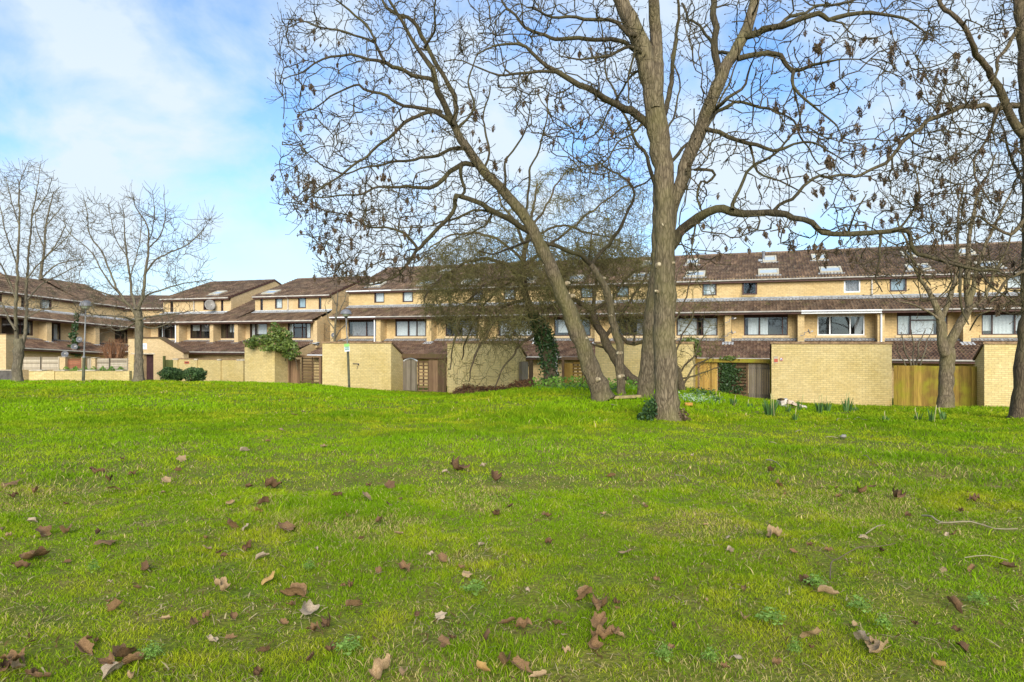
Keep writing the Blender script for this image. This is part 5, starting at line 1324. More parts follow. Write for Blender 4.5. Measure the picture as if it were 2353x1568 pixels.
# ---- trunk standing close behind the straight ash
T2b = Tree(31, 19.0); L = T2b.limb_px
L([(1484, 930, 44), (1483, 915, 41), (1488, 850, 37), (1494, 780, 34), (1498, 720, 31), (1503, 660, 27), (1507, 600, 24), (1510, 500, 21), (1512, 400, 18)], 19, 18.6, trunk=True, flare=.3)
L([(1512, 405, 17), (1520, 300, 14), (1540, 200, 11), (1555, 80, 8), (1560, -60, 5)], 18.6, 19)
L([(1511, 440, 10), (1480, 350, 8), (1440, 280, 6), (1400, 180, 4), (1380, 60, 3)], 18.6, 18)
L([(1511, 420, 10), (1560, 350, 8), (1620, 300, 6), (1670, 200, 4), (1700, 120, 3)], 18.6, 19.4)
T2b.colonise(crown_points(T2b, [(1340, 380), (1360, -60), (1640, -60), (1700, 150), (1640, 380), (1530, 430)], 160, 19, 2.2), tip=.006, k=.005, wob=.2)
T2b.spurs(500, .12, .35, r=.004, maxrad=.02, bud=.5)
T2b.finish('ash_tree', 'ash standing directly behind the tall straight one, only its lower trunk in view', ground_base(1484, 917, 19), 'bark', 'bark_twig', 'ash trees on the green')

# ---- slim crooked ash beside the leaning one
T2c = Tree(32, 20.0); L = T2c.limb_px
L([(1429, 920, 23), (1428, 909, 21), (1424, 850, 19), (1424, 802, 18), (1412, 752, 17), (1402, 702, 16), (1397, 677, 18), (1387, 652, 15), (1369, 627, 14), (1358, 607, 13)], 20, 19.8, trunk=True)
L([(1360, 610, 12), (1330, 584, 11), (1292, 569, 10), (1259, 561, 9), (1240, 555, 8), (1200, 560, 6), (1150, 580, 4), (1100, 580, 3)], 19.8, 19)
L([(1358, 610, 10), (1375, 584, 9), (1404, 559, 8), (1418, 537, 8), (1431, 511, 7), (1452, 456, 6), (1456, 430, 5.5), (1431, 408, 4.5), (1392, 387, 4), (1362, 357, 3)], 19.8, 20.4)
L([(1456, 432, 5), (1480, 422, 4), (1502, 405, 3)], 20.3, 20)
T2c.colonise(crown_points(T2c, [(1290, 340), (1400, 300), (1500, 330), (1520, 450), (1440, 540), (1330, 520)], 130, 20.2, 1.2), tip=.0055, k=.004, wob=.2)
T2c.spurs(420, .12, .35, r=.0045, maxrad=.02, bud=.6)
t2c = T2c.finish('ash_tree', 'slim crooked ash with knobbly stubs right of the leaning trunk', ground_base(1428, 912, 20), 'bark', 'bark_twig', 'ash trees on the green')
knots(T2c, t2c, [(1402, 680, .0, 1.1), (1388, 640, .7, .7), (1405, 724, .2, .9), (1421, 812, -.4, .9), (1427, 811, .8, .8), (1424, 866, -.1, 1.1), (1431, 864, .7, .8), (1412, 700, .8, .5)], 19.85, .055)

# ---- ash cut off by the right edge
T3 = Tree(23, 15.0); L = T3.limb_px
L([(2356, 985, 70), (2354, 968, 62), (2353, 930, 50), (2357, 850, 44), (2366, 760, 42), (2371, 600, 39), (2369, 400, 36), (2362, 250, 32), (2351, 100, 24), (2339, 0, 22), (2330, -90, 16)], trunk=True, flare=.6)
L([(2356, 315, 22), (2320, 262, 18), (2294, 206, 16), (2264, 146, 14), (2238, 112, 13), (2212, 64, 11), (2178, 21, 10), (2156, 0, 9), (2130, -40, 6)], 15, 14)
L([(2358, 242, 15), (2300, 245, 12), (2221, 249, 11), (2165, 262, 10), (2113, 292, 9), (2074, 331, 8), (2036, 370, 8), (1993, 395, 7), (1963, 404, 7), (1920, 408, 6.5), (1885, 404, 6)], 15, 13.2)
L([(2344, 55, 11), (2310, 112, 8), (2290, 165, 7), (2270, 210, 4)], 15, 14.4)
L([(2292, 248, 9), (2275, 300, 6), (2255, 345, 5), (2240, 400, 5), (2258, 450, 4), (2270, 465, 3)], 14.7, 14.2)
L([(2360, 500, 10), (2320, 540, 8), (2290, 520, 6), (2240, 500, 4), (2200, 520, 3)], 15, 14.2)
L([(2360, 620, 9), (2320, 640, 7), (2290, 690, 5), (2250, 700, 4)], 15, 14.5)
L([(2361, 430, 10), (2330, 380, 7), (2310, 330, 5), (2300, 280, 3)], 15, 15.8)
L([(2350, 700, 6), (2300, 700, 5), (2250, 720, 4), (2230, 760, 3)], 15, 15.5)
L([(2362, 380, 12), (2420, 330, 10), (2500, 250, 7), (2560, 180, 4)], 15, 14)
P3 = [(2000, -60), (2440, -60), (2460, 500), (2400, 720), (2230, 740), (2190, 560), (2060, 480), (1990, 400), (2100, 250), (2100, 100)]
T3.colonise(crown_points(T3, P3, 280, 14.6, 2.4), tip=.011, k=.015, wob=.20, upb=.0)
T3.colonise(crown_points(T3, P3, 400, 14.6, 2.6), tip=.0080, k=.0065, wob=.16, upb=.1)
T3.spurs(1350, .10, .34, r=.0062, up=.55, maxrad=.022, bud=.75)
t3 = T3.finish('ash_tree', 'dark-trunked ash cut off by the right edge of the picture', ground_base(2354, 967, 15), 'bark_dark', 'bark_twig', 'ash trees on the green')
hang_keys(T3, t3, [(2232, 222, 1.6), (2105, 205, 1.5), (2100, 190, 1.0), (2041, 248, 1.2), (2192, 232, 1.5), (2158, 233, 1.2), (2160, 215, .9), (2199, 340, 1.4), (2175, 180, 1.3), (2149, 180, 1.0), (2307, 68, 1.1), (2326, 183, 1.0), (2309, 305, 1.1), (2308, 318, .8), (2100, 430, 2.0), (2210, 437, 1.1), (2167, 405, 1.0), (2043, 395, 1.2), (2220, 470, 1.0), (2249, 500, 1.0), (2215, 300, 1.0), (2270, 300, .9), (2145, 550, 1.2), (2030, 470, 1.3), (2013, 478, 1.1), (1990, 475, .9), (2010, 520, .9), (2090, 485, .9), (2285, 640, 1.2), (2300, 690, 1.3), (2290, 715, 1.0), (2320, 660, 1.0), (2235, 650, 1.0), (2130, 85, 1.0), (2126, 72, .8), (2247, 90, .6), (2330, 600, .9)],
          120, [([(1990, 380), (2300, 350), (2340, 700), (2240, 720), (2190, 560)], 55), ([(2080, 120), (2350, 120), (2350, 350), (2080, 320)], 30)], .55, 1.1, 85)

# ---- forked tree in front of the board fence
T4 = Tree(24, 24.6, kink=.35); L = T4.limb_px
L([(2171, 950, 42), (2172, 938, 37), (2174, 880, 32), (2177, 818, 32), (2175, 795, 30)], trunk=True, flare=.3)
L([(2172, 815, 22), (2166, 790, 22), (2163, 748, 20), (2154, 717, 15), (2143, 685, 12), (2126, 659, 9), (2110, 632, 8), (2095, 590, 6), (2080, 550, 5), (2060, 500, 3)], 24.6, 24.2, sides=10)
L([(2163, 750, 13), (2165, 729, 12), (2177, 705, 11), (2189, 666, 10), (2196, 637, 9), (2200, 560, 7), (2205, 480, 5), (2215, 420, 3)], 24.5, 25.3)
L([(2175, 820, 22), (2181, 797, 22), (2196, 763, 20), (2216, 729, 18), (2225, 710, 16), (2224, 673, 15), (2223, 625, 13), (2225, 570, 10), (2235, 500, 8), (2245, 450, 6), (2270, 400, 4), (2290, 350, 3)], 24.6, 24.4, sides=10)
L([(2225, 705, 12), (2229, 690, 10), (2240, 649, 10), (2247, 613, 9), (2270, 550, 7), (2300, 490, 5), (2330, 430, 3)], 24.4, 25.2)
L([(2222, 715, 9), (2255, 690, 8), (2276, 661, 7.5), (2284, 632, 7), (2310, 580, 5), (2330, 520, 3)], 24.4, 23.6)
L([(2160, 735, 6), (2130, 715, 5), (2095, 700, 4), (2060, 690, 3)], 24.5, 24)
P4 = [(1960, 640), (1990, 500), (2040, 420), (2130, 340), (2250, 290), (2380, 260), (2440, 450), (2420, 640), (2330, 690), (2250, 640), (2150, 610), (2060, 650)]
T4.colonise(crown_points(T4, P4, 260, 24.6, 2.6), tip=.009, k=.006, wob=.16, upb=.45)
T4.colonise(crown_points(T4, P4, 420, 24.6, 2.8), tip=.0065, k=.004, wob=.16, upb=.4)
T4.spurs(1300, .2, .5, r=.005, up=.9, maxrad=.022, bud=.35)
T4.finish('forked_tree', 'bare tree with a low fork in front of the board fence', ground_base(2172, 940, 24.6), 'bark', 'bark_twig')

# ---- thorn trees: dense fine twigs hanging to the ground on the left
T5 = Tree(25, 26.0); L = T5.limb_px
L([(1266, 898, 34), (1265, 885, 31), (1262, 850, 28), (1258, 800, 25), (1245, 760, 21), (1228, 730, 19), (1212, 690, 17), (1203, 660, 16), (1200, 620, 14), (1205, 580, 12), (1215, 540, 9), (1225, 480, 6), (1235, 420, 4)], trunk=True, flare=.25)
for p, a, b in (([(1205, 655, 10), (1170, 612, 9), (1120, 595, 7), (1060, 610, 6), (1010, 640, 4.5), (975, 690, 3)], 26, 25), ([(1206, 650, 9), (1150, 640, 7), (1100, 665, 6), (1065, 715, 5), (1045, 770, 4), (1035, 850, 3)], 26, 24.6),
    ([(1212, 690, 9), (1165, 700, 7), (1125, 755, 6), (1095, 815, 5), (1075, 875, 3)], 26, 24.8), ([(1208, 570, 8), (1180, 510, 6), (1150, 460, 4), (1140, 420, 3)], 26, 26.5), ([(1215, 545, 7), (1255, 470, 5), (1295, 400, 3)], 26, 27),
    ([(1203, 610, 8), (1262, 565, 7), (1330, 510, 5), (1400, 455, 4), (1450, 420, 3)], 26, 26.4), ([(1205, 600, 7), (1150, 555, 6), (1090, 535, 5), (1030, 545, 4), (985, 570, 3)], 26, 25.5), ([(1245, 760, 8), (1200, 790, 6), (1160, 840, 4), (1140, 890, 3)], 26, 25),
    ([(1215, 545, 6), (1290, 520, 5), (1370, 540, 4), (1450, 560, 3)], 26, 27), ([(1200, 630, 6), (1130, 680, 5), (1080, 760, 4), (1060, 830, 3)], 26, 27.5)): L(p, a, b)
P5 = [(955, 640), (985, 570), (1060, 540), (1130, 480), (1180, 420), (1260, 390), (1330, 360), (1420, 390), (1495, 440), (1500, 540), (1470, 600), (1400, 610), (1330, 620), (1290, 700), (1240, 740), (1190, 800), (1110, 790), (1040, 760), (975, 720)]
dns = lambda p: np.clip(.30 + .7 * (p[:, 1] - 500) / 90, .30, 1) * np.clip(1.25 - (p[:, 0] - 1150) / 500, .45, 1)
P5b = [(985, 690), (1060, 650), (1180, 720), (1230, 800), (1190, 870), (1130, 890), (1080, 900), (1035, 900), (1000, 850), (1010, 780)]
T5.colonise(crown_points(T5, P5, 380, 26, 3.0, dns), tip=.009, k=.006, wob=.22, upb=-.1, sag=.1)
T5.colonise(crown_points(T5, P5, 2000, 26, 3.2, dns), tip=.0085, k=.004, wob=.22, upb=-.1)
T5.spurs(11500, .2, .6, r=.0075, up=-.05, maxrad=.022, K=4, spread=1.0, bud=.12, sag=.25)
T5.colonise(crown_points(T5, P5b, 130, 25, 1.6), tip=.009, k=.006, wob=.18, upb=-.5)
T5.colonise(crown_points(T5, P5b, 300, 25, 1.9), tip=.0075, k=.004, wob=.25, upb=-.4)
T5.spurs(2500, .2, .6, r=.0075, up=-.3, maxrad=.022, spread=.9, sag=.35)
t5 = T5.finish('thorn_tree', 'thorn tree with an ivy-clad trunk and a dense mass of drooping twigs', ground_base(1265, 890, 26), 'bark_dark', 'twig_thorn', 'thorn trees')

T6 = Tree(26, 24.5); L = T6.limb_px
L([(1500, 905, 30), (1480, 888, 25), (1464, 879, 22), (1439, 859, 22), (1419, 832, 22), (1399, 802, 21), (1389, 777, 19), (1372, 749, 17), (1359, 714, 15), (1337, 699, 11)], 24.2, 25, trunk=True)
for p, a, b in (([(1340, 700, 11), (1310, 680, 8), (1280, 640, 6), (1250, 620, 4)], 25, 26), ([(1372, 749, 11), (1362, 690, 9), (1372, 640, 7), (1355, 590, 5), (1360, 530, 3)], 25, 25.4), ([(1389, 777, 10), (1430, 720, 8), (1455, 675, 6), (1485, 640, 5), (1500, 600, 3)], 24.8, 24.6),
    ([(1415, 765, 10), (1425, 772, 9), (1440, 785, 8), (1458, 790, 8), (1475, 786, 8), (1500, 770, 6), (1520, 730, 4)], 24.6, 24.4), ([(1456, 789, 6), (1458, 770, 5), (1450, 755, 3)], 24.5, 24.5), ([(1360, 714, 8), (1400, 690, 7), (1440, 640, 5), (1490, 610, 4)], 25, 25.5), ([(1399, 802, 6), (1350, 790, 5), (1310, 800, 3)], 25, 25)): L(p, a, b)
P6 = [(1240, 640), (1280, 590), (1350, 560), (1430, 560), (1500, 590), (1530, 640), (1530, 740), (1500, 770), (1440, 770), (1400, 740), (1330, 760), (1270, 720)]
T6.colonise(crown_points(T6, P6, 240, 25, 2.0), tip=.009, k=.006, wob=.22, upb=0)
T6.colonise(crown_points(T6, P6, 760, 25, 2.2), tip=.008, k=.004, wob=.22, upb=0)
T6.spurs(4200, .2, .55, r=.0075, up=.0, maxrad=.022, bud=.1, spread=1.)
T6.finish('thorn_tree', 'dark thorn tree whose trunk leans left from behind the straight ash', ground_base(1497, 905, 24.2), 'bark_dark', 'twig_thorn', 'thorn trees')

T7 = Tree(27, 24.0); L = T7.limb_px
L([(1571, 915, 19), (1570, 905, 17), (1565, 880, 16), (1557, 850, 14), (1542, 830, 12), (1520, 800, 9), (1515, 740, 6)], trunk=True)
for p in ([(1568, 890, 6), (1590, 850, 4), (1640, 815, 2.5)], [(1560, 858, 5), (1590, 820, 4), (1620, 770, 2.5)], [(1545, 832, 5), (1570, 770, 4), (1600, 700, 2.5)], [(1566, 870, 4), (1610, 860, 3), (1650, 845, 2)], [(1520, 790, 6), (1560, 720, 4), (1590, 640, 3)], [(1515, 750, 5), (1540, 680, 4), (1570, 600, 2.5)]): L(p, 24, 24.4)
P7 = [(1540, 880), (1545, 640), (1590, 590), (1650, 660), (1670, 760), (1650, 850), (1600, 880)]
T7.colonise(crown_points(T7, P7, 220, 24, 1.4), tip=.008, k=.004, wob=.2, upb=.2)
T7.spurs(420, .15, .4, r=.0045, up=.3, maxrad=.02, bud=.1)
T7.finish('thorn_tree', 'small twiggy thorn just right of the straight ash, with a curved dark stem', ground_base(1570, 908, 24), 'bark_dark', 'twig_thorn', 'thorn trees')

# ---- bare trees on the far lawn, left
T8 = Tree(28, 30.5, kink=.35); L = T8.limb_px
L([(318, 885, 28), (319, 868, 22), (319, 820, 17), (319, 785, 17), (319, 738, 18), (316, 712, 16)], trunk=True, flare=.3)
for p in ([(317, 735, 12), (300, 705, 10), (285, 691, 9), (264, 652, 7), (250, 617, 6), (232, 575, 5), (207, 540, 4), (200, 494, 3), (192, 448, 1.5)], [(314, 712, 12), (302, 670, 9), (299, 642, 8), (292, 589, 6), (287, 547, 5), (283, 480, 2)], [(318, 712, 13), (329, 677, 11), (334, 624, 9), (341, 572, 7), (338, 519, 5), (316, 484, 4), (302, 441, 2)],
    [(335, 626, 7), (355, 600, 6), (387, 582, 5), (432, 561, 4), (465, 530, 3), (487, 500, 1.5)], [(341, 570, 5), (369, 540, 4), (380, 494, 3), (375, 450, 2)], [(328, 685, 7), (350, 672, 6), (373, 666, 5), (422, 652, 4), (482, 642, 2)], [(290, 697, 7), (262, 682, 6), (228, 670, 5), (176, 659, 3)], [(285, 690, 6), (245, 640, 5), (211, 582, 4), (158, 533, 3), (141, 491, 1.5)],
    [(318, 735, 8), (350, 726, 6), (400, 722, 4), (450, 712, 2)], [(317, 740, 8), (280, 728, 6), (230, 725, 4), (180, 712, 2)], [(341, 560, 4), (355, 500, 3), (350, 440, 2)], [(292, 590, 4), (262, 540, 3), (250, 470, 2)], [(299, 640, 4), (320, 560, 3), (325, 500, 2)], [(318, 745, 6), (350, 755, 5), (395, 740, 3)], [(318, 738, 6), (275, 760, 4), (240, 745, 3)]): L([(a, b, c * .66) for a, b, c in p], 30.5, 30.5 + T8.r.normal(0, 1.2))
P8 = [(150, 500), (195, 450), (260, 470), (300, 430), (360, 445), (430, 500), (490, 500), (480, 580), (490, 650), (430, 720), (420, 760), (330, 745), (230, 770), (170, 720), (150, 640), (165, 560)]
T8.colonise(crown_points(T8, P8, 170, 30.5, 2.6), tip=.009, k=.006, wob=.14, upb=.5)
T8.colonise(crown_points(T8, P8, 260, 30.5, 2.8), tip=.0095, k=.004, wob=.14, upb=.5)
T8.spurs(1500, .25, .65, r=.010, up=.9, maxrad=.03, bud=.5)
T8.finish('bare_tree', 'spreading bare tree in front of the store with the dark doorway', ground_base(319, 872, 30.5), 'bark_pale', 'bark_pale', 'bare trees on the left')

T9 = Tree(29, 29.5, kink=.35); L = T9.limb_px
L([(39, 880, 26), (40, 866, 20), (41, 830, 20), (43, 797, 21), (42, 780, 20)], trunk=True, flare=.25)
for p in ([(40, 790, 14), (35, 750, 12), (37, 703, 11), (39, 633, 9), (44, 519, 6), (44, 448, 5), (46, 413, 3), (67, 371, 1.5)], [(44, 795, 13), (58, 774, 12), (60, 715, 10), (62, 633, 8), (70, 536, 6), (75, 484, 5), (88, 420, 3), (91, 371, 1.5)],
    [(36, 760, 8), (22, 735, 7), (5, 700, 5), (-20, 680, 4)], [(37, 690, 6), (18, 640, 5), (-5, 600, 4), (-30, 590, 2)], [(62, 690, 6), (88, 660, 5), (120, 640, 4), (170, 615, 3), (200, 598, 2)], [(39, 610, 5), (15, 540, 4), (0, 480, 3), (-10, 430, 2)], [(62, 640, 5), (95, 600, 4), (140, 560, 3), (165, 530, 2)],
    [(60, 730, 5), (90, 715, 4), (130, 705, 3)], [(44, 520, 4), (25, 460, 3), (15, 410, 2)], [(73, 500, 4), (105, 450, 3), (120, 410, 2)]): L([(a, b, c * .68) for a, b, c in p], 29.5, 29.5 + T9.r.normal(0, 1.0))
P9 = [(-60, 600), (-50, 450), (0, 395), (70, 365), (110, 385), (150, 440), (170, 540), (200, 600), (160, 680), (110, 730), (40, 740), (-40, 720)]
T9.colonise(crown_points(T9, P9, 140, 29.5, 2.2), tip=.008, k=.006, wob=.14, upb=.45)
T9.colonise(crown_points(T9, P9, 190, 29.5, 2.4), tip=.009, k=.004, wob=.14, upb=.45)
T9.spurs(1150, .25, .65, r=.0095, up=.8, maxrad=.03, bud=.5)
T9.finish('bare_tree', 'twin-stemmed bare tree by the dark low wall at the left edge', ground_base(40, 867, 29.5), 'bark_pale', 'bark_pale', 'bare trees on the left')

T10 = Tree(30, 62.0, kink=.35); L = T10.limb_px
L([(88, 790, 9), (90, 720, 8), (92, 645, 6.5), (102, 572, 5), (105, 519, 4), (123, 441, 2)], trunk=True)
for p in ([(94, 640, 4), (125, 612, 3), (160, 600, 2), (190, 598, 1.5)], [(98, 600, 4), (130, 560, 3), (150, 520, 2)], [(102, 572, 3), (85, 530, 2), (80, 490, 1.5)], [(105, 519, 3), (130, 490, 2), (145, 470, 1.2)]): L(p, 62, 62)
T10.colonise(crown_points(T10, [(70, 620), (75, 500), (110, 430), (140, 440), (165, 520), (190, 590), (140, 640)], 120, 62, 3), tip=.014, k=.006, wob=.15, upb=.4)
T10.spurs(220, .4, .9, r=.011, up=.7, maxrad=.05)
T10.finish('bare_tree', 'slender bare tree rising behind the roof of the left wing', (float(W(88, 790, 62)[0]), 62., EYE - 2.7), 'bark_pale', 'bark_pale', 'bare trees on the left')

# ---- sapling, shrubs
T11 = Tree(33, 38.5); L = T11.limb_px
L([(768, 850, 6), (768, 790, 5.5), (771, 740, 4.5), (775, 700, 3.5), (776, 670, 2.5)], 38.5, 38.5, trunk=True)
for p in ([(769, 780, 3.5), (785, 755, 2.5), (800, 738, 1.8)], [(770, 760, 3), (755, 735, 2), (748, 700, 1.5)], [(772, 730, 3), (788, 700, 2), (800, 670, 1.5)], [(774, 705, 2.5), (762, 680, 1.5)], [(768, 790, 3), (790, 778, 2), (812, 770, 1.5)]): L(p, 38.5, 38.5)
T11.colonise(crown_points(T11, [(745, 800), (740, 700), (770, 650), (805, 670), (815, 760), (790, 800)], 90, 38.5, 1), tip=.009, k=.004, wob=.15, upb=.5)
T11.finish('sapling', 'pale slender sapling behind the shed with the letter slot', (float(W(768, 850, 38.5)[0]), 38.5, EYE - 2.75), 'bark_pale', 'bark_pale', cat='sapling')
T12 = Tree(34, 30.5); L = T12.limb_px
for p in ([(2098, 900, 5), (2090, 838, 4.5), (2080, 800, 3.5), (2070, 765, 2)], [(2104, 900, 5), (2105, 838, 4), (2112, 800, 3.5), (2125, 760, 2)], [(2100, 900, 4), (2118, 830, 3.5), (2130, 790, 2.5), (2145, 745, 1.5)], [(2096, 880, 4), (2075, 830, 3), (2060, 790, 2)], [(2102, 880, 4), (2098, 800, 3), (2096, 755, 1.6)]): L(p, 30.5, 30.5)
T12.colonise(crown_points(T12, [(2055, 830), (2050, 780), (2075, 735), (2130, 730), (2155, 760), (2140, 820)], 110, 30.5, .9), tip=.006, k=.003, wob=.15, upb=.5)
T12.finish('bare_shrub', 'pale bare shrub behind the board fence', (float(W(2100, 900, 30.5)[0]), 30.5, EYE - 2.75), 'bark_pale', 'bark_pale', cat='shrub')
T13 = Tree(35, 40.0); L = T13.limb_px
for i in range(16):
    q = (i - 7.5) / 7.5; L([(262 + q * 7, 868, 5), (262 + q * 16, 832, 4), (262 + q * 24, 808, 3), (262 + q * (30 + 6 * math.sin(i * 3)), 785 + abs(q) * 16 - 6 * math.cos(i * 5), 1.6)], 40, 40 + .6 * math.sin(i))
T13.colonise(crown_points(T13, [(222, 838), (230, 800), (250, 778), (280, 780), (293, 800), (293, 838)], 420, 40, 1.2), tip=.007, k=.003, wob=.2, upb=.5)
T13.spurs(700, .15, .35, r=.006, maxrad=.03, up=.4)
T13.finish('reddish_shrub', 'reddish-brown bare bush behind the grey panels', (float(W(262, 868, 40)[0]), 40., EYE - 2.4), 'bark_red', 'bark_red', cat='shrub')

# ------------------------------------------------------------------ leaves in clumps
def leaf_cloud(pts, nrmv, size, r, curl=.25, aspect=.75):
    """pointed little leaves at the points; returns verts, faces"""
    n = len(pts); a = nrm(r.normal(0, 1, (n, 3)) + nrmv * .9); t = nrm(np.cross(a, r.normal(0, 1, (n, 3)))); b = np.cross(a, t)
    s = (size * (.6 + .8 * r.random(n)))[:, None]
    V = np.stack([pts - t * s * .5, pts + b * s * .5 * aspect + a * s * curl * .2, pts + t * s * .6 - a * s * curl * .3, pts - b * s * .5 * aspect + a * s * curl * .2], 1)
    i = np.arange(n)[:, None] * 4
    return V.reshape(-1, 3), np.concatenate([i + np.array([0, 1, 2]), i + np.array([0, 2, 3])])
def bushy(name, label, blobs, n, size, mat, base, cat, stems=None, shell=.55, stem_mat='bark_dark'):
    r = np.random.default_rng(int(abs(base[0]) * 100) + n); nb = NB(); tot = sum(b[3] * b[4] * b[5] for b in blobs)
    for (cx_, cy_, cz_, rx, ry, rz) in blobs:
        k = int(n * rx * ry * rz / tot); d = nrm(r.normal(0, 1, (k, 3))); rad = (shell + (1 - shell) * r.random(k) ** .6)[:, None] * (1 + .16 * np.sin(d[:, :1] * 5 + cx_ * 3) * np.sin(d[:, 2:] * 6))
        P = np.array([cx_, cy_, cz_]) + d * rad * np.array([rx, ry, rz]); nb.add(*leaf_cloud(P, d, size, r))
    root = thing(name, base, label, cat)
    nb.build('foliage', M[mat], root, False)
    if stems:
        s = NB()
        for p in stems: V, F = tubes(np.array([p]), np.linspace(.03, .012, len(p))[None], 5); s.add(V, F)
        s.build('stem', M[stem_mat], root)
    return root
def bl(u, v, y, ru, rv, ry): 
    p = W(u, v, y); return (p[0], p[1], p[2], ru / FPX * y, ry, rv / FPX * y)
# ivy crown over the first shed
yI = 38.6
bushy('ivy_bush', 'leafy green and yellow ivy spilling over the shed at the end of the low wall', [bl(640, 792, yI, 34, 22, .9), bl(602, 783, yI - .3, 30, 14, .7), bl(575, 790, yI - .5, 14, 12, .5), bl(632, 765, yI, 16, 22, .5), bl(628, 750, yI + .1, 7, 12, .3), bl(667, 806, yI - .5, 22, 22, .5), bl(650, 772, yI, 22, 18, .6), bl(622, 800, yI - 1.0, 30, 7, .3)], 3600, .13, 'ivylight', tuple(W(640, 815, yI)), 'ivy',
      [[W(640, 830, yI), W(636, 800, yI), W(632, 765, yI)], [W(655, 830, yI), W(660, 810, yI - .3), W(668, 795, yI - .3)], [W(640, 820, yI), W(610, 795, yI), W(590, 788, yI)], [W(684, 850, yI - .6), W(678, 820, yI - .5), W(660, 806, yI - .4)]])
# clipped bushes
for (u, lab, ru, kk) in ((394, 'larger rounded dark green bush left of its twin, by the low garden wall', 27, 1.), (446.5, 'smaller rounded dark green bush right of its twin, by the low garden wall', 25, .9)):
    y = 33.6; bushy('rounded_bush', lab, [bl(u, 862, y, ru, 17 * kk, .6), bl(u - 8, 856, y - .2, ru * .6, 12, .5), bl(u + 9, 858, y - .15, ru * .6, 13 * kk, .5), bl(u + 16, 866, y, ru * .38, 11, .4)], 2600, .075, 'hedge', (float(W(u, 878, y)[0]), y, EYE - 2.1), 'bush', [[W(u, 884, y), W(u + 2, 862, y)], [W(u - 3, 884, y), W(u - 9, 860, y)]], .7)
# ivy on the thorn's trunk, along its own axis
r = np.random.default_rng(5); nb = NB(); px = np.array([(1265, 885), (1262, 850), (1258, 800), (1250, 775), (1236, 745), (1224, 722)], float)
q = r.random(2600) ** .85 * (len(px) - 1.001); i = q.astype(int); f = (q - i)[:, None]; uvp = px[i] * (1 - f) + px[i + 1] * f
keep = ~((uvp[:, 1] > 850) & (r.random(2600) < .55) & (uvp[:, 0] > 0)); uvp = uvp[keep]
ax = np.array([W(u, v, 26.) for u, v in uvp]); d = r.normal(0, 1, ax.shape); d[:, 2] *= .3; d = nrm(d)
rad = (.27 + .20 * r.random((len(ax), 1)) ** 2) * (1 - .35 * (uvp[:, 1:2] < 745)); nb.add(*leaf_cloud(ax + d * rad, d, .10, r))
io = nb.build('ivy', M['ivy'], None, False); tag(io, 'dark ivy wrapped round the thorn tree\'s trunk', 'ivy')
# ivy at the straight ash's foot
B1 = np.array(ground_base(1532, 968, 14.0))
bushy('ivy_clump', 'dark ivy growing at the left foot of the straight ash', [bl(1494, 940, 13.8, 17, 22, .16), bl(1484, 958, 13.75, 20, 12, .18), bl(1500, 925, 13.85, 8, 16, .1)], 520, .06, 'ivy', tuple(W(1488, 965, 13.8)), 'ivy')
bushy('dead_growth', 'dry tangled shoots at the right foot of the straight ash', [bl(1568, 955, 13.9, 14, 16, .15), bl(1577, 966, 13.9, 14, 8, .15)], 260, .045, 'keys', tuple(W(1568, 970, 13.9)), 'undergrowth')
def fp(u, v, d):
    s = S(u, d); return np.array(FC(s, d, ZV(u, v, d)))
def ivy_flat(name, label, areas, n, size, mat, d, cat='ivy'):
    r = np.random.default_rng(n); nb = NB()
    for (u0, u1, v0, v1, w) in areas:
        k = int(n * w); u = u0 + (u1 - u0) * (.5 + .5 * np.clip(r.normal(0, .5, k), -1, 1)); v = v0 + (v1 - v0) * r.random(k)
        P = np.array([fp(a, b, d - .04 - .10 * r.random()) for a, b in zip(u, v)]); nb.add(*leaf_cloud(P, np.array([[-FC.e2[0], -FC.e2[1], .2]]), size, r))
    o = nb.build(name, M[mat], None, False); return tag(o, label, cat)
ivy_flat('ivy', 'ivy climbing through the slatted trellis beside the honey-coloured gate', [(1653, 1690, 832, 870, .4), (1653, 1712, 845, 905, .35), (1652, 1680, 870, 915, .25)], 1500, .085, 'ivy', GD)
ivy_flat('ivy', 'bright ivy sprig on top of the mossy beam', [(1655, 1698, 818, 828, 1)], 150, .09, 'ivylight', GD - .15)
bushy('ivy_bush', 'bright ivy tuft hanging over the right end of the shed behind the straight ash', [bl(1590, 790, 31., 18, 16, .4), bl(1604, 806, 31., 10, 16, .3), bl(1575, 785, 31, 12, 10, .3)], 520, .10, 'ivylight', tuple(W(1590, 815, 31.)), 'ivy')
# ivy column on the left wing
bushy('ivy_column', 'dark ivy climbing the corner of the left wing beside two dishes', [bl(172, 752, 47.5, 6, 13, .3), bl(168, 772, 47.4, 9, 10, .3), bl(174, 786, 47.4, 8, 9, .3), bl(166, 803, 47.3, 13, 13, .4), bl(178, 812, 47.3, 8, 9, .3), bl(176, 730, 47.6, 4, 13, .25)], 900, .14, 'ivy', tuple(W(170, 822, 47.5)), 'ivy')
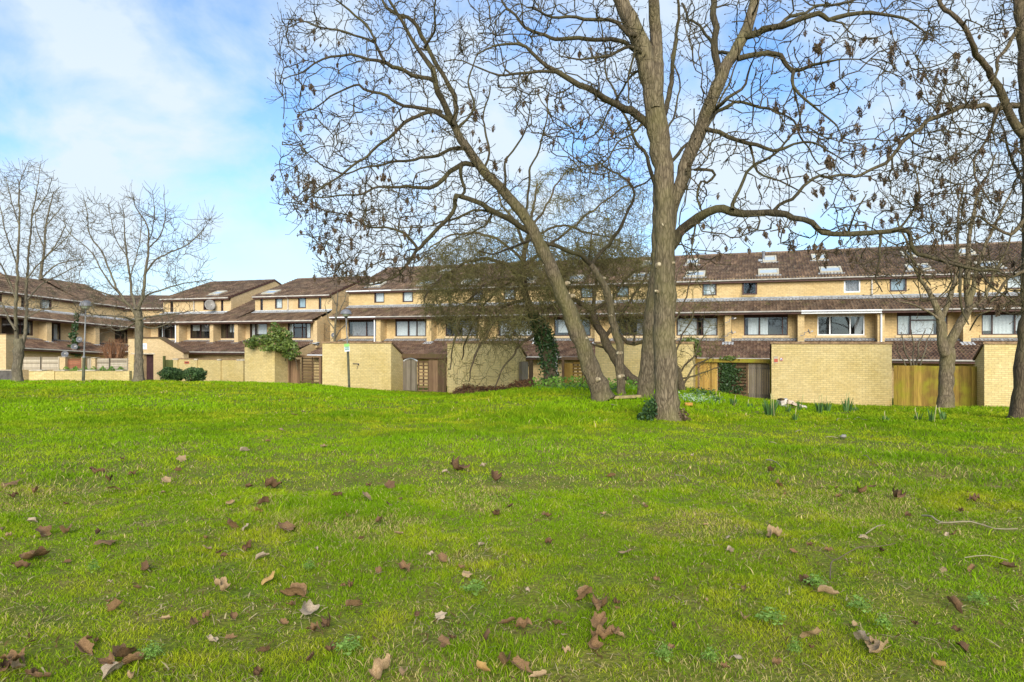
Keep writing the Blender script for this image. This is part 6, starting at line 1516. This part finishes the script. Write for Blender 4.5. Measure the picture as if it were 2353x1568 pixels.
# ------------------------------------------------------------------ street lamps
def lamp(label, y, base, top, dome_u, dome_w, bowl_v, split, wl, wu, sign=None):
    (ub, vb), (ut, vt) = base, top
    B = W(ub, vb, y); B[2] = G(B[0], y) - .1; Tn = W(dome_u, bowl_v[1] + 2, y)
    root = thing('street_lamp', tuple(B), label, 'street lamp', 'globe street lamps')
    q = (vb - split) / (vb - vt); Mid = W(ub + (dome_u - ub) * q, split, y)
    m = MB(); rod(m, [B, Mid], wl / 2 / FPX * y, 12); m.build('post_base', M['postdark'], root)
    m = MB(); rod(m, [Mid, Tn], [wu / 2 / FPX * y, wu / 2.4 / FPX * y], 10); rod(m, [Mid, Mid + (Tn - Mid) * .03], wl * .55 / FPX * y, 12); m.build('post', M['metal'], root)
    px = y / FPX; c = W(dome_u, bowl_v[0], y); R = dome_w / 2 * px; H = (bowl_v[0] - vt) * px
    m = MB(); lathe(m, c, [(R * math.cos(a), H * math.sin(a)) for a in np.linspace(0, PI / 2 - .02, 8)] + [(.002, H)], 24); lathe(m, c, [(R * 1.03, -.02), (R * 1.03, .025), (R * .97, .03)], 24)
    m.build('lamp_shade', M['dome'], root, True)
    hb = (bowl_v[1] - bowl_v[0]) * px
    m = MB(); lathe(m, c - np.array([0, 0, hb]), [(.002, 0), (R * .42, .0), (R * .62, hb * .3), (R * .74, hb * .75), (R * .78, hb - .004)], 20); m.build('bowl', M['diffuser'], root, True)
    m = MB(); lathe(m, Tn - np.array([0, 0, .03]), [(.001, 0), (R * .22, 0), (R * .40, .07), (R * .36, .10), (.001, .10)], 14); m.build('collar', M['ink'], root)
    return root
l1 = lamp('street lamp with a dark dome in front of the planter wall, by the left wing', 31.0, (191, 879), (197, 690), 197, 26, (702.5, 710), 822, 6.4, 3.6)
l2 = lamp('leaning street lamp carrying a small green and white sign', 33.0, (802.8, 889), (794, 710.7), 795, 25, (721, 727.5), 803, 5.6, 3.0)
ys = 32.86; FS = Fr((0, ys), (1, -.06))
sgn = thing('lamp_sign', tuple(W(797, 808, ys)), 'small green and white notice fixed to the leaning street lamp', 'sign')
def srect(u0, u1, v0, v1, dd, th, name, mat, par, tilt=.09):
    m = MB(); P = []
    for k in (0, 1):
        for (u, v) in ((u0, v1), (u1, v1), (u1, v0), (u0, v0)): P.append(W(u + (v - 799) * tilt, v + (u - 797) * -tilt, ys + dd - th * k))
    m.add(P, [(3, 2, 1, 0), (4, 5, 6, 7), (0, 1, 5, 4), (1, 2, 6, 5), (2, 3, 7, 6), (3, 0, 4, 7)]); return m.build(name, M[mat], par)
srect(791, 803, 790.5, 808, 0, .02, 'plate', 'plate', sgn); srect(791, 803, 790.5, 797, -.0205, .004, 'green_band', 'green', sgn); srect(792, 802, 797.2, 805.4, -.0205, .004, 'teal_band', 'teal', sgn)
p_ = W(797, 801.3, ys - .03)
tx = text('111', Fr((p_[0], p_[1]), (1, 0)), 0, 0, p_[2] - EYE, .13, 'plate', sgn, 'lettering', 0)

# ------------------------------------------------------------------ satellite dishes
def dish(label, u, v, y, r, aim, mat='dish'):
    c = W(u, v, y); R = r / FPX * y; a = nrm(np.array(aim, float)); s = nrm(np.cross(a, [0, 0, 1.])); t = np.cross(s, a)
    root = thing('satellite_dish', tuple(c - a * .35), label, 'satellite dish', 'satellite dishes')
    m = MB(); vs = []; n = 18
    for sgn_ in (0, .015):
        for k in range(5):
            q = k / 4
            for i in range(n):
                b = 2 * PI * i / n; vs.append(c + (s * math.cos(b) * .92 + t * math.sin(b)) * R * q + a * (q * q * R * .28 - sgn_))
    f = []
    for h in range(2):
        for k in range(4):
            for i in range(n):
                j = (i + 1) % n; o = h * 5 * n; g = (o + k * n + i, o + k * n + j, o + (k + 1) * n + j, o + (k + 1) * n + i); f.append(g if h == 0 else g[::-1])
    for i in range(n): f.append((4 * n + i, 4 * n + (i + 1) % n, 9 * n + (i + 1) % n, 9 * n + i))
    m.add(vs, f); m.build('reflector', M[mat], root, True)
    m = MB(); e = c + a * R * 1.05 - t * R * .35; rod(m, [c - t * R * .98 + a * R * .25, e], .014, 6); m.build('feed_arm', M['metal'], root)
    m = MB(); rod(m, [e - a * .02 + t * .0, e + a * .09], .035, 8); m.build('receiver', M['offwhite'], root)
    m = MB(); rod(m, [c - a * .02, c - a * .2, c - a * .22 - t * .12, c - a * .45 - t * .12], .02, 6); m.build('bracket', M['metal'], root)
    return root
dish('big round mesh dish on the top floor of the short terrace', 482, 702, 52.2, 13, (.55, -.75, .3), 'dishw')
dish('small dish under the eaves of the short terrace', 476, 748, 50.6, 6, (.5, -.8, .3))
dish('upper dish on the left wing beside the ivy column', 182, 781, 47.2, 7, (.5, -.8, .35))
dish('middle dish in front of the ivy column on the left wing', 170.5, 798, 46.9, 7.5, (.6, -.7, .4))
dish('lowest dish behind the brick pier on the left wing', 149, 815, 44.5, 8, (.5, -.75, .45))
dish('dish at the left corner of the long terrace, by the pale sapling', 766.5, 771, 46.0, 6, (.2, -.9, .25))
dish('dish on the brick pier above the honey-coloured gate', 1681, 764, 37.3, 5, (.8, -.5, .25))
dish('little dish under the eaves above the honey-coloured gate', 1684, 732, 37.5, 3.4, (.8, -.5, .25))
dish('dish on the pier left of the white-framed window', 1858, 762, 35.9, 5.5, (.8, -.5, .25))

# ------------------------------------------------------------------ things on the lawn
LEAFM = {}
def leaf_mesh(kind, seed, mat):
    r = np.random.default_rng(seed); n = 60; rings = 4; nb = NB(); th = np.linspace(-PI, PI, n, endpoint=False)
    lob = np.zeros(n); 
    for c, a, w in ((0, .42, .36), (1.05, .33, .34), (-1.05, .33, .34), (2.0, .18, .34), (-2.0, .18, .34)):
        d = np.angle(np.exp(1j * (th - c))); lob += a * np.maximum(0, 1 - np.abs(d) / (w * 1.9)) ** 1.1
    rad = .58 + lob; rad *= 1 - .25 * np.exp(-(np.angle(np.exp(1j * (th - PI))) / .35) ** 2); rad += .022 * np.sign(np.sin(th * 13)) * (lob > .05) + r.normal(0, .015, n)
    V = [[0, 0, 0]]
    for k in range(1, rings + 1):
        q = k / rings
        for i in range(n): V.append([rad[i] * q * math.cos(th[i]), rad[i] * q * math.sin(th[i]) * .92, 0])
    V = np.array(V) / 1.9
    x, y = V[:, 0].copy(), V[:, 1].copy(); ph = r.random(3) * 6
    z = .05 * np.sin(x * 9 + ph[0]) + .045 * np.sin(y * 11 + ph[1]) + .03 * np.abs(np.sin(np.arctan2(y, x) * 5)) * np.hypot(x, y)
    if kind == 'flat': z += .25 * (x * x + y * y) * (1 if r.random() < .6 else -1)
    elif kind == 'folded':
        a = .75 + .35 * r.random(); yn = y * math.cos(a) * np.where(y > 0, 1, .8); z += np.abs(y) * math.sin(a) ; y = yn
    elif kind == 'curled':
        rr = .26 + .06 * r.random(); a = x / rr; x = rr * np.sin(a); z += rr * (1 - np.cos(a))
        z += .6 * y * y
    else:
        rr = .2; a = y / rr; y = rr * np.sin(a) * .9; z += rr * (1 - np.cos(a)) + .10 * np.sin(x * 15 + ph[2]); z += .55 * x * x
        x *= .85
    V = np.stack([x, y, z - z.min()], 1)
    F3 = [(0, 1 + i, 1 + (i + 1) % n) for i in range(n)]
    F4 = [(1 + k * n + i, 1 + (k + 1) * n + i, 1 + (k + 1) * n + (i + 1) % n, 1 + k * n + (i + 1) % n) for k in range(rings - 1) for i in range(n)]
    nb.add(V, F3); nb.F.append(np.array(F4)); 
    P = np.array([[[-.18, 0, z[0] - z.min()], [-.32, .02, z[0] - z.min() + .01], [-.42, .05, z[0] - z.min() + .02]]]); Vt, Ft = tubes(P, np.array([[.011, .009, .008]]), 4); nb.add(Vt, Ft)
    o = nb.build('fallen_leaf', M[mat], None, True); me = o.data; bpy.data.objects.remove(o); return me
KIN = ['flat', 'folded', 'curled', 'crumpled']; KW = {'flat': 'flat five-lobed', 'folded': 'folded', 'curled': 'curled', 'crumpled': 'crumpled'}
CW = ['tan', 'reddish-brown', 'dark brown', 'golden', 'pale greyish']
for ki in KIN:
    for c in range(5):
        for s in range(3): LEAFM[(ki, c, s)] = leaf_mesh(ki, 100 + c * 7 + s * 31 + KIN.index(ki), 'dry%d' % c)
A = lambda x, y, s, c, k: (x * .5, 858 + y * .5, s * .5, c, k)
Bq = lambda x, y, s, c, k: (1176.5 + x * .5, 858 + y * .5, s * .5, c, k)
leaves = [A(152, 845, 110, 1, 2), A(105, 900, 80, 2, 3), A(38, 518, 70, 1, 0), A(455, 460, 75, 2, 3), A(505, 492, 50, 2, 1), A(522, 540, 62, 0, 0), A(608, 470, 52, 2, 3), A(562, 415, 40, 2, 1), A(160, 550, 58, 1, 3), A(68, 574, 55, 2, 3), A(140, 688, 42, 4, 1), A(18, 725, 40, 0, 1), A(188, 745, 62, 1, 0), A(306, 732, 85, 1, 1), A(480, 790, 74, 1, 0), A(668, 920, 66, 2, 1), A(628, 996, 40, 1, 2), A(540, 1090, 82, 1, 1),
 A(895, 1165, 55, 1, 2), A(955, 1130, 60, 1, 3), A(1065, 1142, 50, 1, 2), A(1054, 1236, 58, 1, 1), A(1008, 1005, 98, 0, 3), A(1062, 712, 84, 1, 1), A(1132, 720, 52, 4, 0), A(1304, 722, 70, 1, 0), A(950, 766, 36, 1, 2), A(955, 820, 48, 0, 0), A(1216, 606, 58, 2, 1), A(1186, 640, 50, 3, 0), A(1142, 810, 62, 2, 3), A(1025, 850, 46, 2, 3), A(1196, 856, 56, 4, 1), A(1235, 962, 64, 3, 0), A(1360, 1030, 104, 1, 1), A(1422, 1112, 96, 4, 2), A(1335, 1080, 60, 1, 3), A(1616, 1085, 74, 1, 1), A(1620, 985, 60, 1, 3),
 A(1594, 665, 54, 3, 1), A(1686, 580, 68, 0, 0), A(1790, 525, 52, 2, 0), A(1555, 566, 54, 2, 1), A(1785, 612, 40, 2, 2), A(1746, 684, 50, 1, 1), A(1842, 905, 78, 1, 3), A(2026, 870, 50, 1, 0), A(2140, 942, 50, 0, 0), A(2280, 655, 62, 2, 3), A(2276, 490, 78, 2, 3), A(2098, 436, 112, 2, 3), A(2042, 460, 40, 4, 1), A(2345, 620, 42, 2, 2), A(1300, 1166, 46, 1, 2), A(2342, 1165, 68, 1, 1), A(2226, 1236, 78, 1, 1), A(2036, 1260, 60, 1, 0), A(1716, 1234, 56, 1, 1), A(1526, 1290, 64, 2, 3), A(1510, 1180, 80, 2, 3), A(1740, 920, 50, 1, 1),
 A(500, 1350, 110, 1, 3), A(560, 1325, 100, 1, 1), A(610, 1335, 90, 1, 2), A(530, 1375, 90, 4, 1), A(376, 1280, 92, 1, 1), A(40, 1340, 100, 1, 3), A(70, 1370, 90, 0, 1), A(20, 1385, 80, 2, 3), A(192, 1410, 76, 1, 1), A(1750, 1402, 110, 0, 3), A(1860, 1402, 66, 0, 1), A(2216, 1385, 76, 3, 1), A(2325, 1370, 92, 1, 1), A(830, 400, 46, 0, 0), A(820, 450, 38, 2, 1), A(1236, 524, 74, 2, 3), A(1140, 530, 40, 2, 1), A(1062, 604, 46, 0, 1), A(760, 500, 44, 0, 0), A(1118, 362, 44, 4, 1), A(1352, 194, 30, 0, 0), A(1396, 180, 26, 4, 0), A(1296, 266, 34, 0, 0), A(1490, 345, 46, 0, 1), A(560, 400, 30, 2, 1), A(2210, 800, 40, 4, 1), A(2020, 1140, 50, 4, 0),
 Bq(162, 665, 48, 1, 2), Bq(460, 480, 48, 1, 1), Bq(594, 506, 34, 1, 1), Bq(165, 790, 48, 2, 3), Bq(1196, 455, 48, 1, 1), Bq(1226, 516, 46, 1, 2), Bq(1610, 546, 82, 1, 3), Bq(1766, 576, 80, 2, 3), Bq(1216, 752, 86, 0, 3), Bq(990, 770, 28, 4, 0), Bq(530, 838, 62, 0, 0), Bq(660, 965, 48, 1, 3), Bq(346, 1030, 84, 1, 1), Bq(412, 1082, 112, 1, 3), Bq(396, 1166, 100, 1, 1), Bq(420, 1230, 92, 1, 3), Bq(372, 1266, 74, 1, 2), Bq(472, 1214, 70, 1, 3), Bq(480, 1070, 50, 2, 3), Bq(44, 1176, 84, 1, 3), Bq(30, 1362, 96, 1, 1), Bq(132, 1414, 70, 0, 1), Bq(1070, 1150, 72, 0, 1), Bq(1066, 1000, 38, 1, 2), Bq(1348, 976, 66, 1, 1), Bq(1440, 1030, 76, 0, 1), Bq(1386, 1220, 92, 0, 0), Bq(1700, 1280, 120, 0, 1), Bq(1612, 1250, 80, 4, 1), Bq(1665, 1262, 70, 0, 3), Bq(2036, 750, 46, 1, 0), Bq(2106, 915, 50, 1, 3), Bq(2272, 905, 66, 1, 1), Bq(2026, 1082, 74, 1, 1), Bq(730, 1282, 48, 1, 1), Bq(1960, 1362, 76, 3, 2), Bq(890, 706, 30, 0, 1), Bq(2130, 590, 60, 2, 3), Bq(1500, 580, 34, 1, 3), Bq(610, 610, 40, 0, 1), Bq(1040, 1340, 40, 4, 0), Bq(1620, 770, 46, 4, 1), Bq(2060, 640, 40, 1, 3), Bq(1290, 832, 34, 1, 2)]
rl = np.random.default_rng(77)
for k in range(70):        # small scraps between the larger leaves
    v = 1010 + 555 * rl.random() ** .8; u = 2353 * rl.random(); d = (v - 784) / 784
    leaves.append((u, v, (14 + 16 * rl.random()) * (.35 + d * .8), int(rl.choice([0, 1, 2, 2, 4])), int(rl.choice([1, 2, 3, 3]))))
def where(u, v):
    h = 'left' if u < 784 else ('middle' if u < 1570 else 'right')
    if v > 1400: return 'in the nearest grass at the bottom %s' % h
    if v > 1200: return 'in the near grass on the %s side' % h if h != 'middle' else 'in the near grass towards the middle'
    return 'on the %s of the lawn farther off' % h
for k, (u, v, s, c, ki) in enumerate(leaves):
    p = hit(u, v + s * .15); sz = s / FPX * p[1] * (1.55 if s > 30 else 1.3); kind = KIN[ki]
    o = bpy.data.objects.new('fallen_leaf', LEAFM[(kind, c, k % 3)]); col.objects.link(o)
    o.location = (p[0], p[1], p[2] + .030 - .016 * rl.random() * (kind != 'flat')); o.scale = (sz * (.85 + .3 * rl.random()), sz * (.8 + .3 * rl.random()), sz * (.6 + .4 * rl.random()))
    if kind in ('flat',): o.rotation_euler = (.45 + rl.normal(0, .25), rl.normal(0, .25), rl.random() * 6.28)
    else: o.rotation_euler = (rl.normal(.2, .22), rl.normal(0, .25), rl.random() * 6.28)
    w = 'big' if sz > .125 else ('middling' if sz > .075 else 'small')
    tag(o, '%s %s %s dry leaf %s' % (w, KW[kind], CW[c], where(u, v)), 'leaf', 'fallen leaves on the lawn')

def stick(label, pts, w, mat='stick', twigs=()):
    P = [hit(u, v) + [0, 0, .045 + .02 * (i % 2)] for i, (u, v) in enumerate(pts)]; y = P[0][1]
    root = thing('fallen_stick', tuple(P[0]), label, 'stick', 'fallen sticks')
    Q, R = smooth_poly(P, np.linspace(w, w * .55, len(P)) / 2 / FPX * y, .06); nb = NB(); V, F = tubes(Q[None], R[None], 6); nb.add(V, F)
    for tw in twigs:
        P2 = [hit(u, v) + [0, 0, .05 + .03 * i] for i, (u, v) in enumerate(tw)]; V, F = tubes(np.array([P2]), np.linspace(w * .6, w * .3, len(tw))[None] / 2 / FPX * y, 5); nb.add(V, F)
    nb.build('stick', M[mat], root)
bx = lambda x, y: (1176.5 + x * .5, 858 + y * .5)
stick('long pale forked branch on the grass near the right edge', [bx(1885, 680), bx(1930, 695), bx(1975, 715), bx(2110, 722), bx(2220, 745), bx(2325, 757)], 5, 'stick', [[bx(1975, 715), bx(1955, 740), bx(1945, 748)]])
stick('thin dark crooked branch rising from the grass right of the middle', [bx(1462, 980), bx(1468, 920), bx(1500, 882), bx(1600, 842), bx(1690, 826), bx(1765, 826)], 3, 'stickd', [[bx(1480, 895), bx(1420, 875), bx(1380, 890)]])
stick('short pale twig lying above the dark crooked branch', [bx(1625, 765), bx(1680, 742), bx(1715, 725)], 3.2)
stick('thin twig at the right edge below the forked branch', [bx(2080, 880), bx(2180, 884), bx(2280, 890)], 2.6)
bd = lambda x, y: (1740.2 + x * .1719, 894.6 + y * .1719)
for lb, a in (('pale bent stick farthest off, below the daffodil clumps', [(1060, 450), (1090, 430), (1150, 435), (1240, 428)]), ('pale stick beside the white lump of litter', [(920, 680), (990, 688), (1080, 690)]), ('curved pale stick left of the litter', [(120, 990), (180, 1010), (230, 1025), (270, 1050)]), ('slanting pale stick below the litter', [(1415, 932), (1470, 965), (1520, 1015)]), ('thin pale twig right of the bent stick', [(1290, 438), (1350, 415), (1400, 430), (1470, 455)]), ('faint straw-coloured twig at mid lawn', [(510, 606), (560, 598), (595, 592)]), ('small pale twig under the curved one', [(155, 752), (200, 762), (260, 766)])):
    stick(lb, [bd(*q) for q in a], 2.2)
stick('pale twig lying on the grass in the middle distance', [bx(750, 488), bx(790, 500), bx(815, 515)], 2.6); stick('thin straw-like twig right of the middle', [bx(1170, 415), bx(1210, 430), bx(1245, 455)], 2.2)
stick('short light stick on the grass left of the straight ash', [(1403, 934), (1415, 938)], 3)

# plank, brick and litter
def slab(name, label, cat, u0, v0, u1, v1, wid, th, mat, lift=.04):
    a, b = hit(u0, v0), hit(u1, v1); a = a + [0, 0, lift]; b = b + [0, 0, lift]; d = nrm(b - a); s = nrm(np.cross(d, [0, 0, 1.])) * wid / 2; n = np.cross(s, d); n = nrm(n) * th * (1 if n[2] > 0 else -1)
    P = [a - s, b - s * .9, b + s * .85, a + s]; P = P + [p + n for p in P]; m = MB(); m.add(P, [(3, 2, 1, 0), (4, 5, 6, 7), (0, 1, 5, 4), (1, 2, 6, 5), (2, 3, 7, 6), (3, 0, 4, 7)])
    o = m.build(name, M[mat], None); bv = o.modifiers.new('bevel', 'BEVEL'); bv.width = .008; bv.segments = 2; return tag(o, label, cat)
slab('plank', 'weathered plank lying in the grass left of the straight ash', 'plank', 1390, 921, 1470, 917, .22, .07, 'plank')
slab('brick', 'orange-brown brick lying in the grass right of the straight ash', 'brick', 1574, 936, 1591, 936, .11, .07, 'orange')
def chunk(label, u, v, su, sv, y, mat, seed, tilt):
    r = np.random.default_rng(seed); p = W(u, v, y); hx, hz_, hy = su / 2 / FPX * y, sv / 2 / FPX * y, .12
    P = np.array([[sx_ * hx, sy_ * hy, sz_ * hz_] for sz_ in (-1, 1) for sx_, sy_ in ((-1, -1), (0, -1.1), (1, -1), (1.05, 0), (1, 1), (-1, 1))]) + r.normal(0, .25, (12, 3)) * [hx * .7, hy * .5, hz_ * .6]
    c, s = math.cos(tilt), math.sin(tilt); P = np.stack([P[:, 0] * c - P[:, 2] * s, P[:, 1], P[:, 0] * s + P[:, 2] * c], 1) + p
    m = MB(); f = [tuple(range(5, -1, -1)), tuple(range(6, 12))] + [(i, (i + 1) % 6, 6 + (i + 1) % 6, 6 + i) for i in range(6)]
    m.add(P, f); o = m.build('rubble_piece', M[mat], None); bv = o.modifiers.new('bevel', 'BEVEL'); bv.width = .012; bv.segments = 2; tag(o, label, 'rubble', 'rubble at the foot of the shed')
yr = float(hit(1815, 938)[1]) + .15
for i, (lb, u, v, su, sv, mt, ti) in enumerate((('whitish broken block on top of the rubble', 1800, 923, 17, 11, 'stonew', .3), ('tan broken block at the right of the whitish one', 1814, 924, 14, 9, 'stone', -.2), ('long tan slab leaning at the right of the rubble', 1829, 930, 26, 7, 'stone', -.35), ('small pale scrap at the right end of the rubble', 1845, 935, 12, 5, 'stonew', .1), ('pale flat piece at the foot of the rubble', 1804, 935, 18, 5, 'stonew', 0), ('dark end piece at the top left of the rubble', 1795, 918, 8, 4, 'wood_dark', .2), ('brownish piece under the leaning slab', 1822, 937, 16, 4, 'wood_dark', -.2))): chunk(lb, u, v, su, sv, yr - .1 * i, mt, 40 + i, ti)
p = hit(1938, 1012); m = MB(); r = np.random.default_rng(3); d = nrm(r.normal(0, 1, (40, 3)))
nbx = NB(); sp_ = [(a, b) for a in np.linspace(.15, PI - .15, 6) for b in np.linspace(0, 2 * PI, 9)[:-1]]; V = np.array([[math.sin(a) * math.cos(b) * .055, math.sin(a) * math.sin(b) * .04, math.cos(a) * .03] for a, b in sp_]) * (1 + r.normal(0, .16, (48, 1))) + p + [0, 0, .06]
nbx.add(V, [(i * 8 + j, (i + 1) * 8 + j, (i + 1) * 8 + (j + 1) % 8, i * 8 + (j + 1) % 8) for i in range(5) for j in range(8)]); nbx.F.append(np.array([list(range(8))])); nbx.F.append(np.array([list(range(40, 48))])); tag(nbx.build('litter', M['dishw'], None), 'crumpled white scrap of litter on the right of the lawn', 'litter')

# daffodils: clumps of strap leaves
def daffs(u, v, hpx, wpx, n, label, seed):
    p = hit(u, v); k = p[1] / FPX; r = np.random.default_rng(seed); nb = NB(); H = hpx * k; Wd = wpx * k / 2
    a = r.random(n) * 2 * PI; q = np.sqrt(r.random(n)); b = p + np.stack([Wd * .6 * q * np.cos(a), .08 * q * np.sin(a), 0 * a], 1); b[:, 2] -= .02
    h = H * (.6 + .4 * r.random(n)); ln = np.stack([np.cos(a) * .28 * h * q, np.sin(a) * .2 * h * q, h], 1); w = .012 + .008 * r.random(n); fa = r.random(n) * PI
    dv = np.stack([np.cos(fa), np.sin(fa), 0 * fa], 1) * w[:, None]
    V = np.stack([b - dv, b + dv, b + ln * .55 - dv, b + ln * .55 + dv, b + ln * [1.25, 1.25, 1] - dv * .3, b + ln * [1.25, 1.25, 1] + dv * .3], 1); i = np.arange(n)[:, None] * 6
    nb.add(V.reshape(-1, 3), np.concatenate([i + np.array([0, 1, 3, 2]), i + np.array([2, 3, 5, 4])]))
    root = thing('daffodil_clump', tuple(p), label, 'daffodils', 'daffodil clumps not yet in flower'); nb.build('leaves', M['daff'], root, False)
    nb = NB(); m_ = max(1, n // 12)
    for j in range(m_):
        b0 = p + [r.normal(0, Wd * .4), r.normal(0, .05), 0]; t = b0 + [r.normal(0, .04), 0, H * (1.0 + .25 * r.random())]
        V, F = tubes(np.array([[b0, (b0 + t) / 2, t, t + [.012, 0, .05]]]), np.array([[.006, .006, .011, .003]]), 5); nb.add(V, F)
    nb.build('bud_stem', M['stem_pale'], root)
for k, (x, y, h, w, n, lb) in enumerate(((170, 372, 44, 26, 46, 'large daffodil clump left of the rubble'), (410, 330, 22, 8, 10, 'small daffodil tuft in front of the rubble'), (555, 300, 32, 7, 8, 'tall thin daffodil tuft right of the rubble'), (842, 345, 36, 20, 30, 'dense daffodil clump, left one of the touching pair'), (930, 305, 28, 14, 22, 'daffodil clump, right one of the touching pair'), (1200, 305, 36, 22, 26, 'spreading daffodil clump with one tall stem'), (1305, 302, 13, 16, 16, 'low daffodil clump right of the spreading one'), (1712, 445, 18, 14, 16, 'greyish daffodil tuft alone in the grass'), (500, 420, 22, 14, 14, 'dim daffodil tuft in the grass below the rubble'), (2140, 420, 22, 10, 10, 'thin daffodil tuft left of the forked tree'), (2325, 440, 34, 10, 12, 'daffodil tuft with pale buds by the forked tree'), (2480, 430, 28, 10, 12, 'daffodil tuft right under the forked tree'))):
    u, v = bd(x, y); daffs(u, v, h, w, n, lb, 60 + k)
for k, (u, v, h, w, n, lb) in enumerate(((1647, 927, 20, 22, 34, 'daffodil clump in front of the honey-coloured gate'), (1686, 933, 20, 14, 18, 'daffodil clump in front of the ivied trellis'), (1614, 927, 12, 10, 12, 'little daffodil tuft left of the honey-coloured gate'), (1722, 935, 11, 18, 18, 'low daffodil leaves in front of the greyish-brown gate'))): daffs(u, v, h, w, n, lb, 90 + k)

# weeds in the near turf
def weed(u, v, s, label, seed):
    p = hit(u, v); R = s / 2 / FPX * p[1]; r = np.random.default_rng(seed); nb = NB(); n = 26
    for i in range(n):
        a = i * 2.4; q = .35 + .65 * (i / n); L = R * q; d = np.array([math.cos(a), math.sin(a), 0]); s_ = np.array([-d[1], d[0], 0]); w = L * .13
        b = p + [0, 0, .045]; 
        for k in range(3):
            c = b + d * L * (.25 + .3 * k) + [0, 0, .05 * (1 - q) + .02 * math.sin(k + i)]; ww = w * (1.25 - .15 * k) * 1.5; t = c + d * L * .26 + [0, 0, r.normal(0, .004)]
            m_ = (c + t) / 2
            nb.add([c, m_ + s_ * ww + [0, 0, .006], t, m_ - s_ * ww + [0, 0, .006]], [(0, 1, 2, 3)])
        V, F = tubes(np.array([[b, b + d * L * .5 + [0, 0, .02], b + d * L * .95]]), np.array([[.002, .0015, .001]]), 3); nb.add(V, F)
    o = nb.build('weed', M['weed'], None, False); tag(o, label, 'weed', 'leafy weeds in the turf')
for k, (x, y, s, lb) in enumerate(((1192, 1168, 120, 'largest pale green leafy weed, right of the red-brown leaf pile'), (1396, 1000, 95, 'leafy weed growing round a tan leaf'), (1602, 1112, 95, 'leafy weed low on the right, above the tan curled leaves'), (702, 1342, 70, 'leafy weed right of the red-brown leaf pile at the bottom'), (912, 1352, 70, 'leafy weed at the bottom just right of the middle'), (2140, 1078, 80, 'leafy weed near the bottom right corner'), (1300, 1320, 60, 'small weed below the largest one'), (1710, 1195, 70, 'weed right of the low leafy one'))):
    weed(*bx(x, y), s * .66, lb, 10 + k)
for k, (x, y, s, lb) in enumerate(((1602, 1312, 110, 'leafy weed at the bottom, left of the middle'), (700, 1335, 90, 'leafy weed right of the big leaf pile at the bottom left'), (1420, 925, 50, 'small weed beside the golden leaf'), (2180, 1030, 100, 'dark leafy weed patch in the near middle'), (430, 930, 50, 'small dark weed at the near left'))):
    weed(x * .5, 858 + y * .5, s * .66, lb, 30 + k)

# low growth that nobody could count
def growth(name, label, areas, n, size, hgt, mat, cat, seed, yoff=0):
    r = np.random.default_rng(seed); P = []
    for (u0, u1, v0, v1) in areas:
        for _ in range(n):
            p = hit(u0 + (u1 - u0) * r.random(), v0 + (v1 - v0) * r.random()); P.append(p + [r.normal(0, .1), r.normal(0, .2), hgt * r.random() ** 1.3])
    nb = NB(); nb.add(*leaf_cloud(np.array(P), np.array([[0, -.4, 1.]]), size, r)); o = nb.build(name, M[mat], None, False); return tag(o, label, cat, kind='stuff')
growth('groundcover', 'pale grey-green ground cover right of the straight ash', [(1562, 1610, 913, 925), (1605, 1650, 920, 929)], 420, .05, .12, 'snow', 'ground cover', 1)
growth('undergrowth', 'bright leafy undergrowth round the thorn and the leaning ash', [(1283, 1360, 889, 897), (1400, 1490, 895, 905), (1220, 1290, 889, 900)], 420, .085, .42, 'border', 'undergrowth', 2)
growth('undergrowth', 'darker low undergrowth under the thorn trees', [(1285, 1350, 892, 900), (1396, 1420, 897, 906), (1590, 1640, 905, 914)], 200, .07, .22, 'hedge', 'undergrowth', 3)
r = np.random.default_rng(8); P = []
for (u0, u1, n) in ((137, 215, 520), (215, 290, 620)):
    for _ in range(n): u = u0 + (u1 - u0) * r.random(); P.append(W(u, 853 - 11 * r.random() ** 1.2 * (.6 + .4 * math.sin(u * .3)), 34.95 + .5 * r.random()))
nb = NB(); nb.add(*leaf_cloud(np.array(P), np.array([[0, 0, .5]]), .11, r, aspect=.35)); tag(nb.build('border_plants', M['border'], None, False), 'bright green strap-leaved plants along the top of the planter wall', 'plants', kind='stuff')
# bank of brown mulch in front of the shed
r = np.random.default_rng(12); nb = NB(); n1, n2 = 60, 12; V = []
for i in range(n1):
    q = i / (n1 - 1); u = 1030 + 215 * q; v = 909 - 21 * q ** .85; y = 29.3 - 2.2 * q; p = W(u, v, y); hh = (.20 + .10 * math.sin(q * 9)) * min(1, q * 7, (1 - q) * 7)
    for j in range(n2):
        a = j / (n2 - 1); V.append([p[0] + r.normal(0, .03), y - .75 + 1.7 * a, p[2] - .30 + (hh + .24) * math.sin(a * PI) ** .7 + r.normal(0, .018)])
nb.add(V, [(i * n2 + j, (i + 1) * n2 + j, (i + 1) * n2 + j + 1, i * n2 + j + 1) for i in range(n1 - 1) for j in range(n2 - 1)])
V = np.array(V).reshape(n1, n2, 3); k = r.integers(2, n1 - 2, 1500), r.integers(2, n2 - 4, 1500); nb.add(*leaf_cloud(V[k] + r.normal(0, .05, (1500, 3)) + [0, 0, .03], np.array([[0, -.3, 1.]]), .09, r))
m, nt, b, out = newmat('brown_mulch'); tcn = N(nt, 'ShaderNodeTexCoord'); n2_ = N(nt, 'ShaderNodeTexNoise', i_Scale=14., i_Detail=6); nt.links.new(tcn.outputs['Object'], n2_.inputs['Vector'])
rr_ = ramp(nt, [(.3, (.07, .036, .018)), (.7, (.22, .115, .05))], n2_.outputs[0]); nt.links.new(rr_.outputs[0], b.inputs['Base Color']); b.inputs['Roughness'].default_value = 1
tag(nb.build('mulch_bank', m, None, False), 'low bank of brown mulch under the hanging thorn twigs', 'mulch', kind='stuff')
